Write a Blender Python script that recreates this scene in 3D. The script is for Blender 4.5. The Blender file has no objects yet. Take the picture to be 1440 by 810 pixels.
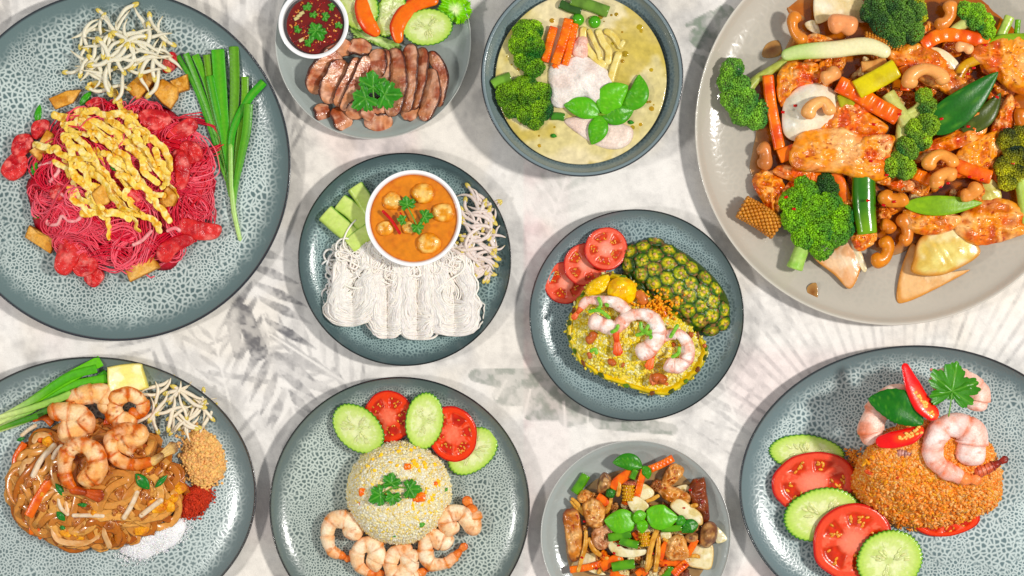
import bpy, math, random
import numpy as np
from mathutils import Vector

sc = bpy.context.scene
COL = sc.collection
# ---------------------------------------------------------------- camera, light, exposure
S = 0.0008            # metres per photo pixel on the table top
H = 3750.0            # camera height above the table, in photo pixels (3 m)
cam_data = bpy.data.cameras.new('camera')
cam = bpy.data.objects.new('camera', cam_data)
COL.objects.link(cam)
cam.location = (0, 0, H * S)
cam_data.sensor_fit = 'HORIZONTAL'
cam_data.sensor_width = 36
cam_data.lens = 36 * H / 1440.0
cam_data.clip_start = 0.1
cam_data.clip_end = 100
sc.camera = cam
sc.render.resolution_x, sc.render.resolution_y = 1024, 576

world = bpy.data.worlds.new('World')
sc.world = world
world.use_nodes = True
world.node_tree.nodes['Background'].inputs[0].default_value = (0.97, 0.98, 1.0, 1)
world.node_tree.nodes['Background'].inputs[1].default_value = 0.31


def area_lamp(name, loc, size, power, colour):
    d = bpy.data.lights.new(name, 'AREA')
    d.shape = 'DISK'
    d.size = size
    d.energy = power
    d.color = colour
    o = bpy.data.objects.new(name, d)
    COL.objects.link(o)
    o.location = loc
    o.rotation_euler = (-Vector(loc)).to_track_quat('-Z', 'Y').to_euler()
    return o


area_lamp('key_lamp', (2.15, 0.12, 2.75), 0.30, 76, (1.0, 0.965, 0.91))
area_lamp('side_lamp', (-1.45, -0.25, 1.75), 0.22, 12, (1.0, 0.97, 0.93))
sc.view_settings.view_transform = 'Standard'
sc.view_settings.look = 'None'
sc.view_settings.gamma = 1
sc.view_settings.use_curve_mapping = False
sc.view_settings.exposure = 0.27

# ---------------------------------------------------------------- small maths
rng = np.random.default_rng(11)
random.seed(5)
PI = math.pi


def U(a, b, n=None):
    return rng.uniform(a, b, n)


def P(x, y, z=0.0):
    """photo pixel on a horizontal plane z (pixels above the table) -> metres"""
    k = 1 - z / H
    return Vector(((x - 720) * S * k, (405 - y) * S * k, z * S))


class Zoom:
    """reads positions off an enlarged piece of the photograph"""
    def __init__(self, ox, oy, s):
        self.ox, self.oy, self.s = ox, oy, s

    def __call__(self, pts):
        a = np.array(pts, float)
        out = a.copy()
        out[..., 0] = self.ox + a[..., 0] / self.s
        out[..., 1] = self.oy + a[..., 1] / self.s
        if a.shape[-1] > 2:
            out[..., 2] = a[..., 2] / self.s
        return out


def lin(c):
    c = np.asarray(c, float) / 255.0
    return np.where(c <= 0.04045, c / 12.92, ((c + 0.055) / 1.055) ** 2.4)


def mix(a, b, t):
    t = np.clip(np.asarray(t, float), 0, 1)[..., None]
    return np.asarray(a) * (1 - t) + np.asarray(b) * t


def sstep(a, b, x):
    t = np.clip((x - a) / (b - a), 0, 1)
    return t * t * (3 - 2 * t)


def _hash(i, j, k, s):
    n = (i * 374761393 + j * 668265263 + k * 1440662683 + s * 974634777) & 0xffffffff
    n = ((n ^ (n >> 13)) * 1274126177) & 0xffffffff
    return ((n ^ (n >> 16)) & 0xffff) / 65535.0


def vnoise(p, scale, seed=0):
    p = np.asarray(p, float)
    if p.shape[-1] == 2:
        p = np.concatenate([p, np.zeros(p.shape[:-1] + (1,))], -1)
    q = p / scale + 1000.0
    i = np.floor(q).astype(np.int64)
    f = q - i
    f = f * f * (3 - 2 * f)
    r = 0
    for dx in (0, 1):
        for dy in (0, 1):
            for dz in (0, 1):
                w = (f[..., 0] if dx else 1 - f[..., 0]) * (f[..., 1] if dy else 1 - f[..., 1]) * (f[..., 2] if dz else 1 - f[..., 2])
                r = r + w * _hash(i[..., 0] + dx, i[..., 1] + dy, i[..., 2] + dz, seed)
    return r


def fbm(p, scale, seed=0, octv=3):
    r, a, tot = 0, 1.0, 0
    for o in range(octv):
        r = r + a * vnoise(p, scale / 2 ** o, seed + 17 * o)
        tot += a
        a *= 0.5
    return r / tot


def spline(pts, m, closed=False, ts=None):
    p = np.asarray(pts, float)
    n = len(p)
    if n == 2 and not closed:
        p = np.array([p[0], (p[0] + p[1]) / 2, p[1]])
        n = 3
    if closed:
        t = np.linspace(0, n, m, endpoint=False) if ts is None else ts * n
        i = np.floor(t).astype(int)
        f = (t - i)[:, None]
        g = lambda k: p[(i + k) % n]
    else:
        t = (np.linspace(0, 1, m) if ts is None else ts) * (n - 1)
        i = np.minimum(np.floor(t).astype(int), n - 2)
        f = (t - i)[:, None]
        e = np.vstack([2 * p[0] - p[1], p, 2 * p[-1] - p[-2]])
        g = lambda k: e[i + k + 1]
    a, b, c, d = g(-1), g(0), g(1), g(2)
    return 0.5 * (2 * b + (c - a) * f + (2 * a - 5 * b + 4 * c - d) * f ** 2 + (3 * b - a - 3 * c + d) * f ** 3)


# ---------------------------------------------------------------- geometry containers
class G:
    def __init__(self, V, T, Q, C):
        self.V, self.T, self.Q, self.C = V, T, Q, C

    def copy(self):
        return G(self.V.copy(), self.T, self.Q, self.C.copy())


def join(gs):
    V, T, Q, C, o = [], [], [], [], 0
    for g in gs:
        V.append(g.V); C.append(g.C); T.append(g.T + o); Q.append(g.Q + o)
        o += len(g.V)
    return G(np.vstack(V), np.vstack(T), np.vstack(Q), np.vstack(C))


_idx = {}


def ring_index(m, n, cap0, cap1):
    k = (m, n, cap0, cap1)
    if k not in _idx:
        i = np.arange(m - 1)[:, None] * n
        j = np.arange(n)[None, :]
        j2 = (j + 1) % n
        Q = np.stack([i + j, i + j2, i + n + j2, i + n + j], -1).reshape(-1, 4)
        T = []
        o = m * n
        jj = np.arange(n); j2 = (jj + 1) % n
        if cap0:
            T.append(np.stack([np.full(n, o), j2, jj], -1)); o += 1
        if cap1:
            T.append(np.stack([np.full(n, o), (m - 1) * n + jj, (m - 1) * n + j2], -1))
        _idx[k] = (np.vstack(T) if T else np.zeros((0, 3), int), Q)
    return _idx[k]


def flip(g):
    """turn the faces outwards (signed volume about the mean point)"""
    V = g.V - g.V.mean(0)
    v = 0.0
    for f in ([g.T] if len(g.T) else []) + [g.Q[:, [0, 1, 2]], g.Q[:, [0, 2, 3]]]:
        v += np.einsum('ij,ij->', V[f[:, 0]], np.cross(V[f[:, 1]], V[f[:, 2]]))
    if v < 0:
        g.T = g.T[:, ::-1]; g.Q = g.Q[:, ::-1]
    return g


def rings(R, C, cap0=True, cap1=True):
    """R (m,n,3) rings closed round, capped at both ends -> G"""
    m, n, _ = R.shape
    C = np.broadcast_to(C, R.shape)
    V = [R.reshape(-1, 3)]; K = [C.reshape(-1, 3)]
    if cap0:
        V.append(R[0].mean(0)[None]); K.append(C[0].mean(0)[None])
    if cap1:
        V.append(R[-1].mean(0)[None]); K.append(C[-1].mean(0)[None])
    T, Q = ring_index(m, n, cap0, cap1)
    return flip(G(np.vstack(V), T, Q, np.vstack(K)))


def frames(p):
    t = np.gradient(p, axis=-2)
    t /= np.linalg.norm(t, axis=-1, keepdims=True) + 1e-9
    s = np.stack([t[..., 1], -t[..., 0], np.zeros_like(t[..., 0])], -1)
    l = np.linalg.norm(s, axis=-1, keepdims=True)
    s = np.where(l > 1e-4, s / (l + 1e-9), np.array([1.0, 0, 0]))
    u = np.cross(s, t)
    return t, s, u


def tube(pts, rad, m=24, n=10, cap='round', roll=0.0, power=2.0, colf=None, rough=0.0, seed=0, disp=None, col=(200, 200, 200), capk=1.0):
    """sweep. rad: number | (w,h) | list of r | list of (w,h) | f(t)->(w,h). local px, z up."""
    s = np.linspace(0, 1, m)
    ts = 0.5 * s + 0.5 * (0.5 - 0.5 * np.cos(PI * s)) if cap == 'round' else s
    p = spline(pts, m, ts=ts)
    if callable(rad):
        wh = np.array([rad(t) for t in ts], float)
    else:
        r = np.asarray(rad, float)
        if r.ndim == 0:
            wh = np.full((m, 2), float(r))
        elif r.ndim == 1 and isinstance(rad, tuple) and len(r) == 2:
            wh = np.tile(r, (m, 1))
        elif r.ndim == 1:
            wh = np.repeat(spline(r[:, None], m, ts=ts), 2, 1)
        else:
            wh = spline(r, m, ts=ts)
    wh = np.maximum(wh, 0.02)
    if cap == 'round':
        L = np.concatenate([[0], np.cumsum(np.linalg.norm(np.diff(p, axis=0), axis=1))])
        for d, r0 in ((L, wh[0].max()), (L[-1] - L, wh[-1].max())):
            rc = max(min(r0 * capk, L[-1] * 0.49), 1e-3)
            q = np.clip(1 - d / rc, 0, 1)
            wh = wh * np.sqrt(np.clip(1 - q * q, 0.0, 1))[:, None]
        wh = np.maximum(wh, 0.02)
    t, sd, up = frames(p)
    ro = np.asarray(roll(ts) if callable(roll) else np.full(m, roll), float)[:, None]
    sd, up = sd * np.cos(ro) + up * np.sin(ro), up * np.cos(ro) - sd * np.sin(ro)
    a = np.linspace(0, 2 * PI, n, endpoint=False)
    ca, sa = np.cos(a), np.sin(a)
    e = 2.0 / power
    cx = np.sign(ca) * np.abs(ca) ** e
    cy = np.sign(sa) * np.abs(sa) ** e
    R = p[:, None] + sd[:, None] * (wh[:, 0:1] * cx)[..., None] + up[:, None] * (wh[:, 1:2] * cy)[..., None]
    if disp is not None:
        R[..., 2] += disp(ts[:, None], cx[None, :] * np.ones((m, 1)), cy[None, :] * np.ones((m, 1)))
    if rough:
        nrm = R - p[:, None]
        nrm /= np.linalg.norm(nrm, axis=-1, keepdims=True) + 1e-9
        R = R + nrm * ((fbm(R, max(wh.max() * 0.9, 1), seed) - 0.5) * 2 * rough)[..., None]
    C = lin(col) if colf is None else colf(ts[:, None] * np.ones((1, n)), a[None, :] * np.ones((m, 1)), R)
    C = np.broadcast_to(C, R.shape)
    if cap == 'flat':
        c0 = p[0] + (R[0] - p[0]) * 0.9
        c1 = p[-1] + (R[-1] - p[-1]) * 0.9
        bev = min(wh.max() * 0.12, 1.2)
        R = R.copy()
        c0 = c0 - t[0] * bev; c1 = c1 + t[-1] * bev
        R = np.concatenate([c0[None], R, c1[None]]); C = np.concatenate([C[:1], C, C[-1:]])
    g = rings(R, C)
    return g




def batch_tubes(Pk, rk, n=5, C=None, wh=None):
    """Pk (K,m,3), rk (K,) or (K,m): many thin strands in one mesh"""
    K, m, _ = Pk.shape
    t, s, u = frames(Pk)
    r = np.broadcast_to(np.asarray(rk, float).reshape(K, -1), (K, m))[..., None, None]
    a = np.linspace(0, 2 * PI, n, endpoint=False)
    w, h = wh if wh else (1, 1)
    R = Pk[:, :, None] + r * (s[:, :, None] * (w * np.cos(a))[None, None, :, None] + u[:, :, None] * (h * np.sin(a))[None, None, :, None])
    T, Q = ring_index(m, n, True, True)
    g0 = rings(R[0], np.ones(3)); T, Q = g0.T, g0.Q
    nv = m * n + 2
    V = np.concatenate([R.reshape(K, -1, 3), Pk[:, :1], Pk[:, -1:]], 1)
    off = (np.arange(K) * nv)[:, None, None]
    CC = np.broadcast_to(C[:, None, :], (K, nv, 3)) if C.ndim == 2 else C
    return G(V.reshape(-1, 3), (T[None] + off).reshape(-1, 3), (Q[None] + off).reshape(-1, 4), CC.reshape(-1, 3).copy())


def ball(n=8, m=6):
    """unit sphere template"""
    th = np.linspace(0, PI, m + 2)[1:-1]
    a = np.linspace(0, 2 * PI, n, endpoint=False)
    R = np.stack([np.sin(th)[:, None] * np.cos(a), np.sin(th)[:, None] * np.sin(a), np.cos(th)[:, None] * np.ones(n)], -1)
    g = rings(R, np.array([1.0, 1, 1]))
    g.V[-2] = (0, 0, 1); g.V[-1] = (0, 0, -1)
    return flip(g)


def rot_mats(K, yaw=None, pitch=None, roll=None):
    y = U(0, 2 * PI, K) if yaw is None else np.broadcast_to(yaw, K)
    p = U(-0.5, 0.5, K) if pitch is None else np.broadcast_to(pitch, K)
    r = U(0, 2 * PI, K) if roll is None else np.broadcast_to(roll, K)
    cy, sy, cp, sp, cr, sr = np.cos(y), np.sin(y), np.cos(p), np.sin(p), np.cos(r), np.sin(r)
    z = np.zeros(K); o = np.ones(K)
    Rz = np.stack([np.stack([cy, -sy, z], -1), np.stack([sy, cy, z], -1), np.stack([z, z, o], -1)], 1)
    Ry = np.stack([np.stack([cp, z, sp], -1), np.stack([z, o, z], -1), np.stack([-sp, z, cp], -1)], 1)
    Rx = np.stack([np.stack([o, z, z], -1), np.stack([z, cr, -sr], -1), np.stack([z, sr, cr], -1)], 1)
    return Rz @ Ry @ Rx


def scatter(tpl, locs, scales, C, R=None):
    """copies of a template joined in one mesh; scales (K,) or (K,3)"""
    K = len(locs)
    sc_ = np.asarray(scales, float)
    if sc_.ndim == 1:
        sc_ = np.repeat(sc_[:, None], 3, 1)
    V = tpl.V[None] * sc_[:, None]
    if R is not None:
        V = np.einsum('kij,kvj->kvi', R, V)
    V = V + np.asarray(locs)[:, None]
    nv = len(tpl.V)
    off = (np.arange(K) * nv)[:, None, None]
    CC = np.broadcast_to(np.asarray(C)[:, None, :], (K, nv, 3))
    return G(V.reshape(-1, 3), (tpl.T[None] + off).reshape(-1, 3), (tpl.Q[None] + off).reshape(-1, 4), CC.reshape(-1, 3).copy())


def slab(outline, th, K=10, e=0.06, topf=None, colf=None, c=None, col=(200, 200, 200), edge_rows=4):
    """flat piece with a rounded edge; outline (n,2) local px counter-clockwise or not"""
    o = np.asarray(outline, float)
    area = np.sum(o[:, 0] * np.roll(o[:, 1], -1) - np.roll(o[:, 0], -1) * o[:, 1])
    if area < 0:
        o = o[::-1]
    n = len(o)
    c = o.mean(0) if c is None else np.asarray(c, float)
    us = list(np.linspace(0.5 / K, 1 - e, K))
    zs = [1.0] * K
    top = [1.0] * K
    for i in range(1, edge_rows + 1):
        f = i / edge_rows * PI
        us.append(1 - e + e * math.sin(f)); zs.append(0.5 + 0.5 * math.cos(f)); top.append(max(0, math.cos(f)))
    us.append(0.5); zs.append(0.0); top.append(0)
    us, zs, top = np.array(us), np.array(zs), np.array(top)
    xy = c + us[:, None, None] * (o - c)[None]
    R = np.concatenate([xy, (zs * th)[:, None, None] * np.ones((1, n, 1))], -1)
    ang = np.arctan2(o[:, 1] - c[1], o[:, 0] - c[0])[None] * np.ones((len(us), 1))
    uu = us[:, None] * np.ones((1, n))
    if topf is not None:
        R[..., 2] += topf(uu, ang, xy) * top[:, None]
    C = lin(col) if colf is None else colf(uu, ang, R, top[:, None] * np.ones((1, n)), zs[:, None] * np.ones((1, n)))
    return flip(rings(R, np.broadcast_to(C, R.shape).copy()))


def xf(g, rx=0, ry=0, rz=0, t=(0, 0, 0), s=1.0):
    """rotate (x, then y, then z), scale, move"""
    M = rot_mats(1, rz, ry, rx)[0]
    g = g.copy()
    g.V = (g.V * s) @ M.T + np.asarray(t, float)
    return g


# ---------------------------------------------------------------- materials
_mats = {}


def M(name, rough=0.4, sss=0.0, bump=0.25, bscale=3.0, var=0.12, vscale=6.0, coat=0.0, spec=0.34, rad=2.0, detail=3.0):
    """food material: vertex colour x noise. bscale, vscale, rad in photo pixels"""
    if name in _mats:
        return _mats[name]
    m = bpy.data.materials.new(name)
    m.use_nodes = True
    nt = m.node_tree
    N, L = nt.nodes, nt.links
    b = N['Principled BSDF']
    at = N.new('ShaderNodeAttribute'); at.attribute_name = 'Col'
    tc = N.new('ShaderNodeTexCoord')
    nz = N.new('ShaderNodeTexNoise'); nz.inputs['Scale'].default_value = 1 / (vscale * S); nz.inputs['Detail'].default_value = detail
    mr = N.new('ShaderNodeMapRange'); mr.inputs[1].default_value = 0.25; mr.inputs[2].default_value = 0.75
    mr.inputs[3].default_value = 1 - var; mr.inputs[4].default_value = 1 + var
    mx = N.new('ShaderNodeMix'); mx.data_type = 'RGBA'; mx.blend_type = 'MULTIPLY'; mx.inputs['Factor'].default_value = 1
    L.new(tc.outputs['Object'], nz.inputs['Vector'])
    L.new(nz.outputs['Fac'], mr.inputs[0])
    L.new(at.outputs['Color'], mx.inputs['A'])
    L.new(mr.outputs[0], mx.inputs['B'])
    L.new(mx.outputs['Result'], b.inputs['Base Color'])
    b.inputs['Roughness'].default_value = rough
    b.inputs['Specular IOR Level'].default_value = spec
    b.inputs['Coat Weight'].default_value = coat
    b.inputs['Coat Roughness'].default_value = 0.09
    if sss:
        b.inputs['Subsurface Weight'].default_value = sss
        b.inputs['Subsurface Radius'].default_value = (1.0, 0.82, 0.6)
        b.inputs['Subsurface Scale'].default_value = rad * S
    if bump:
        bz = N.new('ShaderNodeTexNoise'); bz.inputs['Scale'].default_value = 1 / (bscale * S); bz.inputs['Detail'].default_value = 3
        bp = N.new('ShaderNodeBump'); bp.inputs['Strength'].default_value = bump; bp.inputs['Distance'].default_value = bscale * S * 0.5
        L.new(tc.outputs['Object'], bz.inputs['Vector'])
        L.new(bz.outputs['Fac'], bp.inputs['Height'])
        L.new(bp.outputs['Normal'], b.inputs['Normal'])
        if coat:
            L.new(bp.outputs['Normal'], b.inputs['Coat Normal'])
    _mats[name] = m
    return m


# ---------------------------------------------------------------- objects
def mesh_from(name, g):
    me = bpy.data.meshes.new(name)
    me.vertices.add(len(g.V))
    me.vertices.foreach_set('co', (g.V * S).astype(np.float32).ravel())
    nt, nq = len(g.T), len(g.Q)
    loops = np.concatenate([g.T.ravel(), g.Q.ravel()]).astype(np.int32)
    me.loops.add(len(loops))
    me.loops.foreach_set('vertex_index', loops)
    me.polygons.add(nt + nq)
    st = np.concatenate([np.arange(nt) * 3, nt * 3 + np.arange(nq) * 4]).astype(np.int32)
    me.polygons.foreach_set('loop_start', st)
    me.update(calc_edges=True)
    me.polygons.foreach_set('use_smooth', np.ones(nt + nq, bool))
    ca = me.attributes.new('Col', 'FLOAT_COLOR', 'POINT')
    c4 = np.ones((len(g.V), 4), np.float32)
    lum = (g.C @ np.array([0.3, 0.59, 0.11]))[:, None]
    c4[:, :3] = np.clip(lum + (g.C - lum) * 1.14, 0.002, 1)
    ca.data.foreach_set('color', c4.ravel())
    return me


def thing(name, g, mat, at, z, label, cat, group=None, kind=None, body=None):
    """one top-level object standing at photo pixel `at`, z pixels above the table; body: name of its first part"""
    if g is None or body:
        o = bpy.data.objects.new(name, None)
        o.empty_display_size = 0.01
    else:
        me = mesh_from(name, g)
        me.materials.append(mat)
        o = bpy.data.objects.new(name, me)
    COL.objects.link(o)
    o.location = P(at[0], at[1], z)
    o['label'] = label
    o['category'] = cat
    if group:
        o['group'] = group
    if kind:
        o['kind'] = kind
    if body:
        part(body, g, mat, o)
    return o


def part(name, g, mat, parent, kind=None, label=None):
    me = mesh_from(name, g)
    me.materials.append(mat)
    o = bpy.data.objects.new(name, me)
    COL.objects.link(o)
    o.parent = parent
    if kind:
        o['kind'] = kind
    if label:
        o['label'] = label
    return o


def dup(root, at, z, rz=0, rx=0, ry=0, s=1.0, label=None, group=None):
    r = root.copy(); COL.objects.link(r)
    r.location = P(at[0], at[1], z)
    r.rotation_euler = (rx, ry, rz)
    r.scale = (s, s, s)
    if label:
        r['label'] = label
    if group:
        r['group'] = group
    for ch in list(root.children):
        c = ch.copy(); COL.objects.link(c); c.parent = r
    return r


def loc(pts, z=0):
    """photo-pixel points -> (centre, local points with y up)"""
    p = np.array(pts, float)
    c = (p[:, :2].min(0) + p[:, :2].max(0)) / 2
    l = np.zeros((len(p), 3))
    l[:, 0] = p[:, 0] - c[0]
    l[:, 1] = -(p[:, 1] - c[1])
    if p.shape[1] > 2:
        l[:, 2] = p[:, 2]
    return c, l

# ================================================================ the printed table top
def build_table():
    st = 2.2
    xs = np.concatenate([np.arange(-1010, -150, 10), np.arange(-150, 1591, st), np.arange(1600, 2451, 10)]); ys = np.concatenate([np.arange(-950, -110, 10), np.arange(-110, 921, st), np.arange(930, 1761, 10)])
    X, Y = np.meshgrid(xs, ys)
    q = np.stack([X, Y], -1)
    n1 = fbm(q, 260, 3, 4); n2 = fbm(q, 46, 9, 4); n3 = vnoise(q, 6, 21); n4 = fbm(q * np.array([1, 0.35]), 22, 40, 3)
    g = 0.02 + 0.30 * sstep(0.52, 0.68, n1) * sstep(0.35, 0.7, n2) + 0.34 * sstep(0.48, 0.72, n2) * n4 + 0.16 * (n3 - 0.5) + 0.22 * (n4 - 0.5) + 0.12 * (vnoise(q, 2.6, 33) - 0.5)
    etch = np.clip(0.62 + 0.62 * sstep(0.34, 0.62, fbm(q, 10, 55, 3)) * (0.4 + 0.8 * vnoise(q, 3.0, 56)), 0, 1.2)
    green = np.zeros_like(X); pink = np.zeros_like(X)

    def seg(x0, y0, x1, y1, w0, w1, d, soft=1.5, gr=0.0, pool=None):
        nonlocal g
        pad = max(w0, w1) + 8
        sx = (xs > min(x0, x1) - pad) & (xs < max(x0, x1) + pad)
        sy = (ys > min(y0, y1) - pad) & (ys < max(y0, y1) + pad)
        if not sx.any() or not sy.any():
            return
        ix = np.ix_(sy, sx)
        dx, dy = x1 - x0, y1 - y0
        L2 = dx * dx + dy * dy
        t = np.clip(((X[ix] - x0) * dx + (Y[ix] - y0) * dy) / L2, 0, 1)
        dd = np.hypot(X[ix] - x0 - t * dx, Y[ix] - y0 - t * dy)
        w = w0 + (w1 - w0) * t
        m = sstep(0, 1, (w - dd) / soft + 0.5) * np.clip(0.72 + 1.1 * (n2[ix] - 0.42), 0.25, 1.2) * etch[ix]
        g[ix] = np.maximum(g[ix], m * d) if d > 0 else g[ix] * (1 - np.clip(m * 1.5, 0, 1) * (-d))
        green[ix] = np.maximum(green[ix], np.clip(m, 0, 1) * gr)

    R_ = np.random.default_rng(4)

    def fan(cx, cy, a0, a1, r0, r1, n, w, d):
        for a in np.linspace(a0, a1, n):
            a = math.radians(a + R_.uniform(-0.5, 0.5)); rr = r1 * R_.uniform(0.9, 1.05)
            seg(cx + r0 * math.cos(a), cy - r0 * math.sin(a), cx + rr * math.cos(a), cy - rr * math.sin(a), w * 0.5, w * R_.uniform(0.8, 1.3), d * R_.uniform(0.6, 1.1), 2.5)

    def frond(x0, y0, x1, y1, n, ln, w, d, ang=55, gr=0.0, sides=(1, -1)):
        L = math.hypot(x1 - x0, y1 - y0); a = math.atan2(y1 - y0, x1 - x0)
        for s_ in sides:
            for i in range(n):
                t = (i + 0.5 + R_.uniform(-0.15, 0.15)) / n
                b = a + s_ * math.radians(ang * (1 - 0.45 * t)); l = ln * (0.55 + 0.75 * math.sin(PI * (0.15 + 0.75 * t)))
                bx, by = x0 + (x1 - x0) * t, y0 + (y1 - y0) * t
                ex, ey = bx + l * math.cos(b), by + l * math.sin(b)
                mx_, my_ = (bx + ex) / 2, (by + ey) / 2
                dd = d * R_.uniform(0.55, 1.1)
                seg(bx, by, mx_, my_, w * 0.4, w, dd, 2.2, gr); seg(mx_, my_, ex, ey, w, 0.8, dd, 2.2, gr)
        seg(x0, y0, x1, y1, 2.4, 1.0, -0.9, 2.0)

    fan(1268, 700, 30, 152, 150, 390, 34, 3.8, 0.42)
    fan(345, 330, 62, 128, 120, 420, 17, 5.5, 0.55)
    # the dark palm leaf between the noodle plates
    frond(338, 330, 402, 560, 9, 66, 7.0, 0.85, 58)
    frond(400, 540, 455, 700, 7, 60, 7, 0.55, 50)
    for a in ((342, 440, 364, 494, 12, 13, 0.95), (326, 450, 336, 498, 9, 8, 0.7), (380, 502, 440, 512, 9, 10, 0.62), (440, 512, 486, 538, 8, 2, 0.66),
              (392, 520, 470, 552, 10, 6, 0.5), (292, 486, 336, 466, 2, 4, 0.55), (296, 524, 384, 538, 4, 4, 0.5), (248, 470, 300, 494, 3, 5, 0.4), (470, 520, 486, 548, 5, 4, 0.7)):
        seg(*a)
    frond(250, 420, 180, 560, 7, 60, 5, 0.55, 60)
    frond(520, 560, 380, 470, 8, 44, 4, 0.5, 60)
    frond(340, 640, 300, 470, 8, 40, 4, 0.5, 60)
    frond(690, 330, 742, 420, 6, 30, 4, 0.25, 60)
    frond(1050, 640, 1000, 480, 7, 44, 3, 0.4, 60)
    # pale banana leaf left of the pineapple plate
    for i, a in enumerate(((668, 528, 760, 538, 9, 22), (706, 556, 770, 552, 14, 22), (748, 578, 815, 566, 14, 26), (800, 585, 850, 575, 16, 14), (845, 590, 945, 604, 14, 8))):
        seg(*a, 0.60, 2, gr=0.5)
    for a in ((712, 535, 698, 560), (746, 548, 736, 588), (793, 565, 795, 598), (826, 578, 827, 596)):
        seg(*a, 1.6, 2.0, -0.95, 2)
    seg(690, 505, 770, 515, 10, 16, 0.22, 6)
    # grey-green leaf beside the soup bowl
    for a in ((966, 35, 1000, 24, 3, 9), (980, 52, 1020, 20, 12, 14), (985, 55, 1010, 45, 14, 16), (974, 78, 995, 90, 4, 10), (1000, 60, 1040, 60, 14, 24)):
        seg(*a, 0.70, 2, gr=0.7)
    # branches below and right of the pineapple plate
    for a in ((1030, 480, 1085, 560, 3, 4, 0.3), (960, 594, 1030, 640, 3, 2, 0.38), (985, 560, 1060, 615, 4, 3, 0.36), (1010, 505, 1050, 545, 2, 3, 0.3)):
        seg(*a)
    frond(420, 60, 400, 260, 7, 40, 6, 0.34, 50)
    frond(0, 60, 60, -40, 6, 50, 6, 0.42, 50)
    frond(745, 220, 690, 330, 5, 40, 4, 0.16, 55)
    frond(770, 330, 800, 240, 5, 40, 6, 0.22, 60, 0.5)
    for k in range(60):   # the print goes on past the frame
        x = R_.uniform(-900, 2340); y = R_.choice([R_.uniform(-800, -60), R_.uniform(870, 1600)])
        a = R_.uniform(0, 6.28)
        frond(x, y, x + 130 * math.cos(a), y + 130 * math.sin(a), 7, 55, 6, R_.uniform(0.2, 0.55), 55, R_.uniform(0, 0.5))
    pink = sstep(735, 738, X) * (1 - sstep(796, 806, X)) * (0.2 + 0.8 * sstep(0.4, 0.65, n1 * 0.5 + n2 * 0.5)) * sstep(180, 300, Y) + 0.5 * sstep(0.56, 0.72, fbm(q, 180, 77, 2))
    base = mix(lin((238, 234, 229)), lin((112, 111, 114)), g)
    base = base * (0.92 + 0.17 * fbm(q, 12, 61, 4))[..., None]
    base = mix(base, base * np.array([1.0, 0.975, 0.93]), sstep(0.45, 0.65, fbm(q, 90, 67, 3)) * 0.8)
    base = mix(base, lin((140, 154, 136)), green * 0.75 * g * 2)
    base = mix(base, base * np.array([1.0, 0.84, 0.86]), pink * 0.9)
    V = np.stack([(X - 720), (405 - Y), np.zeros_like(X)], -1).reshape(-1, 3)
    h, w = X.shape
    i = (np.arange(h - 1)[:, None] * w + np.arange(w - 1)[None]).ravel()
    Q = np.stack([i, i + w, i + w + 1, i + 1], -1)
    g_ = G(V, np.zeros((0, 3), int), Q, base.reshape(-1, 3))
    me = mesh_from('table_top', g_)
    me.materials.append(M('printed_stone', rough=0.5, bump=0.16, bscale=3, var=0.06, vscale=1.8, spec=0.3, detail=5))
    o = bpy.data.objects.new('table_top', me)
    COL.objects.link(o)
    o['kind'] = 'structure'
    o['label'] = 'white stone-look table top printed with grey palm leaves'
    return o


build_table()


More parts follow.
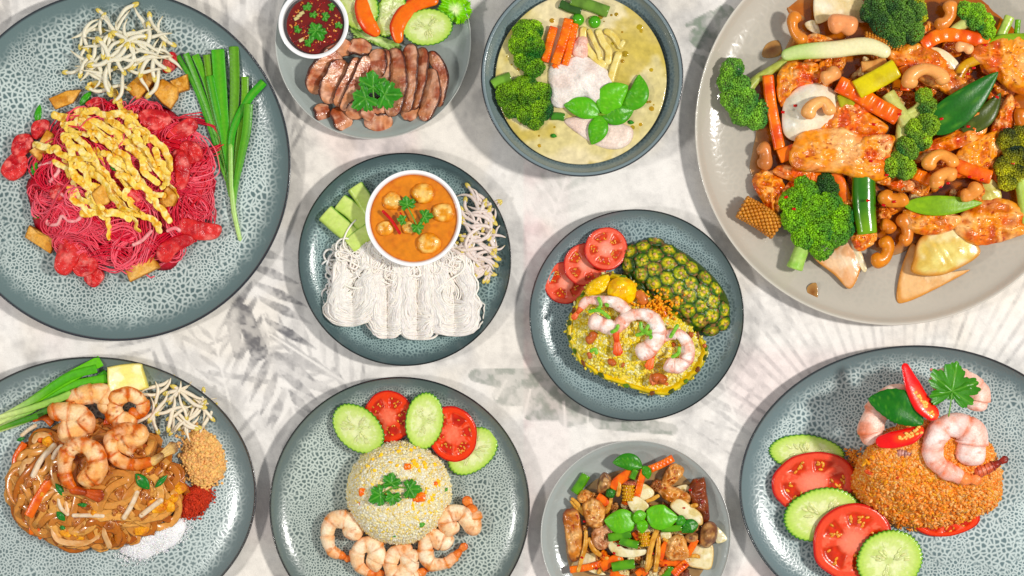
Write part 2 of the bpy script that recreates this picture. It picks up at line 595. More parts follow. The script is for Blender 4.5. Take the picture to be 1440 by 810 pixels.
# ================================================================ crockery
def glaze(name, light, dark, band, rim, cell=7.0, plain=0.0, rough=0.22, brown=None):
    """reactive glaze: pale net round dark cells, plain band at the edge, dark rim; Col.r = radius 0..1"""
    m = bpy.data.materials.new(name); m.use_nodes = True
    N, L = m.node_tree.nodes, m.node_tree.links
    b = N['Principled BSDF']
    at = N.new('ShaderNodeAttribute'); at.attribute_name = 'Col'
    sep = N.new('ShaderNodeSeparateColor'); L.new(at.outputs['Color'], sep.inputs[0])
    tc = N.new('ShaderNodeTexCoord')
    nz = N.new('ShaderNodeTexNoise'); nz.inputs['Scale'].default_value = 1 / (14 * S); nz.inputs['Detail'].default_value = 2
    L.new(tc.outputs['Object'], nz.inputs['Vector'])
    wob = N.new('ShaderNodeVectorMath'); wob.operation = 'SCALE'; wob.inputs['Scale'].default_value = 5 * S
    L.new(nz.outputs['Color'], wob.inputs[0])
    ad = N.new('ShaderNodeVectorMath'); ad.operation = 'ADD'
    L.new(tc.outputs['Object'], ad.inputs[0]); L.new(wob.outputs[0], ad.inputs[1])
    big = N.new('ShaderNodeTexNoise'); big.inputs['Scale'].default_value = 1 / (75 * S); big.inputs['Detail'].default_value = 2
    L.new(tc.outputs['Object'], big.inputs['Vector'])

    def vor(c):
        v = N.new('ShaderNodeTexVoronoi'); v.feature = 'DISTANCE_TO_EDGE'; v.voronoi_dimensions = '2D'
        v.inputs['Scale'].default_value = 1 / (c * S)
        L.new(ad.outputs[0], v.inputs['Vector'])
        return v
    v1, v2 = vor(cell * 0.70), vor(cell * 1.0)
    rb = N.new('ShaderNodeMapRange'); rb.inputs[1].default_value = 0.46; rb.inputs[2].default_value = 0.56
    L.new(big.outputs['Fac'], rb.inputs[0])
    mv = N.new('ShaderNodeMix'); mv.data_type = 'FLOAT'
    L.new(rb.outputs[0], mv.inputs[0]); L.new(v1.outputs['Distance'], mv.inputs[2]); L.new(v2.outputs['Distance'], mv.inputs[3])
    rp = N.new('ShaderNodeMapRange'); rp.interpolation_type = 'SMOOTHSTEP'
    rp.inputs[1].default_value = 0.04; rp.inputs[2].default_value = 0.34
    L.new(mv.outputs[0], rp.inputs[0])
    c1 = N.new('ShaderNodeMix'); c1.data_type = 'RGBA'
    c1.inputs['A'].default_value = (*lin(light), 1); c1.inputs['B'].default_value = (*lin(dark), 1)
    L.new(rp.outputs[0], c1.inputs['Factor'])
    # cloudy change of tone over the plate
    cl = N.new('ShaderNodeTexNoise'); cl.inputs['Scale'].default_value = 1 / (120 * S); cl.inputs['Detail'].default_value = 3
    L.new(tc.outputs['Object'], cl.inputs['Vector'])
    cr = N.new('ShaderNodeMapRange'); cr.inputs[1].default_value = 0.3; cr.inputs[2].default_value = 0.7; cr.inputs[3].default_value = 0.80; cr.inputs[4].default_value = 1.18
    L.new(cl.outputs['Fac'], cr.inputs[0])
    mm = N.new('ShaderNodeMix'); mm.data_type = 'RGBA'; mm.blend_type = 'MULTIPLY'; mm.inputs['Factor'].default_value = 1
    L.new(c1.outputs['Result'], mm.inputs['A']); L.new(cr.outputs[0], mm.inputs['B'])
    # edge band
    br = N.new('ShaderNodeMapRange'); br.interpolation_type = 'SMOOTHSTEP'; br.inputs[1].default_value = 0.84; br.inputs[2].default_value = 0.95
    br.inputs[3].default_value = plain; br.inputs[4].default_value = 1
    rn = N.new('ShaderNodeMath'); rn.operation = 'MULTIPLY_ADD'; rn.inputs[1].default_value = 0.10; L.new(nz.outputs['Fac'], rn.inputs[0])
    sb = N.new('ShaderNodeMath'); sb.operation = 'SUBTRACT'; sb.inputs[1].default_value = 0.05; L.new(sep.outputs[0], sb.inputs[0])
    L.new(sb.outputs[0], rn.inputs[2]); L.new(rn.outputs[0], br.inputs[0])
    c2 = N.new('ShaderNodeMix'); c2.data_type = 'RGBA'; c2.inputs['B'].default_value = (*lin(band), 1)
    L.new(br.outputs[0], c2.inputs['Factor']); L.new(mm.outputs['Result'], c2.inputs['A'])
    rr = N.new('ShaderNodeMapRange'); rr.inputs[1].default_value = 0.982; rr.inputs[2].default_value = 0.992
    L.new(sep.outputs[0], rr.inputs[0])
    c3 = N.new('ShaderNodeMix'); c3.data_type = 'RGBA'; c3.inputs['B'].default_value = (*lin(rim), 1)
    L.new(rr.outputs[0], c3.inputs['Factor']); L.new(c2.outputs['Result'], c3.inputs['A'])
    L.new(c3.outputs['Result'], b.inputs['Base Color'])
    b.inputs['Roughness'].default_value = rough
    b.inputs['Coat Weight'].default_value = 0.35
    b.inputs['Coat Roughness'].default_value = 0.07
    bp = N.new('ShaderNodeBump'); bp.inputs['Strength'].default_value = 0.12; bp.inputs['Distance'].default_value = 0.6 * S
    L.new(rp.outputs[0], bp.inputs['Height']); L.new(bp.outputs['Normal'], b.inputs['Normal'])
    return m


def lathe(prof, a, b, n=160):
    pr = np.asarray(prof, float)
    th = np.linspace(0, 2 * PI, n, endpoint=False)
    R = np.stack([pr[:, 0:1] * a * np.cos(th), pr[:, 0:1] * b * np.sin(th), pr[:, 1:2] * np.ones(n)], -1)
    C = np.repeat(np.clip(pr[:, 0], 0, 1)[:, None], n, 1)[..., None] * np.ones(3)
    return flip(rings(R, C))


def smooth_prof(pts, m):
    return spline(np.array(pts, float), m)


def plate(at, a, b, mat, label, hgt=27, rot=0.0):
    prof = smooth_prof([(0.02, 7), (0.3, 7), (0.6, 7.2), (0.76, 8.5), (0.87, 12.5), (0.945, 19), (0.985, hgt - 2.0), (0.995, hgt), (1.0, hgt - 1.5), (0.985, hgt - 6), (0.93, 13), (0.82, 5), (0.68, 2.0), (0.62, 0), (0.59, 0), (0.57, 2), (0.3, 2.5), (0.02, 2.5)], 90)
    g = lathe(prof, a, b)
    if rot:
        g = xf(g, rz=rot)
    return thing('plate', g, mat, at, 0, label, 'plate')


def plate_z(x, y, at, a, b):
    """height of the plate's upper face"""
    r = math.hypot((x - at[0]) / a, (y - at[1]) / b)
    return float(np.interp(r, [0, .6, .76, .87, .945, .985], [7, 7.2, 8.5, 12.5, 19, 25]))


TEAL = dict(light=(186, 201, 197), dark=(86, 110, 112), band=(96, 120, 123), rim=(38, 46, 50))
PL = dict(A=((168, 234), 243, 245), B=((526, 60), 137, 137), C=((817, 111), 140, 140), D=((1250, 182), 275, 275), E=((570, 365), 149, 149),
          F=((894, 443), 150, 148), G=((133, 692), 230, 191), H=((563, 711), 182, 182), I=((893, 751), 133, 133), J=((1285, 685), 248, 200))
plate(*PL['A'], glaze('glaze_pale_crackle', (196, 209, 204), (88, 111, 112), (100, 121, 121), (40, 50, 58), 7.0), 'large teal crackle-glazed plate under the pink noodles')
plate(*PL['B'], glaze('glaze_celadon', (166, 174, 168), (160, 168, 163), (160, 169, 164), (205, 208, 202), 9, 0.6, 0.14), 'plain grey-green plate under the grilled pork slices', 24)
plate(*PL['D'], glaze('glaze_sand_grey', (186, 180, 166), (176, 172, 160), (190, 182, 168), (206, 200, 188), 12, 0.5, 0.14), 'very large plain sand-grey plate under the cashew chicken stir-fry', 30)
plate(*PL['E'], glaze('glaze_deep_teal', (150, 174, 172), (74, 99, 102), (78, 98, 100), (24, 28, 32), 5.2), 'dark teal plate under the white rice vermicelli and curry bowl')
plate(*PL['F'], glaze('glaze_teal_speckle', (154, 174, 175), (80, 103, 108), (106, 122, 125), (34, 38, 42), 5.4), 'teal speckled plate under the pineapple fried rice')
plate(*PL['G'], glaze('glaze_oval_crackle', (192, 204, 200), (102, 120, 121), (110, 125, 125), (48, 50, 52), 6.6), 'teal crackle-glazed plate under the brown stir-fried noodles')
plate(*PL['H'], glaze('glaze_grey_crackle', (188, 199, 190), (90, 107, 104), (100, 114, 111), (30, 34, 38), 5.6), 'teal crackle-glazed plate under the pale egg fried rice dome')
plate(*PL['I'], glaze('glaze_plain_grey', (170, 176, 172), (164, 171, 167), (160, 167, 163), (206, 209, 205), 9, 0.6, 0.14), 'small plain grey plate under the pork and basil stir-fry', 24)
plate(*PL['J'], glaze('glaze_blue_crackle', (192, 206, 204), (96, 118, 122), (108, 127, 130), (44, 52, 58), 6.8), 'teal crackle-glazed plate under the orange fried rice mound')

# ================================================================ food builders
ZA1, ZA2 = Zoom(0, 0, 3.376), Zoom(0, 200, 2.793)
ZB, ZC = Zoom(380, 0, 4.048), Zoom(670, 0, 3.177)
ZD1, ZD2 = Zoom(970, 0, 3.064), Zoom(970, 220, 3.064)
ZE, ZF, ZG = Zoom(410, 205, 2.572), Zoom(730, 285, 2.572), Zoom(0, 495, 2.570)
ZH, ZI, ZJ = Zoom(370, 525, 2.842), Zoom(750, 600, 3.859), Zoom(1030, 480, 2.454)

m_flesh = M('wet_vegetable_flesh', rough=0.22, sss=0.18, bump=0.18, bscale=3, var=0.08, vscale=4, rad=3)
m_skin = M('glossy_skin', rough=0.2, sss=0.0, bump=0.06, bscale=5, var=0.08, vscale=5, coat=0.4)
m_leaf = M('fresh_leaf', rough=0.32, sss=0.12, bump=0.15, bscale=3, var=0.14, vscale=5, rad=1.5)
m_meat = M('glazed_meat', rough=0.26, sss=0.08, bump=0.5, bscale=4, var=0.24, vscale=5, coat=0.42, rad=2)
m_shrimp = M('cooked_shrimp', rough=0.32, sss=0.15, bump=0.5, bscale=2.2, var=0.16, vscale=3, rad=2.5)
m_noodle = M('wet_noodle', rough=0.33, sss=0.25, bump=0.05, bscale=4, var=0.07, vscale=7, rad=2)
m_fry = M('fried_surface', rough=0.5, sss=0.1, bump=0.5, bscale=2.2, var=0.22, vscale=3, rad=2)
m_grain = M('cooked_rice', rough=0.34, sss=0.35, bump=0.1, bscale=2, var=0.10, vscale=6, rad=3)
m_bud = M('broccoli_buds', rough=0.45, sss=0.0, bump=0.5, bscale=1.2, var=0.35, vscale=4)
m_stalk = M('stalk', rough=0.35, sss=0.15, bump=0.2, bscale=3, var=0.12, vscale=5, rad=2)
m_nut = M('roasted_nut', rough=0.3, sss=0.1, bump=0.18, bscale=3, var=0.13, vscale=6, coat=0.15)
m_sauce = M('glossy_sauce', rough=0.12, sss=0.0, bump=0.12, bscale=8, var=0.18, vscale=9, coat=0.6)
m_ceramic = M('white_ceramic', rough=0.12, sss=0.0, bump=0.0, var=0.015, vscale=20, coat=0.5)
m_dry = M('dry_crumb', rough=0.7, sss=0.0, bump=0.3, bscale=1.5, var=0.15, vscale=2)
BALL, BALL_LO = ball(8, 5), ball(6, 3)
ICO = ball(6, 3)


def vary(c, a=0.1, n=1):
    """n copies of an sRGB colour, each a little lighter or darker, linear"""
    return lin(c)[None] * U(1 - a, 1 + a, (n, 1)) * U(1 - a * 0.4, 1 + a * 0.4, (n, 3))


def ellipse(a, b, rot=0, n=72, wob=0.0, teeth=0, depth=0.0, seed=0):
    t = np.linspace(0, 2 * PI, n, endpoint=False)
    r = np.ones(n)
    if wob:
        r += wob * (vnoise(np.stack([np.cos(t) * 2, np.sin(t) * 2], -1), 0.8, seed) - 0.5) * 2
    if teeth:
        r -= depth * (0.5 + 0.5 * np.cos(t * teeth)) ** 0.7
    x, y = a * r * np.cos(t), b * r * np.sin(t)
    return np.stack([x * math.cos(rot) - y * math.sin(rot), x * math.sin(rot) + y * math.cos(rot)], -1)


def tomato_slice(at, a, b, rot, z, label, group=None, tilt=(0, 0), th=7, seed=0, pale=0.0, lob=6, cut=None):
    R_ = np.random.default_rng(seed + 100)
    o = ellipse(a, b, rot, 96, 0.025, seed=seed)
    ph = R_.uniform(0, 6.28)
    rad_in = R_.uniform(0.30, 0.36); wall = 0.80

    def pocket(u, ang):
        k = (ang - rot + ph) / (2 * PI) * lob
        i = np.floor(k); f = np.abs(k - i - 0.5) * 2
        wdt = 0.74 + 0.14 * np.sin(i * 2.4 + seed)
        inner = rad_in + 0.06 * np.sin(i * 1.7 + seed * 1.3)
        pf = sstep(inner, inner + 0.10, u) * (1 - sstep(wall - 0.07, wall, u)) * (1 - sstep(wdt - 0.16, wdt, f + 0.35 * np.clip(0.55 - u, 0, 1)))
        return pf
    red = mix(lin((222, 66, 42)), lin((226, 96, 76)), pale); gel = mix(lin((186, 52, 14)), lin((196, 70, 50)), pale); core = mix(lin((236, 122, 96)), lin((242, 172, 152)), pale); skin = lin((190, 30, 20))

    def colf(u, ang, R, top, zs):
        pf = pocket(u, ang)
        c = mix(red, core, (1 - sstep(0.12, 0.5, u)) * 0.85 + 0.12)
        c = mix(c, lin((240, 140, 112)), 0.4 * (fbm(R, 5, seed) > 0.5) * (u < 0.8))
        c = mix(c, gel * (0.75 + 0.6 * vnoise(R, 5, seed + 3))[..., None], pf)
        c = mix(c, skin, sstep(0.94, 0.975, u) + (1 - top) * (zs < 0.9))
        return c
    g = slab(o, th, 26, 0.05, lambda u, ang, xy: -1.9 * pocket(u, ang) + 0.6 * (fbm(xy, 6, seed) - 0.5), colf, c=(0, 0))
    g = xf(g, tilt[0], tilt[1])
    obj = thing('tomato_slice', g, m_flesh, at, z, label, 'tomato', group, body='flesh')
    oo = np.asarray(o); nn = len(oo)
    zz = np.array([th * 0.94, th * 0.97, th * 0.5, 0.6, 0.6]); sc_ = np.array([0.975, 0.995, 1.012, 0.99, 0.95])
    Rs = np.concatenate([oo[None] * sc_[:, None, None], zz[:, None, None] * np.ones((1, nn, 1))], -1)
    part('skin', xf(rings(Rs, skin, False, False), tilt[0], tilt[1]), m_skin, obj)
    # seeds lying in the pockets
    locs = []
    while len(locs) < lob * 6:
        u = R_.uniform(0.36, 0.74); t = R_.uniform(0, 2 * PI)
        xy = np.array([math.cos(t) * a * u, math.sin(t) * b * u])
        xy = np.array([xy[0] * math.cos(rot) - xy[1] * math.sin(rot), xy[0] * math.sin(rot) + xy[1] * math.cos(rot)])
        ang = math.atan2(xy[1], xy[0])
        if pocket(np.array(u), np.array(ang)) > 0.45:
            locs.append((xy[0], xy[1], th - 1.2))
    K = len(locs); sz = a * 0.055
    gs = scatter(BALL_LO, np.array(locs), np.stack([np.full(K, sz * 1.2), np.full(K, sz * 0.66), np.full(K, sz * 0.32)], -1), vary((226, 150, 74), 0.2, K), rot_mats(K, pitch=0, roll=0))
    part('seeds', xf(gs, tilt[0], tilt[1]), m_flesh, obj, 'stuff')
    return obj


def cucumber_slice(at, a, b, rot, z, label, group=None, tilt=(0, 0), th=7, seed=0, cut=0):
    R_ = np.random.default_rng(seed + 300)
    nt = int(round((a + b) * 0.5 * 0.95))
    o = ellipse(a, b, rot, nt * 5, 0.02, nt, 0.045, seed)
    ph = R_.uniform(0, 6.28)

    def colf(u, ang, R, top, zs):
        c = mix(lin((226, 232, 176)), lin((206, 222, 142)), sstep(0.3, 0.62, u))
        c = mix(c, lin((184, 212, 108)), sstep(0.66, 0.92, u))
        tri = 0.5 + 0.5 * np.cos((ang - rot + ph) * 3)
        c = mix(c, lin((178, 196, 110)), 0.55 * (1 - sstep(0.1, 0.2, u)) + 0.5 * sstep(0.62, 0.95, tri) * (u < 0.6) * sstep(0.05, 0.2, u))
        c = mix(c, lin((238, 240, 200)), 0.4 * (fbm(R, 6, seed) > 0.55) * (u < 0.7))
        return mix(c, lin((96, 160, 44)), sstep(0.945, 0.985, u) + (zs < 0.95))
    g = slab(o, th, 18, 0.035, lambda u, ang, xy: 0.7 * (fbm(xy, 7, seed) - 0.5) - 0.5 * (1 - sstep(0.4, 0.6, u)), colf, c=(0, 0))
    obj = thing('cucumber_slice', xf(g, tilt[0], tilt[1]), m_flesh, at, z, label, 'cucumber', group, body='flesh')
    # dark serrated peel round the edge
    oo = np.asarray(o); nn = len(oo)
    zz = np.array([th * 0.86, th * 0.86, th * 0.4, 0.8, 0.8]); sc_ = np.array([0.985, 1.004, 1.012, 1.004, 0.97])
    R = np.concatenate([oo[None] * sc_[:, None, None], zz[:, None, None] * np.ones((1, nn, 1))], -1)
    C = mix(lin((74, 142, 36)), lin((40, 100, 24)), vnoise(R, 9, seed))
    part('peel', xf(flip(rings(R, C, False, False)), tilt[0], tilt[1]), m_skin, obj)
    # translucent seeds
    locs, yaw = [], []
    for k in range(3):
        for j in range(9):
            t = ph * -1 + rot + k * 2 * PI / 3 + R_.uniform(-0.62, 0.62); u = R_.uniform(0.2, 0.56)
            v = np.array([math.cos(t - rot) * a * u, math.sin(t - rot) * b * u])
            locs.append((v[0] * math.cos(rot) - v[1] * math.sin(rot), v[0] * math.sin(rot) + v[1] * math.cos(rot), th - 0.25)); yaw.append(t)
    K = len(locs); s_ = a * 0.075
    gs = scatter(BALL_LO, np.array(locs), np.stack([np.full(K, s_ * 1.5), np.full(K, s_ * 0.55), np.full(K, s_ * 0.3)], -1), vary((216, 222, 158), 0.08, K), rot_mats(K, np.array(yaw), 0, 0))
    part('seeds', xf(gs, tilt[0], tilt[1]), m_flesh, obj, 'stuff')
    return obj


def shrimp(Z, pts, r, z, label, group=None, cols=None, tail=None, seed=0, taper=0.42, flat=0.86, tail_len=1.0, hot=0.5, tailcol=((230, 136, 78), (196, 84, 40))):
    """pts: head end -> tail end in zoom coordinates (third value: extra height in photo px); r: body radius in photo px"""
    a = np.array(pts, float)
    q = Z(a[:, :2])
    p = np.concatenate([q, a[:, 2:3] if a.shape[1] > 2 else np.zeros((len(a), 1))], 1)
    c, l = loc(p)
    cols = cols or ((240, 206, 176), (226, 130, 66), (250, 234, 218))
    pale, orange, white = [lin(k) for k in cols]
    nb = 6
    cen = l[:, :2].mean(0)

    def rad(t):
        k = t * nb; f = k - math.floor(k)
        e = r * (0.86 + 0.24 * math.sin(PI * min(t * 2.2 + 0.15, 1) ** 0.8 * 0.70)) * (1 - (1 - taper) * t ** 1.15)
        sg = (0.89 + 0.14 * (1 - f) ** 0.6 * min(1, f * 14 + 0.25)) * (1 + 0.05 * math.sin(math.floor(k) * 2.7 + seed)) if t < 0.97 else 0.93
        return (e * sg, e * flat * sg)

    def colf(t, ang, R):
        out = np.linalg.norm(R[..., :2] - cen, axis=-1)
        out = (out - out.min()) / (np.ptp(out) + 1e-6)
        k = t * nb; f = k - np.floor(k)
        n = fbm(R, r * 0.7, seed, 3)
        n2 = vnoise(R, r * 0.28, seed + 5)
        m_ = mix(pale, white, sstep(0.38, 0.62, fbm(R, r * 0.9, seed + 9)))
        band = np.exp(-((f - 0.06) / 0.08) ** 2) * 1.0 + np.exp(-((f - 0.95) / 0.06) ** 2) * 0.6
        am = hot * (0.6 * sstep(0.50, 0.66, n) + band * (0.1 + 1.3 * n2) + 0.9 * sstep(0.62, 1.0, t) + 0.8 * sstep(0.62, 1.0, out) * (0.2 + n2))
        c_ = mix(m_, orange, np.clip(am, 0, 0.97))
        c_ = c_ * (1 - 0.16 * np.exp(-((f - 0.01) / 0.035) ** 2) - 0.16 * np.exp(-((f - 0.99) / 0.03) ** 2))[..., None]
        # dark line along the opened back
        return mix(c_, orange * 0.6, hot * 0.8 * sstep(0.62, 0.72, vnoise(R, r * 0.22, seed + 40)) * sstep(0.5, 0.6, n))
    l[:, 2] += r * flat * 0.9
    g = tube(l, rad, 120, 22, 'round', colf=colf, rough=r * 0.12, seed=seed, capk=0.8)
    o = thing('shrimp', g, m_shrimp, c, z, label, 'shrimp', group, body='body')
    # tail: last shell segment, then the fan
    if tail_len > 0:
        d = l[-1] - l[-3 if len(l) > 3 else -2]; d[2] = 0
        d /= np.linalg.norm(d) + 1e-9
        if tail is not None:
            tq = Z(np.array([tail], float))[0]
            e = np.array([tq[0] - c[0] - l[-1][0], -(tq[1] - c[1]) - l[-1][1], 0.0])
            ln = min(np.linalg.norm(e), r * 2.6); d = e / (np.linalg.norm(e) + 1e-9)
        else:
            ln = r * 1.4 * tail_len
        sd = np.array([d[1], -d[0], 0])
        st = l[-1] - d * r * 0.5
        re = r * taper * 0.92
        q1 = l[-1] + d * ln * 0.45
        q1[2] = max(q1[2] - r * 0.2, re * 0.5)
        tcol = lambda t, an, R: mix(lin(tailcol[0]), lin(tailcol[1]), sstep(0.3, 1, t) * 0.8 + 0.5 * (vnoise(R, 2.5, seed) - 0.5))
        tp = part('tail', tube([st, l[-1], q1], [re * 1.02, re * 0.95, re * 0.62], 14, 12, 'round', colf=tcol), m_shrimp, o)
        gs = []
        for k, s_ in enumerate((-0.42, -0.14, 0.14, 0.42)):
            dd = d + sd * s_ * 0.8; dd /= np.linalg.norm(dd)
            e = q1 + dd * ln * 0.6 * (1.0 if abs(s_) < 0.2 else 0.9) + np.array([0, 0, 0.8 * (k % 2)])
            wm = max(re * 0.55, 1.5)
            gs.append(tube([q1 - d * ln * 0.38, (q1 + e) / 2 + np.array([0, 0, 1.0]), e], lambda t: (wm * (0.5 + 0.6 * math.sin(PI * min(1, t * 0.9)) ** 0.8), max(0.6, re * 0.22) * (1.1 - t * 0.6)), 12, 8, 'round', colf=tcol))
        part('tail_fan', join(gs), m_shrimp, tp)
    return o


def curl(cx, cy, R, a0, sweep, n=9, r_end=0.75, zr=0.0):
    """points on a C-shaped curl, zoom coordinates; angles clockwise on the photo, degrees"""
    out = []
    for i in range(n):
        t = i / (n - 1); a = math.radians(a0 + sweep * t); rr = R * (1 + (r_end - 1) * (1 - t))
        out.append((cx + rr * math.cos(a), cy + rr * math.sin(a), zr * t))
    return out


def leaf(Z, base, tip, w, z, label=None, cat='leaf', group=None, col=(70, 140, 34), vein=(120, 180, 80), arch=3.0, fold=2.5, name='basil_leaf', shape=0.85, seed=0, bend=0.0, parent=None, th=0.7, dz=(0, 0), at=None, veins=7, pucker=1.0, dark=0.75, tooth=0.0):
    """leaf blade from base to tip (zoom coordinates), w = half width in photo px"""
    b_, t_ = Z(np.array([base, tip], float))
    d = t_ - b_; L = np.hypot(*d); nrm = np.array([-d[1], d[0]]) / L
    mid = (b_ + t_) / 2 + nrm * bend * L
    pts = np.array([[*b_, dz[0]], [*mid, arch + (dz[0] + dz[1]) / 2], [*t_, dz[1]]])
    if at is None:
        c, l = loc(pts)
    else:
        c = np.array(at, float); l = np.stack([pts[:, 0] - c[0], -(pts[:, 1] - c[1]), pts[:, 2]], -1)

    def rad(t):
        k = math.sin(PI * t ** shape)
        return (w * max(k, 0.02) ** 0.75 * (1 + tooth * math.cos(t * 60)), th)

    def disp(t, cx, cy):
        v = np.abs(cx)
        wv = np.sin(PI * np.clip(t, 0, 1)) ** 0.5
        vn = np.abs(((t * veins - v * 1.7) % 1.0) - 0.5) * 2
        return wv * (fold * v ** 1.3 - 1.1 * fold * v ** 3 + pucker * (np.clip(1 - vn, 0, 1) ** 0.8) * np.clip(v * 4, 0, 1) * (1 - v) * 2.2) + 0.5 * pucker * np.sin(t * 9 + seed) * v

    def colf(t, a, R):
        v = np.abs(np.cos(a))
        vn = np.abs(((t * veins - v * 1.7) % 1.0) - 0.5) * 2
        k = np.clip(np.exp(-(v / 0.07) ** 2) + 0.45 * sstep(0.8, 1, vn) * (v < 0.9), 0, 1)
        c = mix(lin(col) * dark, lin(col) * 1.15, fbm(R, w * 0.9, seed))
        return mix(c, lin(vein), k * 0.8)
    g = tube(l, rad, 36, 26, 'round', colf=colf, disp=disp, capk=0.3)
    if parent is not None:
        return part(name, g, m_leaf, parent)
    return thing(name, g, m_leaf, c, z, label, cat, group)


def cilantro(Z, leaves, z, label, group=None, stem=None, col=(58, 132, 42), at=None, parent=None):
    """leaves: (x, y, size in photo px, direction deg on the photo) ; the first leaf is the thing, all are its leaflets"""
    pts = Z(np.array([[k[0], k[1]] for k in leaves], float))
    c = pts.mean(0)
    o = thing('cilantro_sprig', None, None, c, z, label, 'herb', group)
    for i, k in enumerate(leaves):
        R_, a = k[2] * 1.12, math.radians(-k[3])
        t = np.linspace(-PI, PI, 180, endpoint=False)
        r = np.zeros_like(t)
        for ca, lr, lw in ((0, 1.0, 0.56), (1.08, 0.95, 0.56), (-1.08, 0.95, 0.56), (2.05, 0.8, 0.5), (-2.05, 0.8, 0.5)):
            dd = np.abs(t - ca) / lw
            r = np.maximum(r, lr * np.clip(1 - 0.36 * dd ** 3, 0, 1))
        r = np.maximum(r, 0.30) * (0.84 + 0.16 * np.abs(np.cos(t * 6.6 + 0.3 * i)) ** 0.55) * (0.90 + 0.10 * np.abs(np.cos(t * 14.3 + i)) ** 0.6) * (1 + 0.08 * np.sin(t * 3 + i))
        o2 = np.stack([r * np.cos(t), r * np.sin(t)], -1) * R_
        o2 = o2 @ np.array([[math.cos(a), math.sin(a)], [-math.sin(a), math.cos(a)]])
        q = (pts[i] - c) * np.array([1, -1])

        def topf(u, ang, xy, R_=R_, a=a, i=i):
            return R_ * (0.08 * np.cos((ang - a) * 5.7) * u - 0.14 * u ** 2 + 0.34 * (fbm(xy, R_ * 0.45, i + 3) - 0.5) * u)

        def colf(u, ang, R, top, zs, R_=R_, a=a, i=i):
            v = np.zeros_like(u)
            for ca in (0, 1.05, -1.05, 1.95, -1.95):
                dd = np.abs((ang - a - ca + PI) % (2 * PI) - PI)
                v = np.maximum(v, np.exp(-(dd * u * R_ / 1.0) ** 2))
            c_ = mix(lin(col) * 0.72, lin(col) * 1.3, fbm(R, R_ * 0.5, i))
            return mix(c_, lin((120, 175, 80)), v * 0.5)
        g = slab(o2, 0.9, 12, 0.02, topf, colf, c=(0, 0))
        g.V[:, :2] += q
        g.V[:, 2] += 1.6 + i * 1.2
        part('leaflet', g, m_leaf, o)
    if stem is not None or len(leaves) > 1:
        s_ = Z(np.array(stem, float)) if stem is not None else np.vstack([pts[0], c, pts[-1]])
        l = np.zeros((len(s_), 3)); l[:, :2] = (s_ - c) * np.array([1, -1]); l[:, 2] = 2.2
        part('stem', tube(l, 1.0, 10, 6, col=(110, 160, 70)), m_stalk, o)
    return o


def broccoli(Z, lobes, stem, z, label, group=None, bright=(112, 160, 44), dark=(30, 84, 34), bud=2.0, stemw=None, hgt=14, stemcol=(150, 178, 84), light_dir=(0.4, 0.3), seed=0):
    """lobes: (x, y, radius zoom units[, extra height px]); stem: path of zoom points from the cut end up to the head"""
    R_ = np.random.default_rng(seed + 900)
    L = np.array([[k[0], k[1], k[2]] for k in lobes], float)
    ex = np.array([k[3] if len(k) > 3 else 0 for k in lobes], float)
    pc = Z(L[:, :2]); rr = L[:, 2] / Z.s
    allp = np.vstack([pc, Z(np.array(stem, float))])
    c = (allp.min(0) + allp.max(0)) / 2
    q = (pc - c) * np.array([1, -1])
    sp = (Z(np.array(stem, float)) - c) * np.array([1, -1])
    sw = stemw or rr.mean() * 0.5
    zc = hgt
    s3 = np.concatenate([sp, np.linspace(zc * 0.55, zc * 0.8, len(sp))[:, None]], 1)
    colst = lambda t, a, R: mix(lin(stemcol), lin((188, 206, 130)), fbm(R, 6, seed)) * (0.9 + 0.2 * vnoise(R, 2.5, seed)[..., None])
    gs = [tube(s3, [sw, sw * 0.9, sw * 1.05], 20, 12, 'flat', colf=colst, rough=sw * 0.08)]
    for i in range(len(q)):
        e = np.array([*q[i], zc + ex[i]])
        gs.append(tube([s3[-2] * 0.5 + s3[-1] * 0.5, s3[-1] * 0.4 + e * 0.6 - np.array([0, 0, 2]), e], [sw * 0.55, rr[i] * 0.45, rr[i] * 0.5], 10, 8, 'round', colf=colst))
    o = thing('broccoli_floret', join(gs), m_stalk, c, z, label, 'broccoli', group, body='stalk')
    locs, sizes, cols = [], [], []
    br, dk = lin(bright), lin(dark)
    ang0 = R_.uniform(0, 6.28)
    for i in range(len(q)):
        nb = int(np.clip(2.6 * (rr[i] / bud) ** 2 * 1.5, 30, 420))
        k = np.arange(nb) + 0.5
        cz = 1 - k / nb * 1.35
        th = k * 2.39996 + ang0
        sr = np.sqrt(np.clip(1 - cz * cz, 0, 1))
        d = np.stack([sr * np.cos(th), sr * np.sin(th), cz], -1)
        lump = 0.86 + 0.28 * vnoise(d * 3 + i * 5, 1.0, seed)
        p = d * rr[i] * lump[:, None] * np.array([1, 1, 0.85]) + np.array([*q[i], zc + ex[i]])
        p += R_.normal(0, bud * 0.18, p.shape)
        locs.append(p); sizes.append(bud * R_.uniform(0.75, 1.2, nb))
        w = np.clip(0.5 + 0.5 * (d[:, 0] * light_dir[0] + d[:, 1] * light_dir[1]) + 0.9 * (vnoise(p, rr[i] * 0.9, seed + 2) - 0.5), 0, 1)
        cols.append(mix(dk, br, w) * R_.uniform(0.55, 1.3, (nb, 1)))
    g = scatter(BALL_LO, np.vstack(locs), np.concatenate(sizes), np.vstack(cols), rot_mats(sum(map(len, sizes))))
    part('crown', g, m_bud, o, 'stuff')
    return o


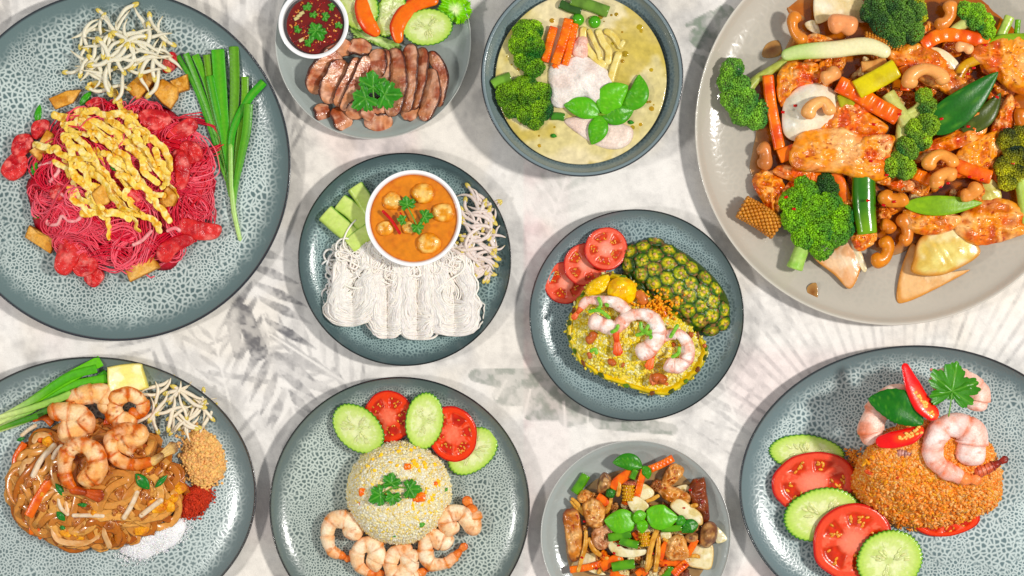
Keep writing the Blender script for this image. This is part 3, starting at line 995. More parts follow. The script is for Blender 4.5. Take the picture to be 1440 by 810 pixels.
def cashew(Z, pts, r, z, label, group=None, col=(214, 150, 92), seed=0, name='cashew_nut'):
    a = np.array(pts, float); q = Z(a[:, :2]); c, l = loc(q)
    l[:, 2] = r * 0.85
    light = lin(col) * 1.15; dk = lin(col) * np.array([0.78, 0.62, 0.5])
    g = tube(l, lambda t: (r * (0.92 + 0.16 * math.cos(2 * PI * t) - 0.12 * t), r * 0.88 * (0.95 + 0.14 * math.cos(2 * PI * t))), 26, 14, 'round', rough=r * 0.05, seed=seed,
             colf=lambda t, an, R: mix(light, dk, sstep(0.42, 0.8, fbm(R, r * 1.6, seed)) * 0.8 + 0.3 * np.exp(-((an - PI / 2) / 0.08) ** 2)), capk=0.95)
    return thing(name, g, m_nut, c, z, label, 'nut', group)


def chunk(Z, poly, th, z, label, cat='meat', group=None, name='chicken_piece', cols=((232, 150, 84), (196, 92, 36), (244, 200, 160)), mat=None, seed=0, tilt=(0, 0), lump=0.35, n=64, grain=None, e=0.16, edge=None, dome=0.5, flake=0.0, grow=1.0):
    """irregular piece from an outline in zoom coordinates"""
    p = Z(np.array(poly, float)); c, l = loc(p)
    o = spline(l[:, :2] * grow, n, closed=True)
    size = np.ptp(o, axis=0).max()
    if flake:
        o = o * (1 + 0.14 * (fbm(o, size * 0.12, seed + 90, 2) - 0.5))[:, None]
    a_, b_, c_ = [lin(k) for k in cols]
    ga = math.radians(grain) if grain is not None else None

    def topf(u, ang, xy):
        f = (fbm(xy, size * 0.28, seed) - 0.5) * th * lump * 2 + (fbm(xy, size * 0.1, seed + 4, 2) - 0.5) * th * lump * 0.8
        if ga is not None:
            s_ = xy[..., 0] * math.sin(ga) + xy[..., 1] * math.cos(ga)
            f = f + 0.10 * th * (vnoise(np.stack([s_ * 1.0, xy[..., 0] * 0.15, xy[..., 1] * 0.15], -1), 3.2, seed) - 0.5)
        if flake:
            rd = 1 - np.abs(2 * fbm(xy + f[..., None] * 0.0, size * 0.16, seed + 70, 2) - 1)
            f = f + flake * th * (rd - 0.75) + flake * 0.5 * th * (vnoise(xy, 2.6, seed + 71) - 0.5)
        return f + th * dome * (1 - u ** 2) - th * dome * 0.5

    def colf(u, ang, R, top, zs):
        q3 = R
        k = fbm(q3, size * 0.3, seed + 7)
        col_ = mix(a_, b_, sstep(0.42, 0.66, k))
        col_ = mix(col_, c_, sstep(0.5, 0.72, fbm(q3, size * 0.22, seed + 31)) * (0.5 if flake else 0.85))
        if ga is not None:
            s_ = R[..., 0] * math.sin(ga) + R[..., 1] * math.cos(ga)
            col_ = col_ * (0.9 + 0.16 * vnoise(np.stack([s_ * 1.0, R[..., 0] * 0.12, R[..., 1] * 0.12], -1), 2.2, seed))[..., None]
        if flake:
            rd = 1 - np.abs(2 * fbm(R[..., :2], size * 0.16, seed + 70, 2) - 1)
            col_ = mix(col_, b_ * np.array([0.62, 0.42, 0.32]), sstep(0.68, 0.45, rd) * 0.6)
            col_ = mix(col_, c_, sstep(0.88, 0.99, rd) * 0.28)
            col_ = mix(col_, lin((150, 24, 10)), sstep(0.80, 0.86, vnoise(R, 3.2, seed + 12)) * 0.8)
        if edge is not None:
            col_ = mix(col_, lin(edge), sstep(0.8, 0.97, u + 0.25 * (fbm(R, size * 0.15, seed + 2) - 0.5)) * 0.9)
        return col_
    g = slab(o, th, 22 if flake else 14, e, topf, colf)
    g = xf(g, tilt[0], tilt[1])
    return thing(name, g, mat or m_meat, c, z, label, cat, group)


def strip(Z, pts, w, h, z, label, cat, name, group=None, cols=((232, 120, 40), (206, 84, 24)), mat=None, power=4.0, roll=0.0, rough=0.4, m=26, n=16, cap='flat', wave=0.0, wavel=0.2, seed=0, zs=None, taper=None, colf=None, twist=0.0):
    """stick or ribbon along zoom points; w,h half sizes in photo px"""
    a = np.array(pts, float); q = Z(a[:, :2]); c, l = loc(q)
    if a.shape[1] > 2:
        l[:, 2] = a[:, 2]
    l[:, 2] += h
    A, B = lin(cols[0]), lin(cols[1])

    def rad(t):
        k = 1 + (wave * math.sin(t / wavel * 2 * PI) if wave else 0)
        tp = np.interp(t, np.linspace(0, 1, len(taper)), taper) if taper is not None else 1
        return (w * tp, h * k * max(tp, 0.4))
    cf = colf or (lambda t, an, R: mix(A, B, sstep(0.35, 0.7, fbm(R, max(w, 3) * 1.4, seed))))
    g = tube(l, rad, m, n, cap, roll=(lambda t: roll + twist * t) if twist else roll, power=power, colf=cf, rough=rough, seed=seed)
    return thing(name, g, mat or m_flesh, c, z, label, cat, group)


def rice_grains(pos, nrm_yaw=None, r=(3.2, 1.15), col=(240, 222, 180), var=0.12, pitch=0.45):
    K = len(pos)
    s_ = np.stack([U(r[0] * 0.8, r[0] * 1.2, K), U(r[1] * 0.85, r[1] * 1.15, K), U(r[1] * 0.85, r[1] * 1.1, K)], -1)
    C = vary(col, var, K) if np.ndim(col) == 1 else col
    return scatter(BALL_LO, pos, s_, C, rot_mats(K, pitch=U(-pitch, pitch, K)))


# bean sprouts: four shapes, then copies
def make_sprout(k, label, group, tint=(232, 226, 204)):
    R_ = np.random.default_rng(50 + k)
    n = 5
    L = R_.uniform(42, 60); cv = R_.uniform(-0.8, 0.8)
    a = np.linspace(0, 1, n); th = cv * a * 1.6 + 0.35 * np.sin(a * 5 + k)
    p = np.zeros((n, 3)); p[1:, 0] = np.cumsum(np.cos(th[1:])) * L / (n - 1); p[1:, 1] = np.cumsum(np.sin(th[1:])) * L / (n - 1)
    p[:, :2] -= p[:, :2].mean(0)
    p[:, 2] = 2.6 + np.array([0, 1.2, 2.0, 1.2, 0])
    g = tube(p, [2.4, 2.9, 2.9, 2.1, 0.55], 22, 8, 'round', colf=lambda t, an, R: mix(lin(tint), lin((206, 190, 150)), sstep(0.82, 1, t)))
    o = thing('bean_sprout', g, m_noodle, (0, 0), 0, label, 'bean sprout', group, body='stem')
    d = p[0] - p[1]; yaw = math.atan2(d[1], d[0])
    h = scatter(BALL, np.array([p[0] + (0.6, 1.2, 0.4), p[0] + (0.6, -1.2, 0.2)]), np.array([[5.2, 2.5, 2.7], [5.0, 2.4, 2.6]]), np.vstack([lin((226, 206, 124)), lin((216, 192, 104))]), rot_mats(2, np.array([yaw + 0.18, yaw - 0.18]), 0, 0))
    part('bean_head', h, m_flesh, o)
    return o


def place_sprouts(n, sampler, zf, label, group, smin=0.8, smax=1.1, yawf=None, tint=(232, 226, 204), seed=0):
    R_ = np.random.default_rng(seed + 71)
    protos = [make_sprout(k + seed * 4, label, group, tint) for k in range(4)]
    for i in range(n):
        x, y = sampler(R_)
        yaw = R_.uniform(0, 6.28) if yawf is None else yawf(R_)
        z = zf(x, y) + R_.uniform(0, 2)
        if i < 4:
            o = protos[i]; o.location = P(x, y, z); o.rotation_euler = (0, R_.uniform(-0.18, 0.18), yaw); s_ = R_.uniform(smin, smax); o.scale = (s_, s_, s_)
        else:
            dup(protos[i % 4], (x, y), z, yaw, R_.uniform(-0.1, 0.1), R_.uniform(-0.2, 0.2), R_.uniform(smin, smax))


def bowl(name, at, z, R, hgt, mat, label, wall=0.06, foot=0.5, flare=0.8):
    prof = smooth_prof([(0.02, 3.5), (foot * 0.8, 3.6), (foot * 1.1, hgt * 0.14), (flare, hgt * 0.45), (1 - wall * 1.3, hgt * 0.88), (1 - wall * 0.9, hgt - 0.8), (1 - wall * 0.4, hgt), (0.998, hgt - 0.9), (0.985, hgt * 0.86), (flare + wall * 0.9, hgt * 0.4), (foot * 1.25, 3), (foot, 0.0), (foot * 0.9, 0), (foot * 0.85, 1.2), (0.02, 1.2)], 70)
    g = lathe(prof, R, R, 128)
    return thing(name, g, mat, at, z, label, 'bowl')

# ================================================================ A  pink noodles (large teal plate)
def heap_fn(cx, cy, a, b, z0, h, p=0.75):
    def f(x, y):
        q = ((np.asarray(x, float) - cx) / a) ** 2 + ((np.asarray(y, float) - cy) / b) ** 2
        return z0 + h * np.clip(1 - q, 0, 1) ** p
    return f


def mound(cx, cy, a, b, h, seed, col, K=18, n=90, wob=0.10, p=0.75, lump=5.0):
    """a lumpy low dome, local px"""
    t = np.linspace(0, 2 * PI, n, endpoint=False)
    o = ellipse(a, b, 0, n, wob, seed=seed)
    us = np.linspace(0.04, 1, K)
    xy = us[:, None, None] * o[None]
    z = h * np.clip(1 - us ** 2, 0, 1)[:, None] ** p * np.ones((1, n)) + (fbm(xy, 16, seed) - 0.5) * lump * (us < 0.98)[:, None]
    R = np.concatenate([xy, np.maximum(z, 0)[..., None]], -1)
    C = mix(lin(col[0]), lin(col[1]), fbm(R, 14, seed + 2))
    R = np.concatenate([R, R[-1:] * np.array([0.9, 0.9, 0])]); C = np.concatenate([C, C[-1:]])
    return rings(R, C)


def loops(K, m, cx, cy, a, b, hf, step, curv, seed, zj=5.0, zo=0.0, smooth=3):
    """random wandering strands lying on a heap; returns local points about (cx,cy)"""
    R_ = np.random.default_rng(seed)
    r = np.sqrt(R_.uniform(0, 1, K)) * 0.95; t = R_.uniform(0, 2 * PI, K)
    x = cx + a * r * np.cos(t); y = cy + b * r * np.sin(t)
    d = R_.uniform(0, 2 * PI, K); kv = R_.normal(0, curv, K)
    out = np.zeros((K, m, 3))
    zoff = R_.uniform(-1, 1, K) * zj * 0.5
    for i in range(m):
        out[:, i, 0], out[:, i, 1] = x - cx, -(y - cy)
        out[:, i, 2] = hf(x, y) + zo + zoff + 1.5 * np.sin(i * 0.5 + t * 3)
        kv = kv * 0.93 + R_.normal(0, curv * 0.35, K)
        d = d + kv
        # turn back at the edge
        nx, ny = (x - cx) / a, (y - cy) / b
        rr = np.hypot(nx, ny)
        to = np.arctan2(-ny, -nx)
        dd = (to - d + PI) % (2 * PI) - PI
        d = d + np.where(rr > 0.88, np.clip(dd, -0.6, 0.6), 0)
        x = x + np.cos(d) * step; y = y + np.sin(d) * step
    out[..., 2] = np.maximum(out[..., 2], 1.0)
    return out


def dish_A():
    cx, cy = 176, 262
    hf = heap_fn(cx, cy, 142, 128, 0, 40, 0.7)
    z0 = 8
    Gm = thing('noodle_heap', mound(0, 0, 128, 114, 34, 4, ((176, 34, 48), (204, 52, 66)), lump=10, wob=0.2), m_noodle, (cx, cy), z0, 'heap of thin bright pink vermicelli noodles on the large teal plate', 'noodles', body='noodle_core')
    base = loops(95, 26, cx, cy, 134, 122, hf, 7.0, 0.24, 8, 8, 1.5)
    NK = 95 * 9
    pk = np.repeat(base, 9, 0) + rng.normal(0, 3.2, (NK, 1, 3)) * np.array([1, 1, 0.5]) + np.cumsum(rng.normal(0, 0.8, (NK, 26, 3)), 1) * np.array([1, 1, 0.15])
    pk[..., 2] = np.maximum(pk[..., 2], 1)
    C = np.repeat(mix(lin((206, 30, 54)), lin((250, 118, 132)), rng.uniform(0, 1, 95) ** 1.1), 9, 0) * U(0.82, 1.15, (NK, 1))
    part('noodle_strands', batch_tubes(pk, U(0.8, 1.25, NK), 5, C), m_noodle, Gm, 'stuff')
    Z1 = Zoom(0, 0, 3.376); Z2 = ZA2
    hz = lambda x, y: z0 + float(hf(x, y))
    # pork
    m_roast = M('red_roast_pork', rough=0.38, sss=0.1, bump=0.5, bscale=3, var=0.22, vscale=4, coat=0.08)
    porkc = ((210, 62, 60), (180, 36, 44), (230, 124, 116))
    lst = [(Z2, [(8, 120), (30, 70), (70, 45), (105, 70), (98, 120), (50, 152)], 16), (Z1, [(62, 720), (80, 650), (140, 640), (160, 690), (110, 740)], 16),
           (Z1, [(160, 610), (180, 580), (230, 575), (235, 620), (190, 660), (165, 650)], 14), (Z2, [(222, 490), (250, 390), (290, 378), (325, 410), (310, 470), (265, 520)], 18),
           (Z2, [(292, 490), (310, 440), (350, 428), (388, 480), (350, 520), (310, 520)], 18), (Z2, [(338, 540), (350, 510), (395, 495), (410, 530), (375, 565)], 13),
           (Z2, [(706, 330), (722, 300), (800, 315), (862, 330), (845, 375), (770, 380), (712, 352)], 16), (Z2, [(622, 420), (640, 395), (700, 365), (745, 360), (760, 392), (700, 425), (665, 466), (630, 455)], 16),
           (Z1, [(790, 640), (830, 600), (900, 560), (935, 600), (900, 640), (830, 660)], 14), (Z1, [(660, 560), (700, 530), (780, 540), (808, 580), (760, 625), (700, 620)], 16),
           (Z1, [(860, 700), (890, 670), (945, 690), (960, 750), (905, 775), (870, 750)], 14), (Z1, [(820, 740), (850, 715), (880, 760), (880, 810), (840, 830)], 13),
           (Z1, [(785, 290), (820, 250), (843, 270), (840, 320), (800, 345), (780, 330)], 14), (Z1, [(410, 500), (440, 475), (490, 470), (510, 510), (460, 540)], 12),
           (Z2, [(690, 60), (720, 40), (745, 90), (735, 160), (700, 190), (690, 120)], 14), (Z2, [(215, 180), (250, 160), (270, 200), (240, 230), (205, 215)], 12), (Z2, [(470, 190), (520, 180), (560, 200), (540, 235), (480, 225)], 12),
           (Z2, [(560, 200), (600, 190), (625, 215), (590, 235)], 10)]
    plab = ['red pork chunk furthest out on the plate side away from the chives', 'red pork chunk next to the outermost one beside the egg strips', 'red pork bit beside the short upright green chive piece', 'tall red pork chunk next to the thick flat tofu slice', 'red pork chunk in the middle of the group of three below the noodles', 'small red pork end of the group of three below the noodles',
            'long red pork chunk lying on the plate below the chive stem', 'red pork chunk between the long one and the lowest tofu slice', 'red pork slab on the noodles beside the chive bunch', 'wide red pork chunk below the two tofu cubes by the sprouts', 'red pork chunk on the noodles under the slab near the chives', 'red pork piece touching the right end of the egg strips',
            'red pork chunk peeping out behind the bean sprouts near the chives', 'red pork bit under the uppermost egg strip', 'upright red pork piece beside the pale tofu cube', 'small red pork cube on the noodles near the pink cooked sprouts', 'red pork piece showing through the lower egg strips', 'smallest red pork bit between lower egg strips and pale tofu cube']
    for i, (Z, p, th) in enumerate(lst):
        c = Z(np.array(p, float)).mean(0)
        on = ((c[0] - cx) / 140) ** 2 + ((c[1] - cy) / 125) ** 2 < 0.86
        chunk(Z, p, th, max(hz(*c) - 4, plate_z(*c, *PL['A'])), plab[i], 'meat', None, 'pork_chunk', porkc, seed=i + 3, lump=0.16, grain=40 + 37 * i, e=0.07, dome=0.15, grow=1.08, mat=m_roast, tilt=(U(-.15, .15), U(-.15, .15)))
    # fried tofu
    tof = [(Z1, [(600, 425), (715, 322), (765, 365), (668, 492)], 15, 'fried tofu block leaning against the bean sprouts on pink noodles'), (Z1, [(715, 430), (770, 375), (850, 420), (848, 470), (812, 525), (770, 495)], 16, 'golden fried tofu cube between the tofu block and the garlic chives'),
           (Z1, [(810, 390), (895, 355), (905, 430), (840, 450)], 12, 'pale fried tofu corner tucked behind the golden tofu cube'), (Z1, [(232, 470), (320, 430), (390, 425), (350, 490), (265, 522)], 13, 'tofu slab under the top of the egg strips'),
           (Z2, [(102, 372), (122, 325), (228, 380), (208, 438)], 12, 'thick tofu slice lying flat near the chopped red pork'), (Z2, [(495, 500), (505, 492), (608, 440), (638, 492), (515, 550)], 12, 'tofu slice lying on the plate below the pink noodles'),
           (Z2, [(358, 200), (420, 140), (478, 180), (420, 245), (375, 250)], 15, 'browned tofu cube showing between the egg strips'), (Z2, [(630, 230), (665, 170), (710, 210), (690, 250), (650, 256)], 14, 'pale tofu cube at the end of the egg strips'),
           (Z1, [(140, 720), (180, 690), (225, 615), (262, 640), (258, 690), (190, 770)], 12, 'tofu piece under the left end of the egg strips')]
    for i, (Z, p, th, lb) in enumerate(tof):
        c = Z(np.array(p, float)).mean(0)
        pp = np.array(p, float)
        dense = np.concatenate([pp + (np.roll(pp, -1, 0) - pp) * k for k in ()] + [np.stack([pp + (np.roll(pp, -1, 0) - pp) * k for k in (0.06, 0.5, 0.94)], 1).reshape(-1, 2)])
        chunk(Z, dense, th, max(hz(*c) - 2, plate_z(*c, *PL['A'])), lb, 'tofu', None, 'tofu_piece', ((220, 164, 84), (194, 130, 52), (234, 190, 120)), mat=m_fry, seed=i + 40, lump=0.10, e=0.07, dome=0.12, tilt=(U(-.12, .12), U(-.2, .2)), edge=(170, 112, 50))
    # egg strips
    egg = [[(245, 540), (350, 560), (450, 580), (560, 630), (640, 680), (700, 740), (740, 820)], [(300, 600), (400, 600), (500, 660), (600, 680), (740, 660)], [(500, 560), (580, 545), (640, 590), (700, 640), (760, 680), (800, 740), (810, 820)],
           [(290, 640), (380, 660), (440, 720), (480, 800), (530, 870), (590, 930)], [(155, 690), (230, 700), (300, 730), (380, 760), (470, 760)], [(310, 620), (320, 720), (330, 800), (370, 900), (420, 960), (500, 970)],
           [(415, 400), (480, 400), (540, 440), (590, 520), (640, 540)], [(640, 540), (620, 600), (690, 640), (700, 690)], [(540, 690), (560, 760), (620, 790), (660, 860), (740, 920), (790, 930)],
           [(350, 780), (420, 800), (480, 850), (560, 960), (640, 1010)], [(330, 880), (360, 960), (470, 1010), (520, 1060), (520, 1140)], [(600, 1010), (660, 1020), (740, 1050), (760, 1110)], [(520, 740), (570, 820), (600, 870), (660, 900)],
           [(730, 700), (770, 780), (800, 850), (760, 890)], [(350, 520), (420, 530), (520, 560), (560, 600)], [(470, 830), (540, 880), (560, 930), (640, 960)], [(380, 1010), (450, 1010), (560, 1010), (630, 1040)], [(300, 570), (330, 620), (420, 640), (480, 680)]]
    egg += [[(x0, y0), (x0 + 90, y0 + 55), (x0 + 180, y0 + 130), (x0 + 250, y0 + 240)] for x0, y0 in ((300, 660), (420, 620), (540, 640), (360, 560), (480, 720), (250, 760), (560, 820), (330, 720), (600, 700), (420, 860), (500, 560))] + [[(x0, y0), (x0 + 40, y0 + 90), (x0 + 50, y0 + 190), (x0 + 120, y0 + 260)] for x0, y0 in ((310, 640), (450, 700), (560, 760), (640, 620), (380, 760))]
    for i, p in enumerate(egg):
        a = np.array(p, float); q = Z1(a)
        zz = np.array([float(hf(*k)) for k in q]); base = zz.min()
        pts = np.concatenate([a, (zz - base)[:, None] + U(-1, 3, (len(a), 1))], 1)
        s_ = i
        pts = spline(pts, 16); pts[1:-1, :2] += rng.normal(0, 4.5, (14, 2))
        strip(Z1, pts, U(3.6, 6.0), 1.0, z0 + base + 6 + (i % 5) * 1.8, 'crinkled yellow fried egg strip piled on the pink noodles', 'egg strip', 'egg_strip', 'egg strips on the pink noodles', mat=m_fry, power=2.6, rough=1.5, m=90, n=18, cap='round', seed=i,
              colf=lambda t, an, R, s_=s_: mix(mix(lin((246, 212, 112)), lin((226, 164, 52)), sstep(0.45, 0.7, fbm(R, 7, s_))), lin((252, 234, 172)), sstep(0.5, 0.7, fbm(R, 5, s_ + 50)) * 0.9), twist=U(-1.3, 1.3))
    # garlic chives: blade paths converge below
    bl = [((846, 268), (930, 420), (1000, 620), (1040, 760), (1075, 860), 0.6), ((885, 258), (930, 370), (1000, 560), (1060, 760), (1085, 900), 0.8), ((930, 265), (985, 400), (1035, 600), (1075, 800), (1092, 930), 0.9),
          ((985, 265), (1005, 420), (1045, 620), (1085, 840), (1100, 940), 0.9), ((1000, 365), (1030, 520), (1060, 660), (1090, 860), (1105, 960), 0.9), ((1038, 242), (1048, 400), (1065, 600), (1095, 820), (1110, 950), 1.55),
          ((1115, 228), (1118, 400), (1110, 600), (1108, 800), (1112, 960), 1.2), ((1168, 370), (1165, 480), (1140, 650), (1120, 820), (1115, 960), 0.85), ((1255, 395), (1180, 480), (1110, 620), (1098, 780), (1108, 1010), 1.0),
          ((1185, 500), (1175, 620), (1150, 740), (1122, 880), (1108, 1010), 1.1)]
    for i, b in enumerate(bl):
        pts = [(x, y, 4 + i * 1.3 - 3 * k) for k, (x, y) in enumerate(b[:5])]
        pts = [(x, y, max(z, 0.5)) for x, y, z in pts]
        wd = b[5] * 6.0
        strip(Z1, pts, wd, 0.8, plate_z(300, 170, *PL['A']) + 2, 'flat green garlic chive blade in the bunch beside the pink noodles', 'chive', 'garlic_chive', 'garlic chives beside the pink noodles', mat=m_leaf, power=2.2, rough=0.0, m=30, n=12, cap='flat', seed=i,
              taper=[1.0, 1.0, 0.85, 0.6, 0.42], roll=U(-0.25, 0.25),
              colf=lambda t, an, R, i=i: mix(lin((66 + 12 * (i % 4), 142 + 9 * (i % 3), 40)), lin((120, 176, 70)), sstep(0.75, 1, t) + 0.5 * np.exp(-((np.cos(an)) / 0.12) ** 2)) * (0.86 + 0.3 * vnoise(np.stack([np.cos(an) * 9, t * 2, t], -1), 1.0, i))[..., None])
    strip(Z1, [(1098, 680, 6), (1100, 850, 5), (1112, 1000, 4), (1142, 1146, 0)], 3.6, 2.6, plate_z(330, 300, *PL['A']), 'long pale garlic chive stem reaching furthest over the teal plate', 'chive', 'garlic_chive', None, mat=m_leaf, power=2, rough=0, cap='round', taper=[0.9, 1, 1, 0.8],
          colf=lambda t, an, R: mix(lin((150, 196, 104)), lin((188, 216, 140)), t))
    for i, (Z, b, t) in enumerate([(Z1, (175, 585), (190, 495)), (Z1, (380, 500), (435, 432)), (Z2, (135, 300), (200, 245)), (Z1, (780, 330), (810, 290)), (Z1, (160, 830), (175, 770)), (Z2, (430, 90), (480, 110))]):
        c = Z(np.array([b], float))[0]
        leaf(Z, b, t, 5, hz(*c) + 4, 'short bright green chive piece among the pink noodles', 'chive', 'chive bits in the pink noodles', name='chive_piece', col=(70, 160, 40), seed=i, veins=2, pucker=0.2)
    for i, p in enumerate([[(185, 300), (190, 320), (230, 322), (250, 290), (280, 310), (320, 300), (325, 250), (230, 195)], [(150, 95), (230, 80), (240, 110), (200, 160)], [(655, 350), (690, 338), (712, 352)], [(520, 405), (560, 385), (600, 345)]]):
        q = Z2(np.array(p, float)); zz = np.array([float(hf(*k)) for k in q])
        strip(Z2, np.concatenate([np.array(p, float), (zz - zz.min())[:, None]], 1), 2.8, 2.6, z0 + zz.min() + 4, 'pinkish cooked bean sprout winding through the pink noodles', 'bean sprout', 'bean_sprout', 'cooked sprouts in the pink noodles', cols=((238, 180, 176), (230, 130, 136)), mat=m_noodle, power=2, rough=0.1, cap='round', m=40, n=8)

    def smp(R_):
        while True:
            x, y = R_.uniform(112, 246), R_.uniform(28, 128)
            if ((x - 178) / 72) ** 2 + ((y - 76) / 52) ** 2 < 1:
                return x, y
    place_sprouts(58, smp, lambda x, y: 10 + 24 * max(0, 1 - ((x - 178) / 80) ** 2 - ((y - 80) / 62) ** 2) + 0.75 * float(hf(x, y)), 'white bean sprout with yellow head in the tangle above the pink noodles', 'sprouts above the pink noodles', 0.85, 1.15, seed=1)


dish_A()


# ================================================================ B  grilled pork plate
def dish_B():
    z0 = 8
    # sauce bowl
    at = (443, 36)
    bowl('sauce_bowl', at, z0, 49, 30, m_ceramic, 'small white bowl of red chilli dipping sauce', 0.10, 0.6, 0.86)
    sa = slab(ellipse(40, 40, 0, 64, 0.01), 3, 12, 0.03, lambda u, a, xy: 1.2 * (fbm(xy, 8, 4) - 0.5), lambda u, a, R, t, z: mix(lin((84, 16, 12)), lin((130, 34, 22)), fbm(R, 9, 5)))
    so = thing('chilli_sauce', sa, m_sauce, at, z0 + 19, 'dark red chilli dipping sauce with seeds inside the small white bowl', 'sauce')
    R_ = np.random.default_rng(3)
    K = 190
    r = np.sqrt(R_.uniform(0, 1, K)) * 37; t = R_.uniform(0, 6.28, K)
    pos = np.stack([r * np.cos(t), r * np.sin(t), np.full(K, 3.4)], -1)
    cc = np.array([lin(k) for k in ((206, 120, 62), (150, 30, 22), (170, 44, 28), (214, 150, 84), (110, 18, 16))])[R_.integers(0, 5, K)]
    part('chilli_seeds', scatter(BALL_LO, pos, np.stack([R_.uniform(1.2, 2.3, K), R_.uniform(0.9, 1.6, K), np.full(K, 0.8)], -1), cc, rot_mats(K, pitch=0, roll=0)), m_sauce, so, 'stuff')
    cilantro(ZB, [(265, 180, 14, 60), (262, 175, 11, -120)], z0 + 22.5, 'coriander leaf floating in the middle of the red chilli sauce')
    for i, (x, y, rr) in enumerate([(310, 95, 7), (245, 80, 6), (160, 165, 6), (225, 245, 7), (390, 150, 6), (345, 40, 6), (210, 35, 7)]):
        cilantro(ZB, [(x, y, rr, 70 * i)], z0 + 22.3, 'small chopped coriander scrap floating in the red chilli sauce', 'coriander scraps in the chilli sauce')
    for i, (x, y) in enumerate([(165, 90), (180, 75), (178, 228), (150, 105)]):
        strip(ZB, [(x - 12, y + 6), (x + 12, y - 6)], 2.4, 1.2, z0 + 22, 'pale garlic bit floating in the red chilli sauce', 'garlic', 'garlic_bit', 'garlic bits in the chilli sauce', cols=((214, 206, 150), (190, 170, 120)), power=3)
    # lettuce
    def lettuce(pts, at_z, label, seed, col=((128, 190, 60), (176, 214, 110))):
        p = ZB(np.array(pts, float)); c, l = loc(p)
        o = spline(l[:, :2], 150, closed=True)
        t = np.linspace(0, 2 * PI, 150, endpoint=False)
        cen = o.mean(0)
        o = cen + (o - cen) * (1 + 0.04 * np.sin(t * 13 + seed) + 0.05 * np.sin(t * 37) + 0.22 * (fbm(o, 5, seed) - 0.5))[:, None]
        g = slab(o, 0.8, 16, 0.01, lambda u, a, xy: u ** 2 * (5 * np.sin(a * 9 + 9 * fbm(xy, 14, seed)) + 9 * (fbm(xy, 6, seed + 3) - 0.5)) + 3 * u, lambda u, a, R, tp, z: mix(lin((232, 238, 190)), mix(lin(col[1]), lin(col[0]), fbm(R, 5, seed) * 1.3), sstep(0.0, 0.55, u + 0.4 * (fbm(R, 7, seed + 4) - 0.5))))
        thing('lettuce_leaf', g, m_leaf, c, at_z, label, 'lettuce')
    lettuce([(960, 40), (1010, -30), (1090, -20), (1140, 20), (1140, 90), (1090, 135), (1030, 120), (990, 90)], 22, 'frilly bright green lettuce beside the cucumber on the pork plate', 3, ((120, 200, 36), (170, 220, 80)))
    lettuce([(455, 130), (520, 160), (600, 200), (720, 240), (740, 290), (660, 280), (560, 240), (500, 240), (470, 190)], 10, 'pale lettuce leaf under the tomato and cucumber on the pork plate', 8, ((150, 190, 90), (206, 222, 160)))
    # cucumber and tomato
    cucumber_slice(ZB(np.array([500, 30]))[...], 30, 38, 0.5, 16, 'cucumber slice beside the chilli sauce bowl', tilt=(0.1, -0.25), seed=1)
    tomato_wedge(ZB, [(520, -40), (530, 60), (560, 140), (620, 205)], 15, 11, 18, 'tomato wedge between two cucumber slices beside the sauce bowl', 1)
    cucumber_slice(ZB(np.array([690, 80]))[...], 22, 34, -0.45, 19, 'cucumber slice between two tomato wedges', tilt=(0.1, -0.3), seed=2)
    tomato_wedge(ZB, [(960, 0), (850, 20), (770, 80), (725, 160), (735, 250)], 15, 11, 22, 'long curved tomato wedge under the oval cucumber slice', 2)
    cucumber_slice(ZB(np.array([897, 155]))[...], 36, 26, 0.1, 27, 'oval cucumber slice in front of the lettuce on the pork plate', tilt=(0.06, -0.1), seed=3)
    # pork slices
    sl = [([(440, 262), (500, 268), (580, 275)], 45, 12), ([(280, 590), (300, 640), (310, 690)], 40, 9), ([(370, 610), (410, 680), (440, 740)], 50, 9), ([(540, 660), (610, 700), (700, 690)], 46, 9), ([(740, 640), (790, 640), (850, 640)], 44, 9),
          ([(470, 255), (370, 300), (250, 420)], 46, 15), ([(395, 300), (310, 400), (240, 535)], 66, 18), ([(425, 345), (370, 470), (320, 590)], 64, 20), ([(505, 330), (445, 460), (375, 605)], 34, 22), ([(555, 320), (490, 480), (410, 630)], 34, 24),
          ([(560, 580), (500, 620), (440, 665)], 46, 14), ([(600, 280), (610, 350), (600, 450)], 52, 22), ([(655, 280), (650, 400), (640, 520)], 34, 24), ([(660, 600), (590, 630), (535, 680)], 56, 17), ([(700, 275), (720, 450), (690, 665)], 58, 24),
          ([(800, 250), (795, 420), (770, 640)], 44, 27), ([(865, 270), (855, 430), (805, 625)], 40, 24), ([(905, 390), (925, 520), (870, 690)], 44, 18), ([(905, 295), (975, 420), (955, 610)], 34, 23)]
    lbl = ['pork slice lying crosswise behind the fan beside the sauce bowl', 'short pork end below the widest left slice', 'thick pork end sticking out below the left slices', 'pork slice lying crosswise along the foot of the fan', 'short pork end under the two right slices',
           'pork slice tucked under the rim of the sauce bowl', 'widest pale pork slice just below the sauce bowl', 'broad pork slice overlapping the widest pale one', 'narrow charred pork slice between the broad one and the coriander', 'narrow charred pork slice touching the coriander sprig',
           'pork end peeping out below the coriander sprig', 'short browned pork slice behind the coriander sprig', 'dark-edged narrow pork slice beside the short browned one', 'pale rounded pork slice below the coriander sprig', 'broad pork slice right beside the coriander sprig',
           'upright pork slice with black tip beneath the oval cucumber', 'pork slice with charred edge next to the black-tipped one', 'pale pork slice second from the end of the fan', 'curved outermost pork slice at the end of the fan']
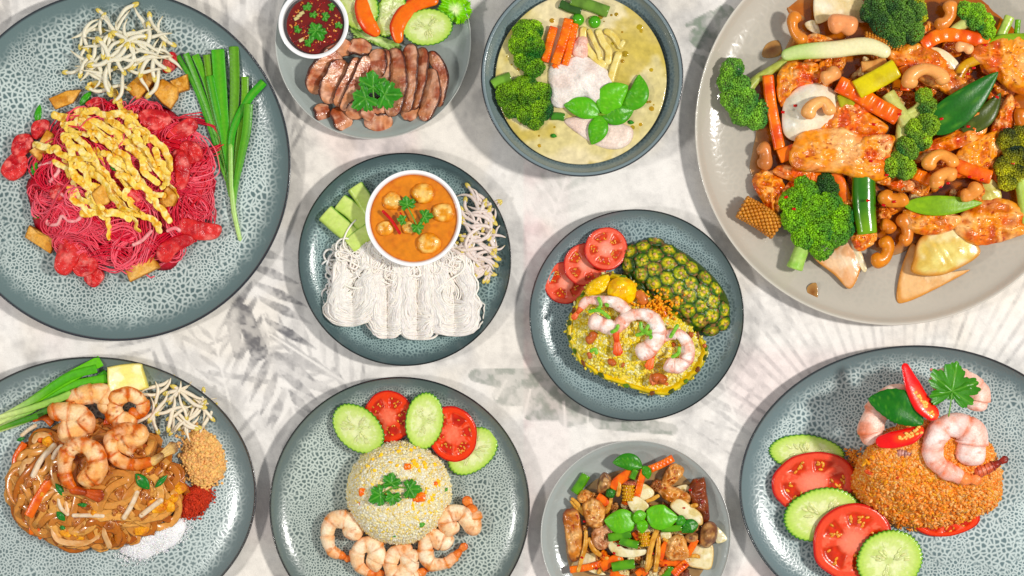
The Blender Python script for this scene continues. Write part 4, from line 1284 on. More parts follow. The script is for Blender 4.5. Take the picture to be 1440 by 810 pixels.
    for i, (p, w, z) in enumerate(sl):
        s_ = i
        a = np.array(p, float)
        strip(ZB, np.concatenate([a, np.array([[2], [5], [0]])], 1), w / 4.048 * 1.22, 2.5, z0 + z * 0.8 - 3, lbl[i], 'meat', 'pork_slice', None, mat=m_meat, power=6.0, rough=1.6, m=50, n=40, cap='round', seed=s_, roll=-0.46 if a[:, 0].mean() > 600 else 0.46,
              taper=[0.7, 1, 0.92, 1.08, 0.95, 0.72],
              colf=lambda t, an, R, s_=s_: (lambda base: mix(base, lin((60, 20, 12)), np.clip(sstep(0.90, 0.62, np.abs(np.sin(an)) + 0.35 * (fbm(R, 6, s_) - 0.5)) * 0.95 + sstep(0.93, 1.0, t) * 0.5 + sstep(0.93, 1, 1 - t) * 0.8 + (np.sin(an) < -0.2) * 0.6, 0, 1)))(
                  mix(mix(lin((226, 176, 148)), lin((206, 142, 104)), sstep(0.35, 0.65, fbm(R, 9, s_ + 20))), lin((150, 62, 30)), sstep(0.46, 0.66, fbm(R, 13, s_ + 60)) * 0.85) * (0.9 + 0.2 * vnoise(np.stack([np.cos(an) * 6, t * 3, t], -1), 0.6, s_))[..., None]))
    cilantro(ZB, [(585, 500, 22, -90), (650, 540, 22, 0), (545, 560, 20, 140)], z0 + 33, 'coriander sprig lying on the grilled pork slices', stem=[(600, 610), (590, 560), (585, 500)])


def tomato_wedge(Z, pts, w, h, z, label, seed=0):
    a = np.array(pts, float)
    return strip(Z, a, w * 0.75, h * 0.55, z, label, 'tomato', 'tomato_wedge', mat=m_flesh, power=2.6, rough=0.5, m=36, n=18, cap='round', seed=seed, taper=[0.6, 1, 1.1, 1, 0.5],
                 colf=lambda t, an, R: mix(mix(lin((226, 92, 34)), lin((240, 140, 60)), fbm(R, 8, seed)), lin((206, 48, 22)), sstep(0.5, 0.9, np.cos(an))))


dish_B()


# ================================================================ C  green curry bowl
def dish_C():
    at = PL['C'][0]
    gl = glaze('glaze_bowl_navy', (152, 172, 172), (104, 128, 134), (118, 134, 138), (24, 30, 40), 5.0, 0.2)
    bowl('soup_bowl', at, 0, 140, 62, gl, 'dark teal glazed bowl holding the green chicken curry', 0.045, 0.5, 0.80)
    zs = 43

    def colf(u, a, R, t, z):
        c = mix(lin((230, 216, 176)), lin((216, 202, 148)), sstep(0.35, 0.65, fbm(R, 40, 3)))
        oil = sstep(0.42, 0.60, fbm(R, 26, 13) + 0.25 * sstep(20, 80, R[..., 0]) * sstep(-30, 30, R[..., 1]) - 0.06)
        c = mix(c, lin((192, 168, 56)), oil * 0.65)
        return c * (0.93 + 0.14 * vnoise(R, 2.2, 4))[..., None]
    soup = thing('green_curry', slab(ellipse(119, 119, 0, 150), 3, 60, 0.01, lambda u, a, xy: 0.7 * (fbm(xy, 20, 4) - 0.5), colf), m_sauce, at, zs, 'creamy olive-yellow green curry filling the dark teal bowl', 'curry')
    R_ = np.random.default_rng(12)
    K = 60
    th = R_.uniform(0, 6.28, K); r = 112 * np.sqrt(R_.uniform(0.25, 1, K))
    pos = np.stack([r * np.cos(th), r * np.sin(th), np.full(K, 2.7)], -1)
    sz = R_.uniform(1.5, 5.5, K)
    part('oil_drops', scatter(BALL, pos, np.stack([sz, sz * 0.9, np.full(K, 0.7)], -1), vary((170, 140, 30), 0.2, K)), m_sauce, soup, 'stuff')
    # chicken
    wc = ((242, 232, 224), (232, 214, 204), (250, 244, 238))
    chunk(ZC, [(330, 300), (400, 270), (470, 250), (540, 285), (600, 340), (610, 430), (560, 480), (480, 440), (400, 480), (340, 470), (325, 390)], 14, zs - 2, 'large pale poached chicken piece in the middle of the green curry', 'meat', None, 'chicken_piece', wc, mat=m_shrimp, seed=2, grain=60, dome=0.8)
    chunk(ZC, [(390, 540), (480, 520), (590, 540), (690, 570), (690, 630), (640, 665), (560, 660), (470, 610)], 8, zs - 1, 'flat pale chicken slice under the basil leaves in the green curry', 'meat', None, 'chicken_piece', ((236, 216, 202), (228, 202, 188), (244, 230, 218)), mat=m_shrimp, seed=5, grain=10, dome=0.3)
    chunk(ZC, [(420, 230), (450, 170), (490, 160), (500, 240), (470, 270)], 9, zs - 1, 'small pink chicken piece between the carrots and bamboo shoots', 'meat', None, 'chicken_piece', ((232, 190, 174), (222, 170, 150), (240, 214, 200)), mat=m_shrimp, seed=6, dome=0.5)
    # broccoli
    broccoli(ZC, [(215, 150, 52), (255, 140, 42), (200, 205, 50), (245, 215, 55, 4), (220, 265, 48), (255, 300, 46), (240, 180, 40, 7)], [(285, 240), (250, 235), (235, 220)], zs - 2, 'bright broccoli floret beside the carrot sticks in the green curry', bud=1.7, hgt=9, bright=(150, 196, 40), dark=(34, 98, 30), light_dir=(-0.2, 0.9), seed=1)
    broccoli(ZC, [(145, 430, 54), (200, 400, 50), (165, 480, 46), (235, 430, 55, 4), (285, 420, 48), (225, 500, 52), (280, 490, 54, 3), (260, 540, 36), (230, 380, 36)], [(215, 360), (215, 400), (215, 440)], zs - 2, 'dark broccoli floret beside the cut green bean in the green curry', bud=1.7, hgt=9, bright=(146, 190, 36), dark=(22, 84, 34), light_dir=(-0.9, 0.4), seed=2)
    for i, (p, w) in enumerate([([(345, 125), (325, 195), (305, 275)], 26), ([(412, 90), (385, 190), (352, 285)], 30), ([(440, 110), (420, 200), (395, 290)], 22), ([(345, 290), (365, 320)], 16)]):
        strip(ZC, p, w / 3.177 * 0.72, 5, zs + 1 + (i == 1) * 2, ['orange carrot stick next to the broccoli in the green curry', 'longest orange carrot stick in the green curry', 'carrot stick touching the pale chicken in the green curry', 'short carrot end in front of the carrot sticks in the curry'][i], 'carrot', 'carrot_stick', cols=((240, 132, 44), (222, 96, 24)), wave=0.10, wavel=0.14, m=44, seed=i, rough=0.5)
    bn = [([(375, 20), (420, 40), (465, 50)], 24, (56, 92, 40), 'dark green bean end at the bowl rim of the green curry'), ([(425, 2), (500, 25), (585, 55)], 30, (112, 150, 66), 'thick green bean piece lying across the top of the green curry'), ([(75, 380), (105, 362), (150, 345)], 26, (122, 168, 70), 'cut green bean end left of the dark broccoli'), ([(335, 520), (365, 520), (390, 525)], 20, (70, 130, 44), 'small green bean piece under the basil in the green curry')]
    for i, (p, w, c, lb) in enumerate(bn):
        strip(ZC, p, w / 3.177 * 0.9, w / 3.177 * 0.8, zs - 1, lb, 'green bean', 'green_bean', cols=(c, tuple(int(k * 0.8) for k in c)), mat=m_skin, power=2.2, rough=0.3, seed=i)
    for i, (x, y) in enumerate([(453, 90), (527, 100)]):
        g = scatter(BALL, np.array([[0, 0, 6.0]]), np.array([[9, 9, 8.4]]), lin((84, 160, 26))[None])
        g = rings(np.stack([np.stack([9 * np.sin(t) * np.cos(np.linspace(0, 2 * PI, 20, endpoint=False)), 9 * np.sin(t) * np.sin(np.linspace(0, 2 * PI, 20, endpoint=False)), np.full(20, 6 + 8.6 * np.cos(t))], -1) for t in np.linspace(0.08, PI - 0.08, 14)]), lin((84, 162, 26)))
        thing('green_pea', g, m_skin, ZC(np.array([x, y], float)), zs - 2 + i, ['round green pea beside the carrot sticks', 'round green pea under the thick green bean'][i], 'pea')
    for i, (p, w) in enumerate([([(480, 120), (480, 190), (530, 260), (580, 295)], 20), ([(540, 130), (565, 190), (590, 230), (585, 290)], 20), ([(570, 135), (610, 160), (650, 220)], 18), ([(640, 230), (615, 300), (595, 375)], 20), ([(660, 180), (640, 215)], 14), ([(500, 130), (540, 220), (555, 270)], 14)]):
        strip(ZC, p, w / 3.177 * 0.8, 3.2, zs + 1 + i * 0.6, 'pale yellow bamboo shoot strip in the green curry', 'bamboo shoot', 'bamboo_strip', 'bamboo strips in the green curry', cols=((234, 218, 150), (222, 198, 116)), power=3, rough=0.5, seed=i, cap='round')
    sc_ = ZC(np.array([558.0, 512]))
    sprig = thing('basil_sprig', None, None, sc_, zs + 5, 'glossy green basil sprig of five leaves in the middle of the green curry', 'herb')
    for i, (b, t, w, bd, z) in enumerate([((552, 512), (392, 470), 15, 0.06, 3), ((555, 515), (515, 645), 14, -0.05, 2), ((560, 515), (700, 495), 15, 0.05, 3), ((640, 480), (725, 335), 15, 0.25, 2), ((562, 510), (675, 385), 19, -0.12, 6)]):
        leaf(ZC, b, t, w, 0, bend=bd, col=((96, 176, 44), (92, 170, 40), (78, 152, 36), (84, 160, 40), (104, 184, 48))[i], vein=(168, 214, 110), seed=i, arch=5, fold=4, pucker=0.9, parent=sprig, at=sc_, dz=(z, z))
    part('stem', tube([(-6, 0, 3), (0, 0, 5), (8, 1, 4)], 1.8, 8, 8, col=(120, 150, 60)), m_stalk, sprig)
    for i, (x, y) in enumerate([(345, 605), (600, 470), (690, 545)]):
        leaf(ZC, (x - 14, y), (x + 14, y + 4), 3, zs + 3, 'tiny green herb scrap floating in the green curry', 'herb', 'herb scraps in the green curry', name='herb_scrap', col=(50, 130, 40), veins=2, pucker=0.2)


dish_C()

# ================================================================ D  cashew chicken (very large plate)
def dish_D():
    Z1, Z2 = ZD1, ZD2
    up = lambda pts: [(x, y - 220 * 3.064) + tuple(r) for (x, y, *r) in pts]
    z0 = 8
    # sauce lying on the plate
    sp = Z1(np.array([(420, -60), (480, 60), (420, 130), (350, 250), (230, 330), (180, 440), (250, 560), (240, 650), (230, 760), (320, 900), (520, 1010), (700, 1060), (860, 1130), (1000, 1080), (1180, 1060), (1330, 1010), (1500, 960), (1600, 700), (1600, 100), (1400, -80)], float))
    c, l = loc(sp)
    l[:, :2] *= 0.95
    sauce = thing('brown_sauce', slab(spline(l[:, :2], 160, closed=True), 2.2, 40, 0.01, lambda u, a, xy: 1.6 * (fbm(xy, 30, 2) - 0.5), lambda u, a, R, t, z: mix(mix(lin((140, 72, 24)), lin((190, 112, 46)), fbm(R, 30, 3)), lin((172, 142, 104)), sstep(0.9, 1, u) * 0.7)), m_sauce, c, z0 - 0.4, 'glossy brown stir-fry sauce pooled under the cashew chicken', 'sauce')
    for i, p in enumerate([[(330, 190), (380, 175), (395, 230), (350, 250), (310, 240)], up([(780, 555 + 674), (860, 530 + 674), (870, 580 + 674), (800, 600 + 674)]), [(505, 1240), (545, 1220), (550, 1290), (520, 1300)]]):
        c, l = loc(Z1(np.array([k[:2] for k in p], float)))
        thing('sauce_smear', slab(spline(l[:, :2], 40, closed=True), 0.9, 5, 0.1, None, lambda u, a, R, t, z: mix(lin((128, 78, 36)), lin((168, 128, 80)), u)), m_sauce, c, plate_z(*c, *PL['D']) + 0.2, 'small brown sauce smear on the bare sand-grey plate', 'sauce', 'sauce smears on the sand-grey plate')
    ch = ((244, 158, 72), (220, 98, 20), (252, 216, 160))
    CH = [(Z1, [(600, 480), (640, 440), (720, 460), (780, 500), (835, 550), (780, 600), (640, 620), (560, 580)], 15, 34, 'ragged chicken piece above the biggest one, under the ridged carrot', 20, 0),
          (Z1, [(452, 650), (470, 600), (540, 570), (640, 560), (740, 590), (800, 585), (862, 605), (850, 690), (852, 740), (760, 775), (640, 745), (520, 735), (465, 715)], 20, 42, 'biggest glazed chicken piece below the white onion bulb', 8, 0),
          (Z1, [(715, 640), (760, 595), (830, 588), (862, 600), (850, 660), (800, 700), (770, 740), (720, 690)], 12, 58, 'torn pale chicken flap on top of the biggest chicken piece', 0, 0),
          (Z1, [(383, 345), (420, 285), (500, 277), (555, 300), (545, 360), (450, 385), (400, 450)], 16, 26, 'shiny orange chicken piece behind the white onion bulb', 30, 0),
          (Z1, [(850, 215), (920, 190), (1010, 205), (1080, 240), (1130, 300), (1185, 370), (1120, 400), (1040, 370), (900, 290)], 16, 30, 'long sauce-coated chicken piece behind the arched cashew', -35, 0),
          (Z1, [(1215, 235), (1280, 195), (1370, 168), (1450, 185), (1530, 260), (1500, 385), (1400, 392), (1300, 320)], 22, 34, 'wide brown-glazed chicken piece at the plate\'s right rim', 20, 0),
          (Z1, [(945, 690), (1010, 620), (1120, 580), (1230, 540), (1262, 525), (1255, 580), (1170, 630), (1060, 670), (980, 700)], 14, 32, 'long pale chicken strip under the pointed scallion leaf', 30, 0),
          (Z1, [(1145, 680), (1190, 620), (1290, 575), (1375, 560), (1385, 600), (1320, 680), (1250, 715), (1180, 710)], 16, 26, 'dark-glazed chicken piece between the long strip and the cashews', 35, 0),
          (Z1, [(1130, 545), (1180, 470), (1240, 430), (1262, 470), (1240, 510), (1170, 555)], 12, 34, 'small rounded chicken piece under the tip of the scallion leaf', 40, 0),
          (Z1, [(1300, 560), (1330, 480), (1370, 415), (1390, 440), (1385, 560), (1340, 570)], 13, 28, 'narrow glazed chicken strip beside the dark broccoli at the rim', 70, 0),
          (Z2, [(272, 115), (300, 75), (350, 70), (395, 110), (405, 190), (370, 240), (320, 200)], 16, 12, 'chicken piece beside the baby corn end', 50, 0),
          (Z2, [(400, 150), (440, 110), (500, 110), (520, 170), (470, 210), (410, 200)], 14, 16, 'chicken piece partly hidden behind the big bright broccoli', 20, 0),
          (Z2, [(360, 60), (430, 40), (560, 80), (570, 110), (480, 110), (400, 90)], 12, 22, 'orange chicken strip under the biggest chicken piece', -10, 0),
          (Z2, [(928, 240), (990, 250), (1090, 245), (1160, 270), (1130, 310), (1050, 335), (950, 320)], 18, 30, 'pale chicken piece above the translucent onion wedge', 0, 0),
          (Z2, [(1140, 300), (1220, 220), (1330, 190), (1420, 240), (1450, 310), (1340, 358), (1240, 378), (1190, 350)], 20, 28, 'broad chicken slice with dark sauce streaks right of the onion wedge', 20, 0),
          (Z2, [(690, 330), (740, 300), (800, 330), (780, 380), (720, 400)], 12, 18, 'small chicken piece under the green scallion tube', 0, 0),
          (Z2, [(765, 70), (850, 70), (855, 120), (800, 110)], 8, 42, 'little chicken scrap hanging below the biggest chicken piece', 0, 0),
          (Z2, [(850, 120), (930, 90), (1030, 110), (1000, 150), (900, 150)], 12, 20, 'chicken strip below the dark broccoli in the middle of the plate', 10, 0),
          (Z1, [(490, 190), (530, 150), (600, 170), (640, 210), (560, 230)], 12, 16, 'reddish chicken piece under the large almond', 0, 0),
          (Z1, [(990, 130), (1040, 100), (1050, 180), (990, 200)], 12, 22, 'red-glazed chicken bit behind the dark broccoli', 0, 0)]
    for i, (Z, p, th, z, lb, gr, _) in enumerate(CH):
        chunk(Z, p, th, z0 + z * 0.8 - 2, lb, 'meat', None, 'chicken_piece', ch, seed=i + 60, grain=gr, lump=0.34, tilt=(U(-.08, .08), U(-.08, .08)), n=96, flake=0.34, grow=1.1)
    filler(110, ZD1, (920, 540), (560, 430), z0 + 1, ((228, 138, 62), (190, 84, 22), (242, 188, 122)), 'sauce-coated chicken scrap deep in the cashew stir-fry', 'meat', 'chicken scraps under the cashew chicken', 'chicken_scrap', m_meat, 1, (10, 22), 22)
    filler(26, ZD1, (920, 560), (520, 400), z0 + 6, ((226, 204, 150), (206, 164, 104), (238, 224, 190)), 'sauce-stained onion scrap deep in the cashew stir-fry', 'onion', 'onion scraps under the cashew chicken', 'onion_scrap', m_flesh, 2)
    # onion
    on = ((236, 222, 186), (222, 200, 150), (246, 238, 216))
    for i, (Z, p, th, z, lb, cols) in enumerate([
        (Z1, [(540, -30), (620, -40), (740, 0), (755, 70), (740, 100), (640, 70), (545, 100)], 6, 20, 'pale onion petal behind the large almond', on),
        (Z1, [(395, 500), (410, 430), (470, 375), (540, 360), (600, 380), (640, 430), (620, 520), (540, 580), (460, 610), (405, 580)], 22, 24, 'round white onion bulb with a cashew on it', ((240, 232, 210), (224, 214, 180), (250, 246, 234))),
        (Z1, [(1010, 220), (1060, 205), (1120, 235), (1165, 290), (1130, 310), (1060, 260)], 8, 34, 'white onion petal behind the long chicken piece', on),
        (Z2, [(955, 500), (960, 440), (990, 350), (1090, 300), (1150, 290), (1200, 340), (1248, 415), (1160, 480), (1060, 515)], 14, 18, 'translucent yellow onion wedge with brown edges', ((230, 214, 140), (214, 184, 104), (240, 230, 184))),
        (Z2, [(890, 620), (905, 500), (950, 380), (975, 400), (950, 510), (1060, 530), (1190, 490), (1190, 500), (1060, 570), (940, 625)], 6, 4, 'flat onion skin under the translucent onion wedge', ((232, 190, 140), (216, 168, 112), (240, 212, 170))),
        (Z2, [(530, 430), (620, 400), (680, 350), (720, 400), (735, 480), (690, 570), (620, 510)], 7, 8, 'pale onion petal beside the stalk of the big bright broccoli', ((236, 200, 164), (222, 170, 126), (242, 216, 186))),
        (Z2, [(680, 350), (700, 340), (760, 470), (740, 490)], 6, 10, 'thin onion strip leaning on the pale onion petal', on),
        (Z2, [(1260, 110), (1310, 105), (1340, 180), (1260, 200)], 7, 30, 'translucent onion piece beside the light green scallion', ((206, 200, 120), (190, 170, 90), (222, 214, 150))),
        (Z1, [(495, 100), (540, 90), (560, 150), (510, 130)], 6, 14, 'small onion piece between the upright cashew and the almond', on)]):
        chunk(Z, p, th, z0 + z * 0.8, lb, 'onion', None, 'onion_piece', cols, mat=m_flesh, seed=i + 90, lump=0.10, grain=60, dome=0.9 if i == 1 else 0.35, e=0.06, edge=(206, 140, 70) if i in (3, 4, 5) else None)
    # vegetables
    strip(Z1, [(395, 245), (480, 225), (620, 215), (760, 200), (860, 235)], 11, 7, z0 + 34, 'long pale scallion cut slantwise lying across the top of the stir-fry', 'scallion', 'scallion_piece', power=2.3, rough=0.4, cap='round', m=36, taper=[0.7, 1, 1.1, 1.1, 0.8],
          colf=lambda t, a, R: mix(mix(lin((140, 190, 50)), lin((226, 222, 170)), sstep(0.25, 0.5, t)), lin((240, 232, 200)), np.clip(np.sin(a), 0, 1) * 0.5))
    leaf(Z1, (1030, 560), (1325, 312), 23, z0 + 46, 'pointed dark green scallion leaf beside the arched cashew', 'scallion', None, (36, 98, 30), (110, 160, 60), 6, 3, 'scallion_leaf', 0.62, 3, 0.03, veins=1, pucker=0.0, dz=(2, 6))
    leaf(Z1, (1170, 560), (1340, 400), 15, z0 + 36, 'olive scallion leaf behind the pointed dark green one', 'scallion', None, (70, 84, 30), (120, 130, 60), 4, 3, 'scallion_leaf', 0.7, 5, 0.1, veins=1, pucker=0.0)
    strip(Z2, [(745, 70), (745, 160), (748, 230), (760, 330)], 16, 12, z0 + 26, 'shiny dark green scallion tube standing between carrots and cashews', 'scallion', 'scallion_piece', mat=m_skin, power=2.2, rough=0.3, m=34, n=22, taper=[1, 1.05, 1, 0.85], cap='flat',
          colf=lambda t, a, R: mix(lin((40, 104, 24)), lin((128, 170, 50)), sstep(0.6, 1, t) * 0.7 + 0.2 * vnoise(np.stack([a * 4, t * 3, t], -1), 1, 3)))
    leaf(Z2, (925, 210), (1260, 200), 14, z0 + 44, 'light green scallion blade above the translucent onion wedge', 'scallion', None, (128, 168, 38), (160, 196, 80), 4, 2, 'scallion_leaf', 0.8, 7, 0.02, veins=1, pucker=0.0)
    strip(Z1, [(1330, 170), (1360, 110), (1375, 75)], 7, 5, z0 + 22, 'pale green scallion stub at the far rim of the stir-fry', 'scallion', 'scallion_piece', cols=((180, 200, 110), (130, 170, 60)), power=2.4)
    strip(Z1, [(1405, 160), (1410, 110), (1412, 88)], 4, 4, z0 + 22, 'thin green scallion stub at the far rim of the stir-fry', 'scallion', 'scallion_piece', cols=((120, 170, 60), (100, 150, 40)), power=2.4)
    strip(Z1, [(1290, 195), (1350, 170), (1440, 165)], 7, 5, z0 + 30, 'green scallion strip behind the wide chicken piece', 'scallion', 'scallion_piece', cols=((140, 170, 60), (100, 140, 40)), power=2.4)
    strip(Z1, [(1150, 340), (1190, 280), (1290, 240)], 7, 4, z0 + 34, 'yellow-brown scallion strip beside the wide chicken piece', 'scallion', 'scallion_piece', cols=((206, 160, 60), (176, 110, 40)), power=2.4)
    car = [(Z1, [(335, 330), (345, 430), (365, 540), (385, 640)], 8, 24, 'long upright carrot stick beside the left broccoli', 0.0), (Z1, [(640, 365), (730, 410), (800, 455), (890, 505)], 12, 44, 'ridged crinkle-cut carrot stick in the middle of the stir-fry', 0.22),
           (Z1, [(385, 675), (450, 650)], 10, 30, 'orange carrot end under the white onion bulb', 0.0), (Z2, [(620, 70), (655, 140), (670, 200)], 9, 22, 'carrot stick beside the green scallion tube', 0.0), (Z2, [(890, 40), (950, 65), (1030, 105)], 9, 34, 'saw-edged carrot stick below the middle broccoli', 0.2),
           (Z2, [(1150, 40), (1210, 65), (1290, 90)], 10, 36, 'orange carrot piece beside the two arched cashews', 0.0), (Z1, [(1000, 195), (1080, 155), (1180, 160), (1280, 190)], 10, 32, 'glazed carrot strip behind the far broccoli', 0.1), (Z2, [(440, 60), (500, 90), (560, 95)], 9, 24, 'carrot slice under the biggest chicken piece beside the broccoli', 0.18),
           (Z1, [(915, 290), (930, 330), (925, 390)], 7, 36, 'short carrot bit beside the arched cashew', 0.0), (Z1, [(705, 470), (740, 440), (770, 480)], 8, 34, 'dark orange carrot bit under the ridged carrot', 0.0), (Z1, [(1090, 735), (1150, 745), (1200, 740)], 8, 30, 'carrot bit below the arched cashews', 0.0)]
    for i, (Z, p, w, z, lb, wv) in enumerate(car):
        strip(Z, p, w, 6, z0 + z * 0.85, lb, 'carrot', 'carrot_stick', cols=((238, 128, 44), (216, 88, 22)), wave=wv, wavel=0.16, m=48, seed=i, rough=0.6, power=3.5)
    strip(Z1, [(715, 390), (800, 345), (880, 300)], 14, 12, z0 + 32, 'yellow-green courgette block beside the ridged carrot', 'courgette', 'courgette_piece', cols=((222, 206, 70), (190, 170, 40)), power=5, rough=0.8)
    strip(Z1, [(640, 440), (680, 430), (705, 440)], 10, 8, z0 + 26, 'small green courgette piece under the ridged carrot', 'courgette', 'courgette_piece', cols=((180, 180, 70), (140, 140, 40)), power=4, rough=0.6)
    strip(Z1, [(740, 290), (790, 285), (840, 265)], 8, 6, z0 + 26, 'tan mushroom strip under the long pale scallion', 'mushroom', 'mushroom_strip', cols=((214, 160, 100), (180, 110, 60)), power=3)
    for i, (Z, p, w, z, lb) in enumerate([(Z1, [(755, 165), (830, 178), (905, 195)], 9, 28, 'baby corn piece under the dark broccoli'), (Z2, [(225, 220), (300, 262), (370, 310)], 17, 6, 'cut baby corn end lying on the plate beside the chicken')]):
        corn(Z, p, w, z0 + z, lb, i, ((216, 158, 82), (176, 104, 44)))
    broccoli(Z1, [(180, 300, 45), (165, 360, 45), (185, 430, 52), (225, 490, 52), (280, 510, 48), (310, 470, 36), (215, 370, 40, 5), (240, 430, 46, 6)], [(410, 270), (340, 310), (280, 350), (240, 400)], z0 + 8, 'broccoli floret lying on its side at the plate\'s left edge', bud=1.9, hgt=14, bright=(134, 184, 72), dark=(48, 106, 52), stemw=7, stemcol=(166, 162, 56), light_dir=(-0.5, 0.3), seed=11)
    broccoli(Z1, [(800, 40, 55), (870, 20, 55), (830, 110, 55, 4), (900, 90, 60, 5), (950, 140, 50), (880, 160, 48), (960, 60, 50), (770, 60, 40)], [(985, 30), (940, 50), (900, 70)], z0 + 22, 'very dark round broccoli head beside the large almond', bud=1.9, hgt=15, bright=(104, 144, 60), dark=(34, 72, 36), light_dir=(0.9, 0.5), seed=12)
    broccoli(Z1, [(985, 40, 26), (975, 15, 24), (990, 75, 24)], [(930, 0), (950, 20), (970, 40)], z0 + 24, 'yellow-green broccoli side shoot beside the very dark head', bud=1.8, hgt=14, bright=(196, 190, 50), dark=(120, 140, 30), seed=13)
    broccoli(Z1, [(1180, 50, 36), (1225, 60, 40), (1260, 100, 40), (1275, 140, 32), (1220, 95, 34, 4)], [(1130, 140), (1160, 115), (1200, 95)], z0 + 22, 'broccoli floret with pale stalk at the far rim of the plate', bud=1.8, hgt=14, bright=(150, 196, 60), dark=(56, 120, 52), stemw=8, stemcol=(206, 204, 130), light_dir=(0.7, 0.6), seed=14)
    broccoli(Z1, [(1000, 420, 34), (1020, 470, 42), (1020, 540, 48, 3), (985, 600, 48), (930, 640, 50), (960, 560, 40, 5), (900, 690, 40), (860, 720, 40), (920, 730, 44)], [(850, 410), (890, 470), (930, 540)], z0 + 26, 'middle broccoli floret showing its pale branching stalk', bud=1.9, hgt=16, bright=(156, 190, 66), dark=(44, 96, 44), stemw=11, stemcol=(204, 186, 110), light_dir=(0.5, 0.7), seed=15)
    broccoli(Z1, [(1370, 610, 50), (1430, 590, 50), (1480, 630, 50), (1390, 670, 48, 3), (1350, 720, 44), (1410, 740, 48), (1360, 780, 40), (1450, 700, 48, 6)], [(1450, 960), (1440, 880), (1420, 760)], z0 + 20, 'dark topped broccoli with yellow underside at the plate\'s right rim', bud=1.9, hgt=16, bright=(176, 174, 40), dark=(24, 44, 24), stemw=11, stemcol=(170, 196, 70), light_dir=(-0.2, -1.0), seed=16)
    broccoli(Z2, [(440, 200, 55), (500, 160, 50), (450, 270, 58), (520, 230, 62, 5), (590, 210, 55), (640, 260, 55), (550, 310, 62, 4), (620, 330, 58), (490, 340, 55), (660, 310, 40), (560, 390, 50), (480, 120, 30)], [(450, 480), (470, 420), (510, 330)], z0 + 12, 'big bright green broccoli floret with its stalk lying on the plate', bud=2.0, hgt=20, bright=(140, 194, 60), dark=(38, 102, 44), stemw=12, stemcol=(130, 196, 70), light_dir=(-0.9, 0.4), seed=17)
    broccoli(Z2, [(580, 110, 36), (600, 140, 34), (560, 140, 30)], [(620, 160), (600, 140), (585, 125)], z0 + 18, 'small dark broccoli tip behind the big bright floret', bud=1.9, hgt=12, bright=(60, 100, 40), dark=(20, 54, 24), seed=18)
    cs = [(Z1, [(465, 55), (440, 100), (455, 150), (500, 185)], 10, 24, 'upright brown cashew at the edge of the stir-fry near the onion petal', (206, 130, 66)), (Z1, [(1110, 5), (1120, 60), (1095, 100), (1050, 115)], 11, 28, 'roasted cashew behind the very dark broccoli', (216, 140, 78)),
          (Z1, [(560, 345), (600, 330), (640, 300)], 13, 40, 'plump cashew between the white onion and the long scallion', (222, 158, 104)), (Z1, [(945, 385), (950, 330), (1010, 300), (1075, 325), (1085, 370)], 12, 50, 'large arched cashew beside the pointed scallion leaf', (226, 162, 104)),
          (Z1, [(500, 515), (520, 465), (570, 440), (595, 470), (600, 500)], 11, 56, 'curved cashew resting on the white onion bulb', (226, 170, 112)), (Z1, [(290, 630), (320, 650), (325, 690), (305, 730)], 13, 8, 'cashew lying on the plate beside the upright carrot stick', (196, 128, 80)),
          (Z1, [(1020, 735), (1035, 690), (1075, 668), (1120, 690), (1135, 725)], 11, 46, 'arched cashew under the long pale chicken strip', (222, 150, 84)), (Z1, [(1430, 470), (1420, 510), (1445, 550)], 14, 26, 'round brown cashew at the plate\'s right rim above the broccoli', (196, 116, 56)),
          (Z2, [(825, 150), (850, 185), (900, 190), (930, 170)], 14, 32, 'glossy cashew right of the green scallion tube', (216, 140, 70)), (Z2, [(1070, 140), (1060, 100), (1100, 75), (1145, 90)], 12, 48, 'arched cashew in front of the saw-edged carrot', (224, 154, 90)),
          (Z2, [(1160, 165), (1200, 165), (1245, 120)], 13, 48, 'plump cashew above the light green scallion blade', (224, 154, 90)), (Z2, [(775, 450), (830, 440), (850, 390), (820, 350)], 12, 16, 'hooked cashew lowest on the plate near the onion petal', (206, 130, 60)),
          (Z2, [(815, 290), (850, 300), (870, 330)], 12, 20, 'small cashew under the green scallion tube', (196, 116, 56)), (Z2, [(900, 250), (930, 300), (930, 350), (900, 370)], 12, 20, 'dark cashew beside the translucent onion wedge', (200, 124, 64)), (Z1, [(1140, 205), (1180, 205), (1215, 225)], 9, 40, 'half cashew behind the white onion petal', (236, 180, 130))]
    for i, (Z, p, r, z, lb, co) in enumerate(cs):
        cashew(Z, p, r, z0 + z * 0.9, lb, None, co, i)
    cashew(Z1, [(590, 115), (650, 105), (715, 130)], 18, z0 + 28, 'large almond beside the very dark broccoli head', None, (222, 150, 104), 30, 'almond_nut')
    R_ = np.random.default_rng(5)
    for i in range(26):
        x, y = R_.uniform(400, 1400), R_.uniform(180, 900)
        c = Z1(np.array([x, y]))
        strip(Z1, [(x - 7, y), (x + 7, y + R_.uniform(-6, 6))], 1.8, 0.9, z0 + R_.uniform(44, 60), 'tiny red chilli flake on the cashew chicken', 'chilli', 'chilli_flake', 'chilli flakes on the cashew chicken', cols=((196, 26, 16), (170, 20, 12)), power=2.5, m=6, n=6, rough=0)


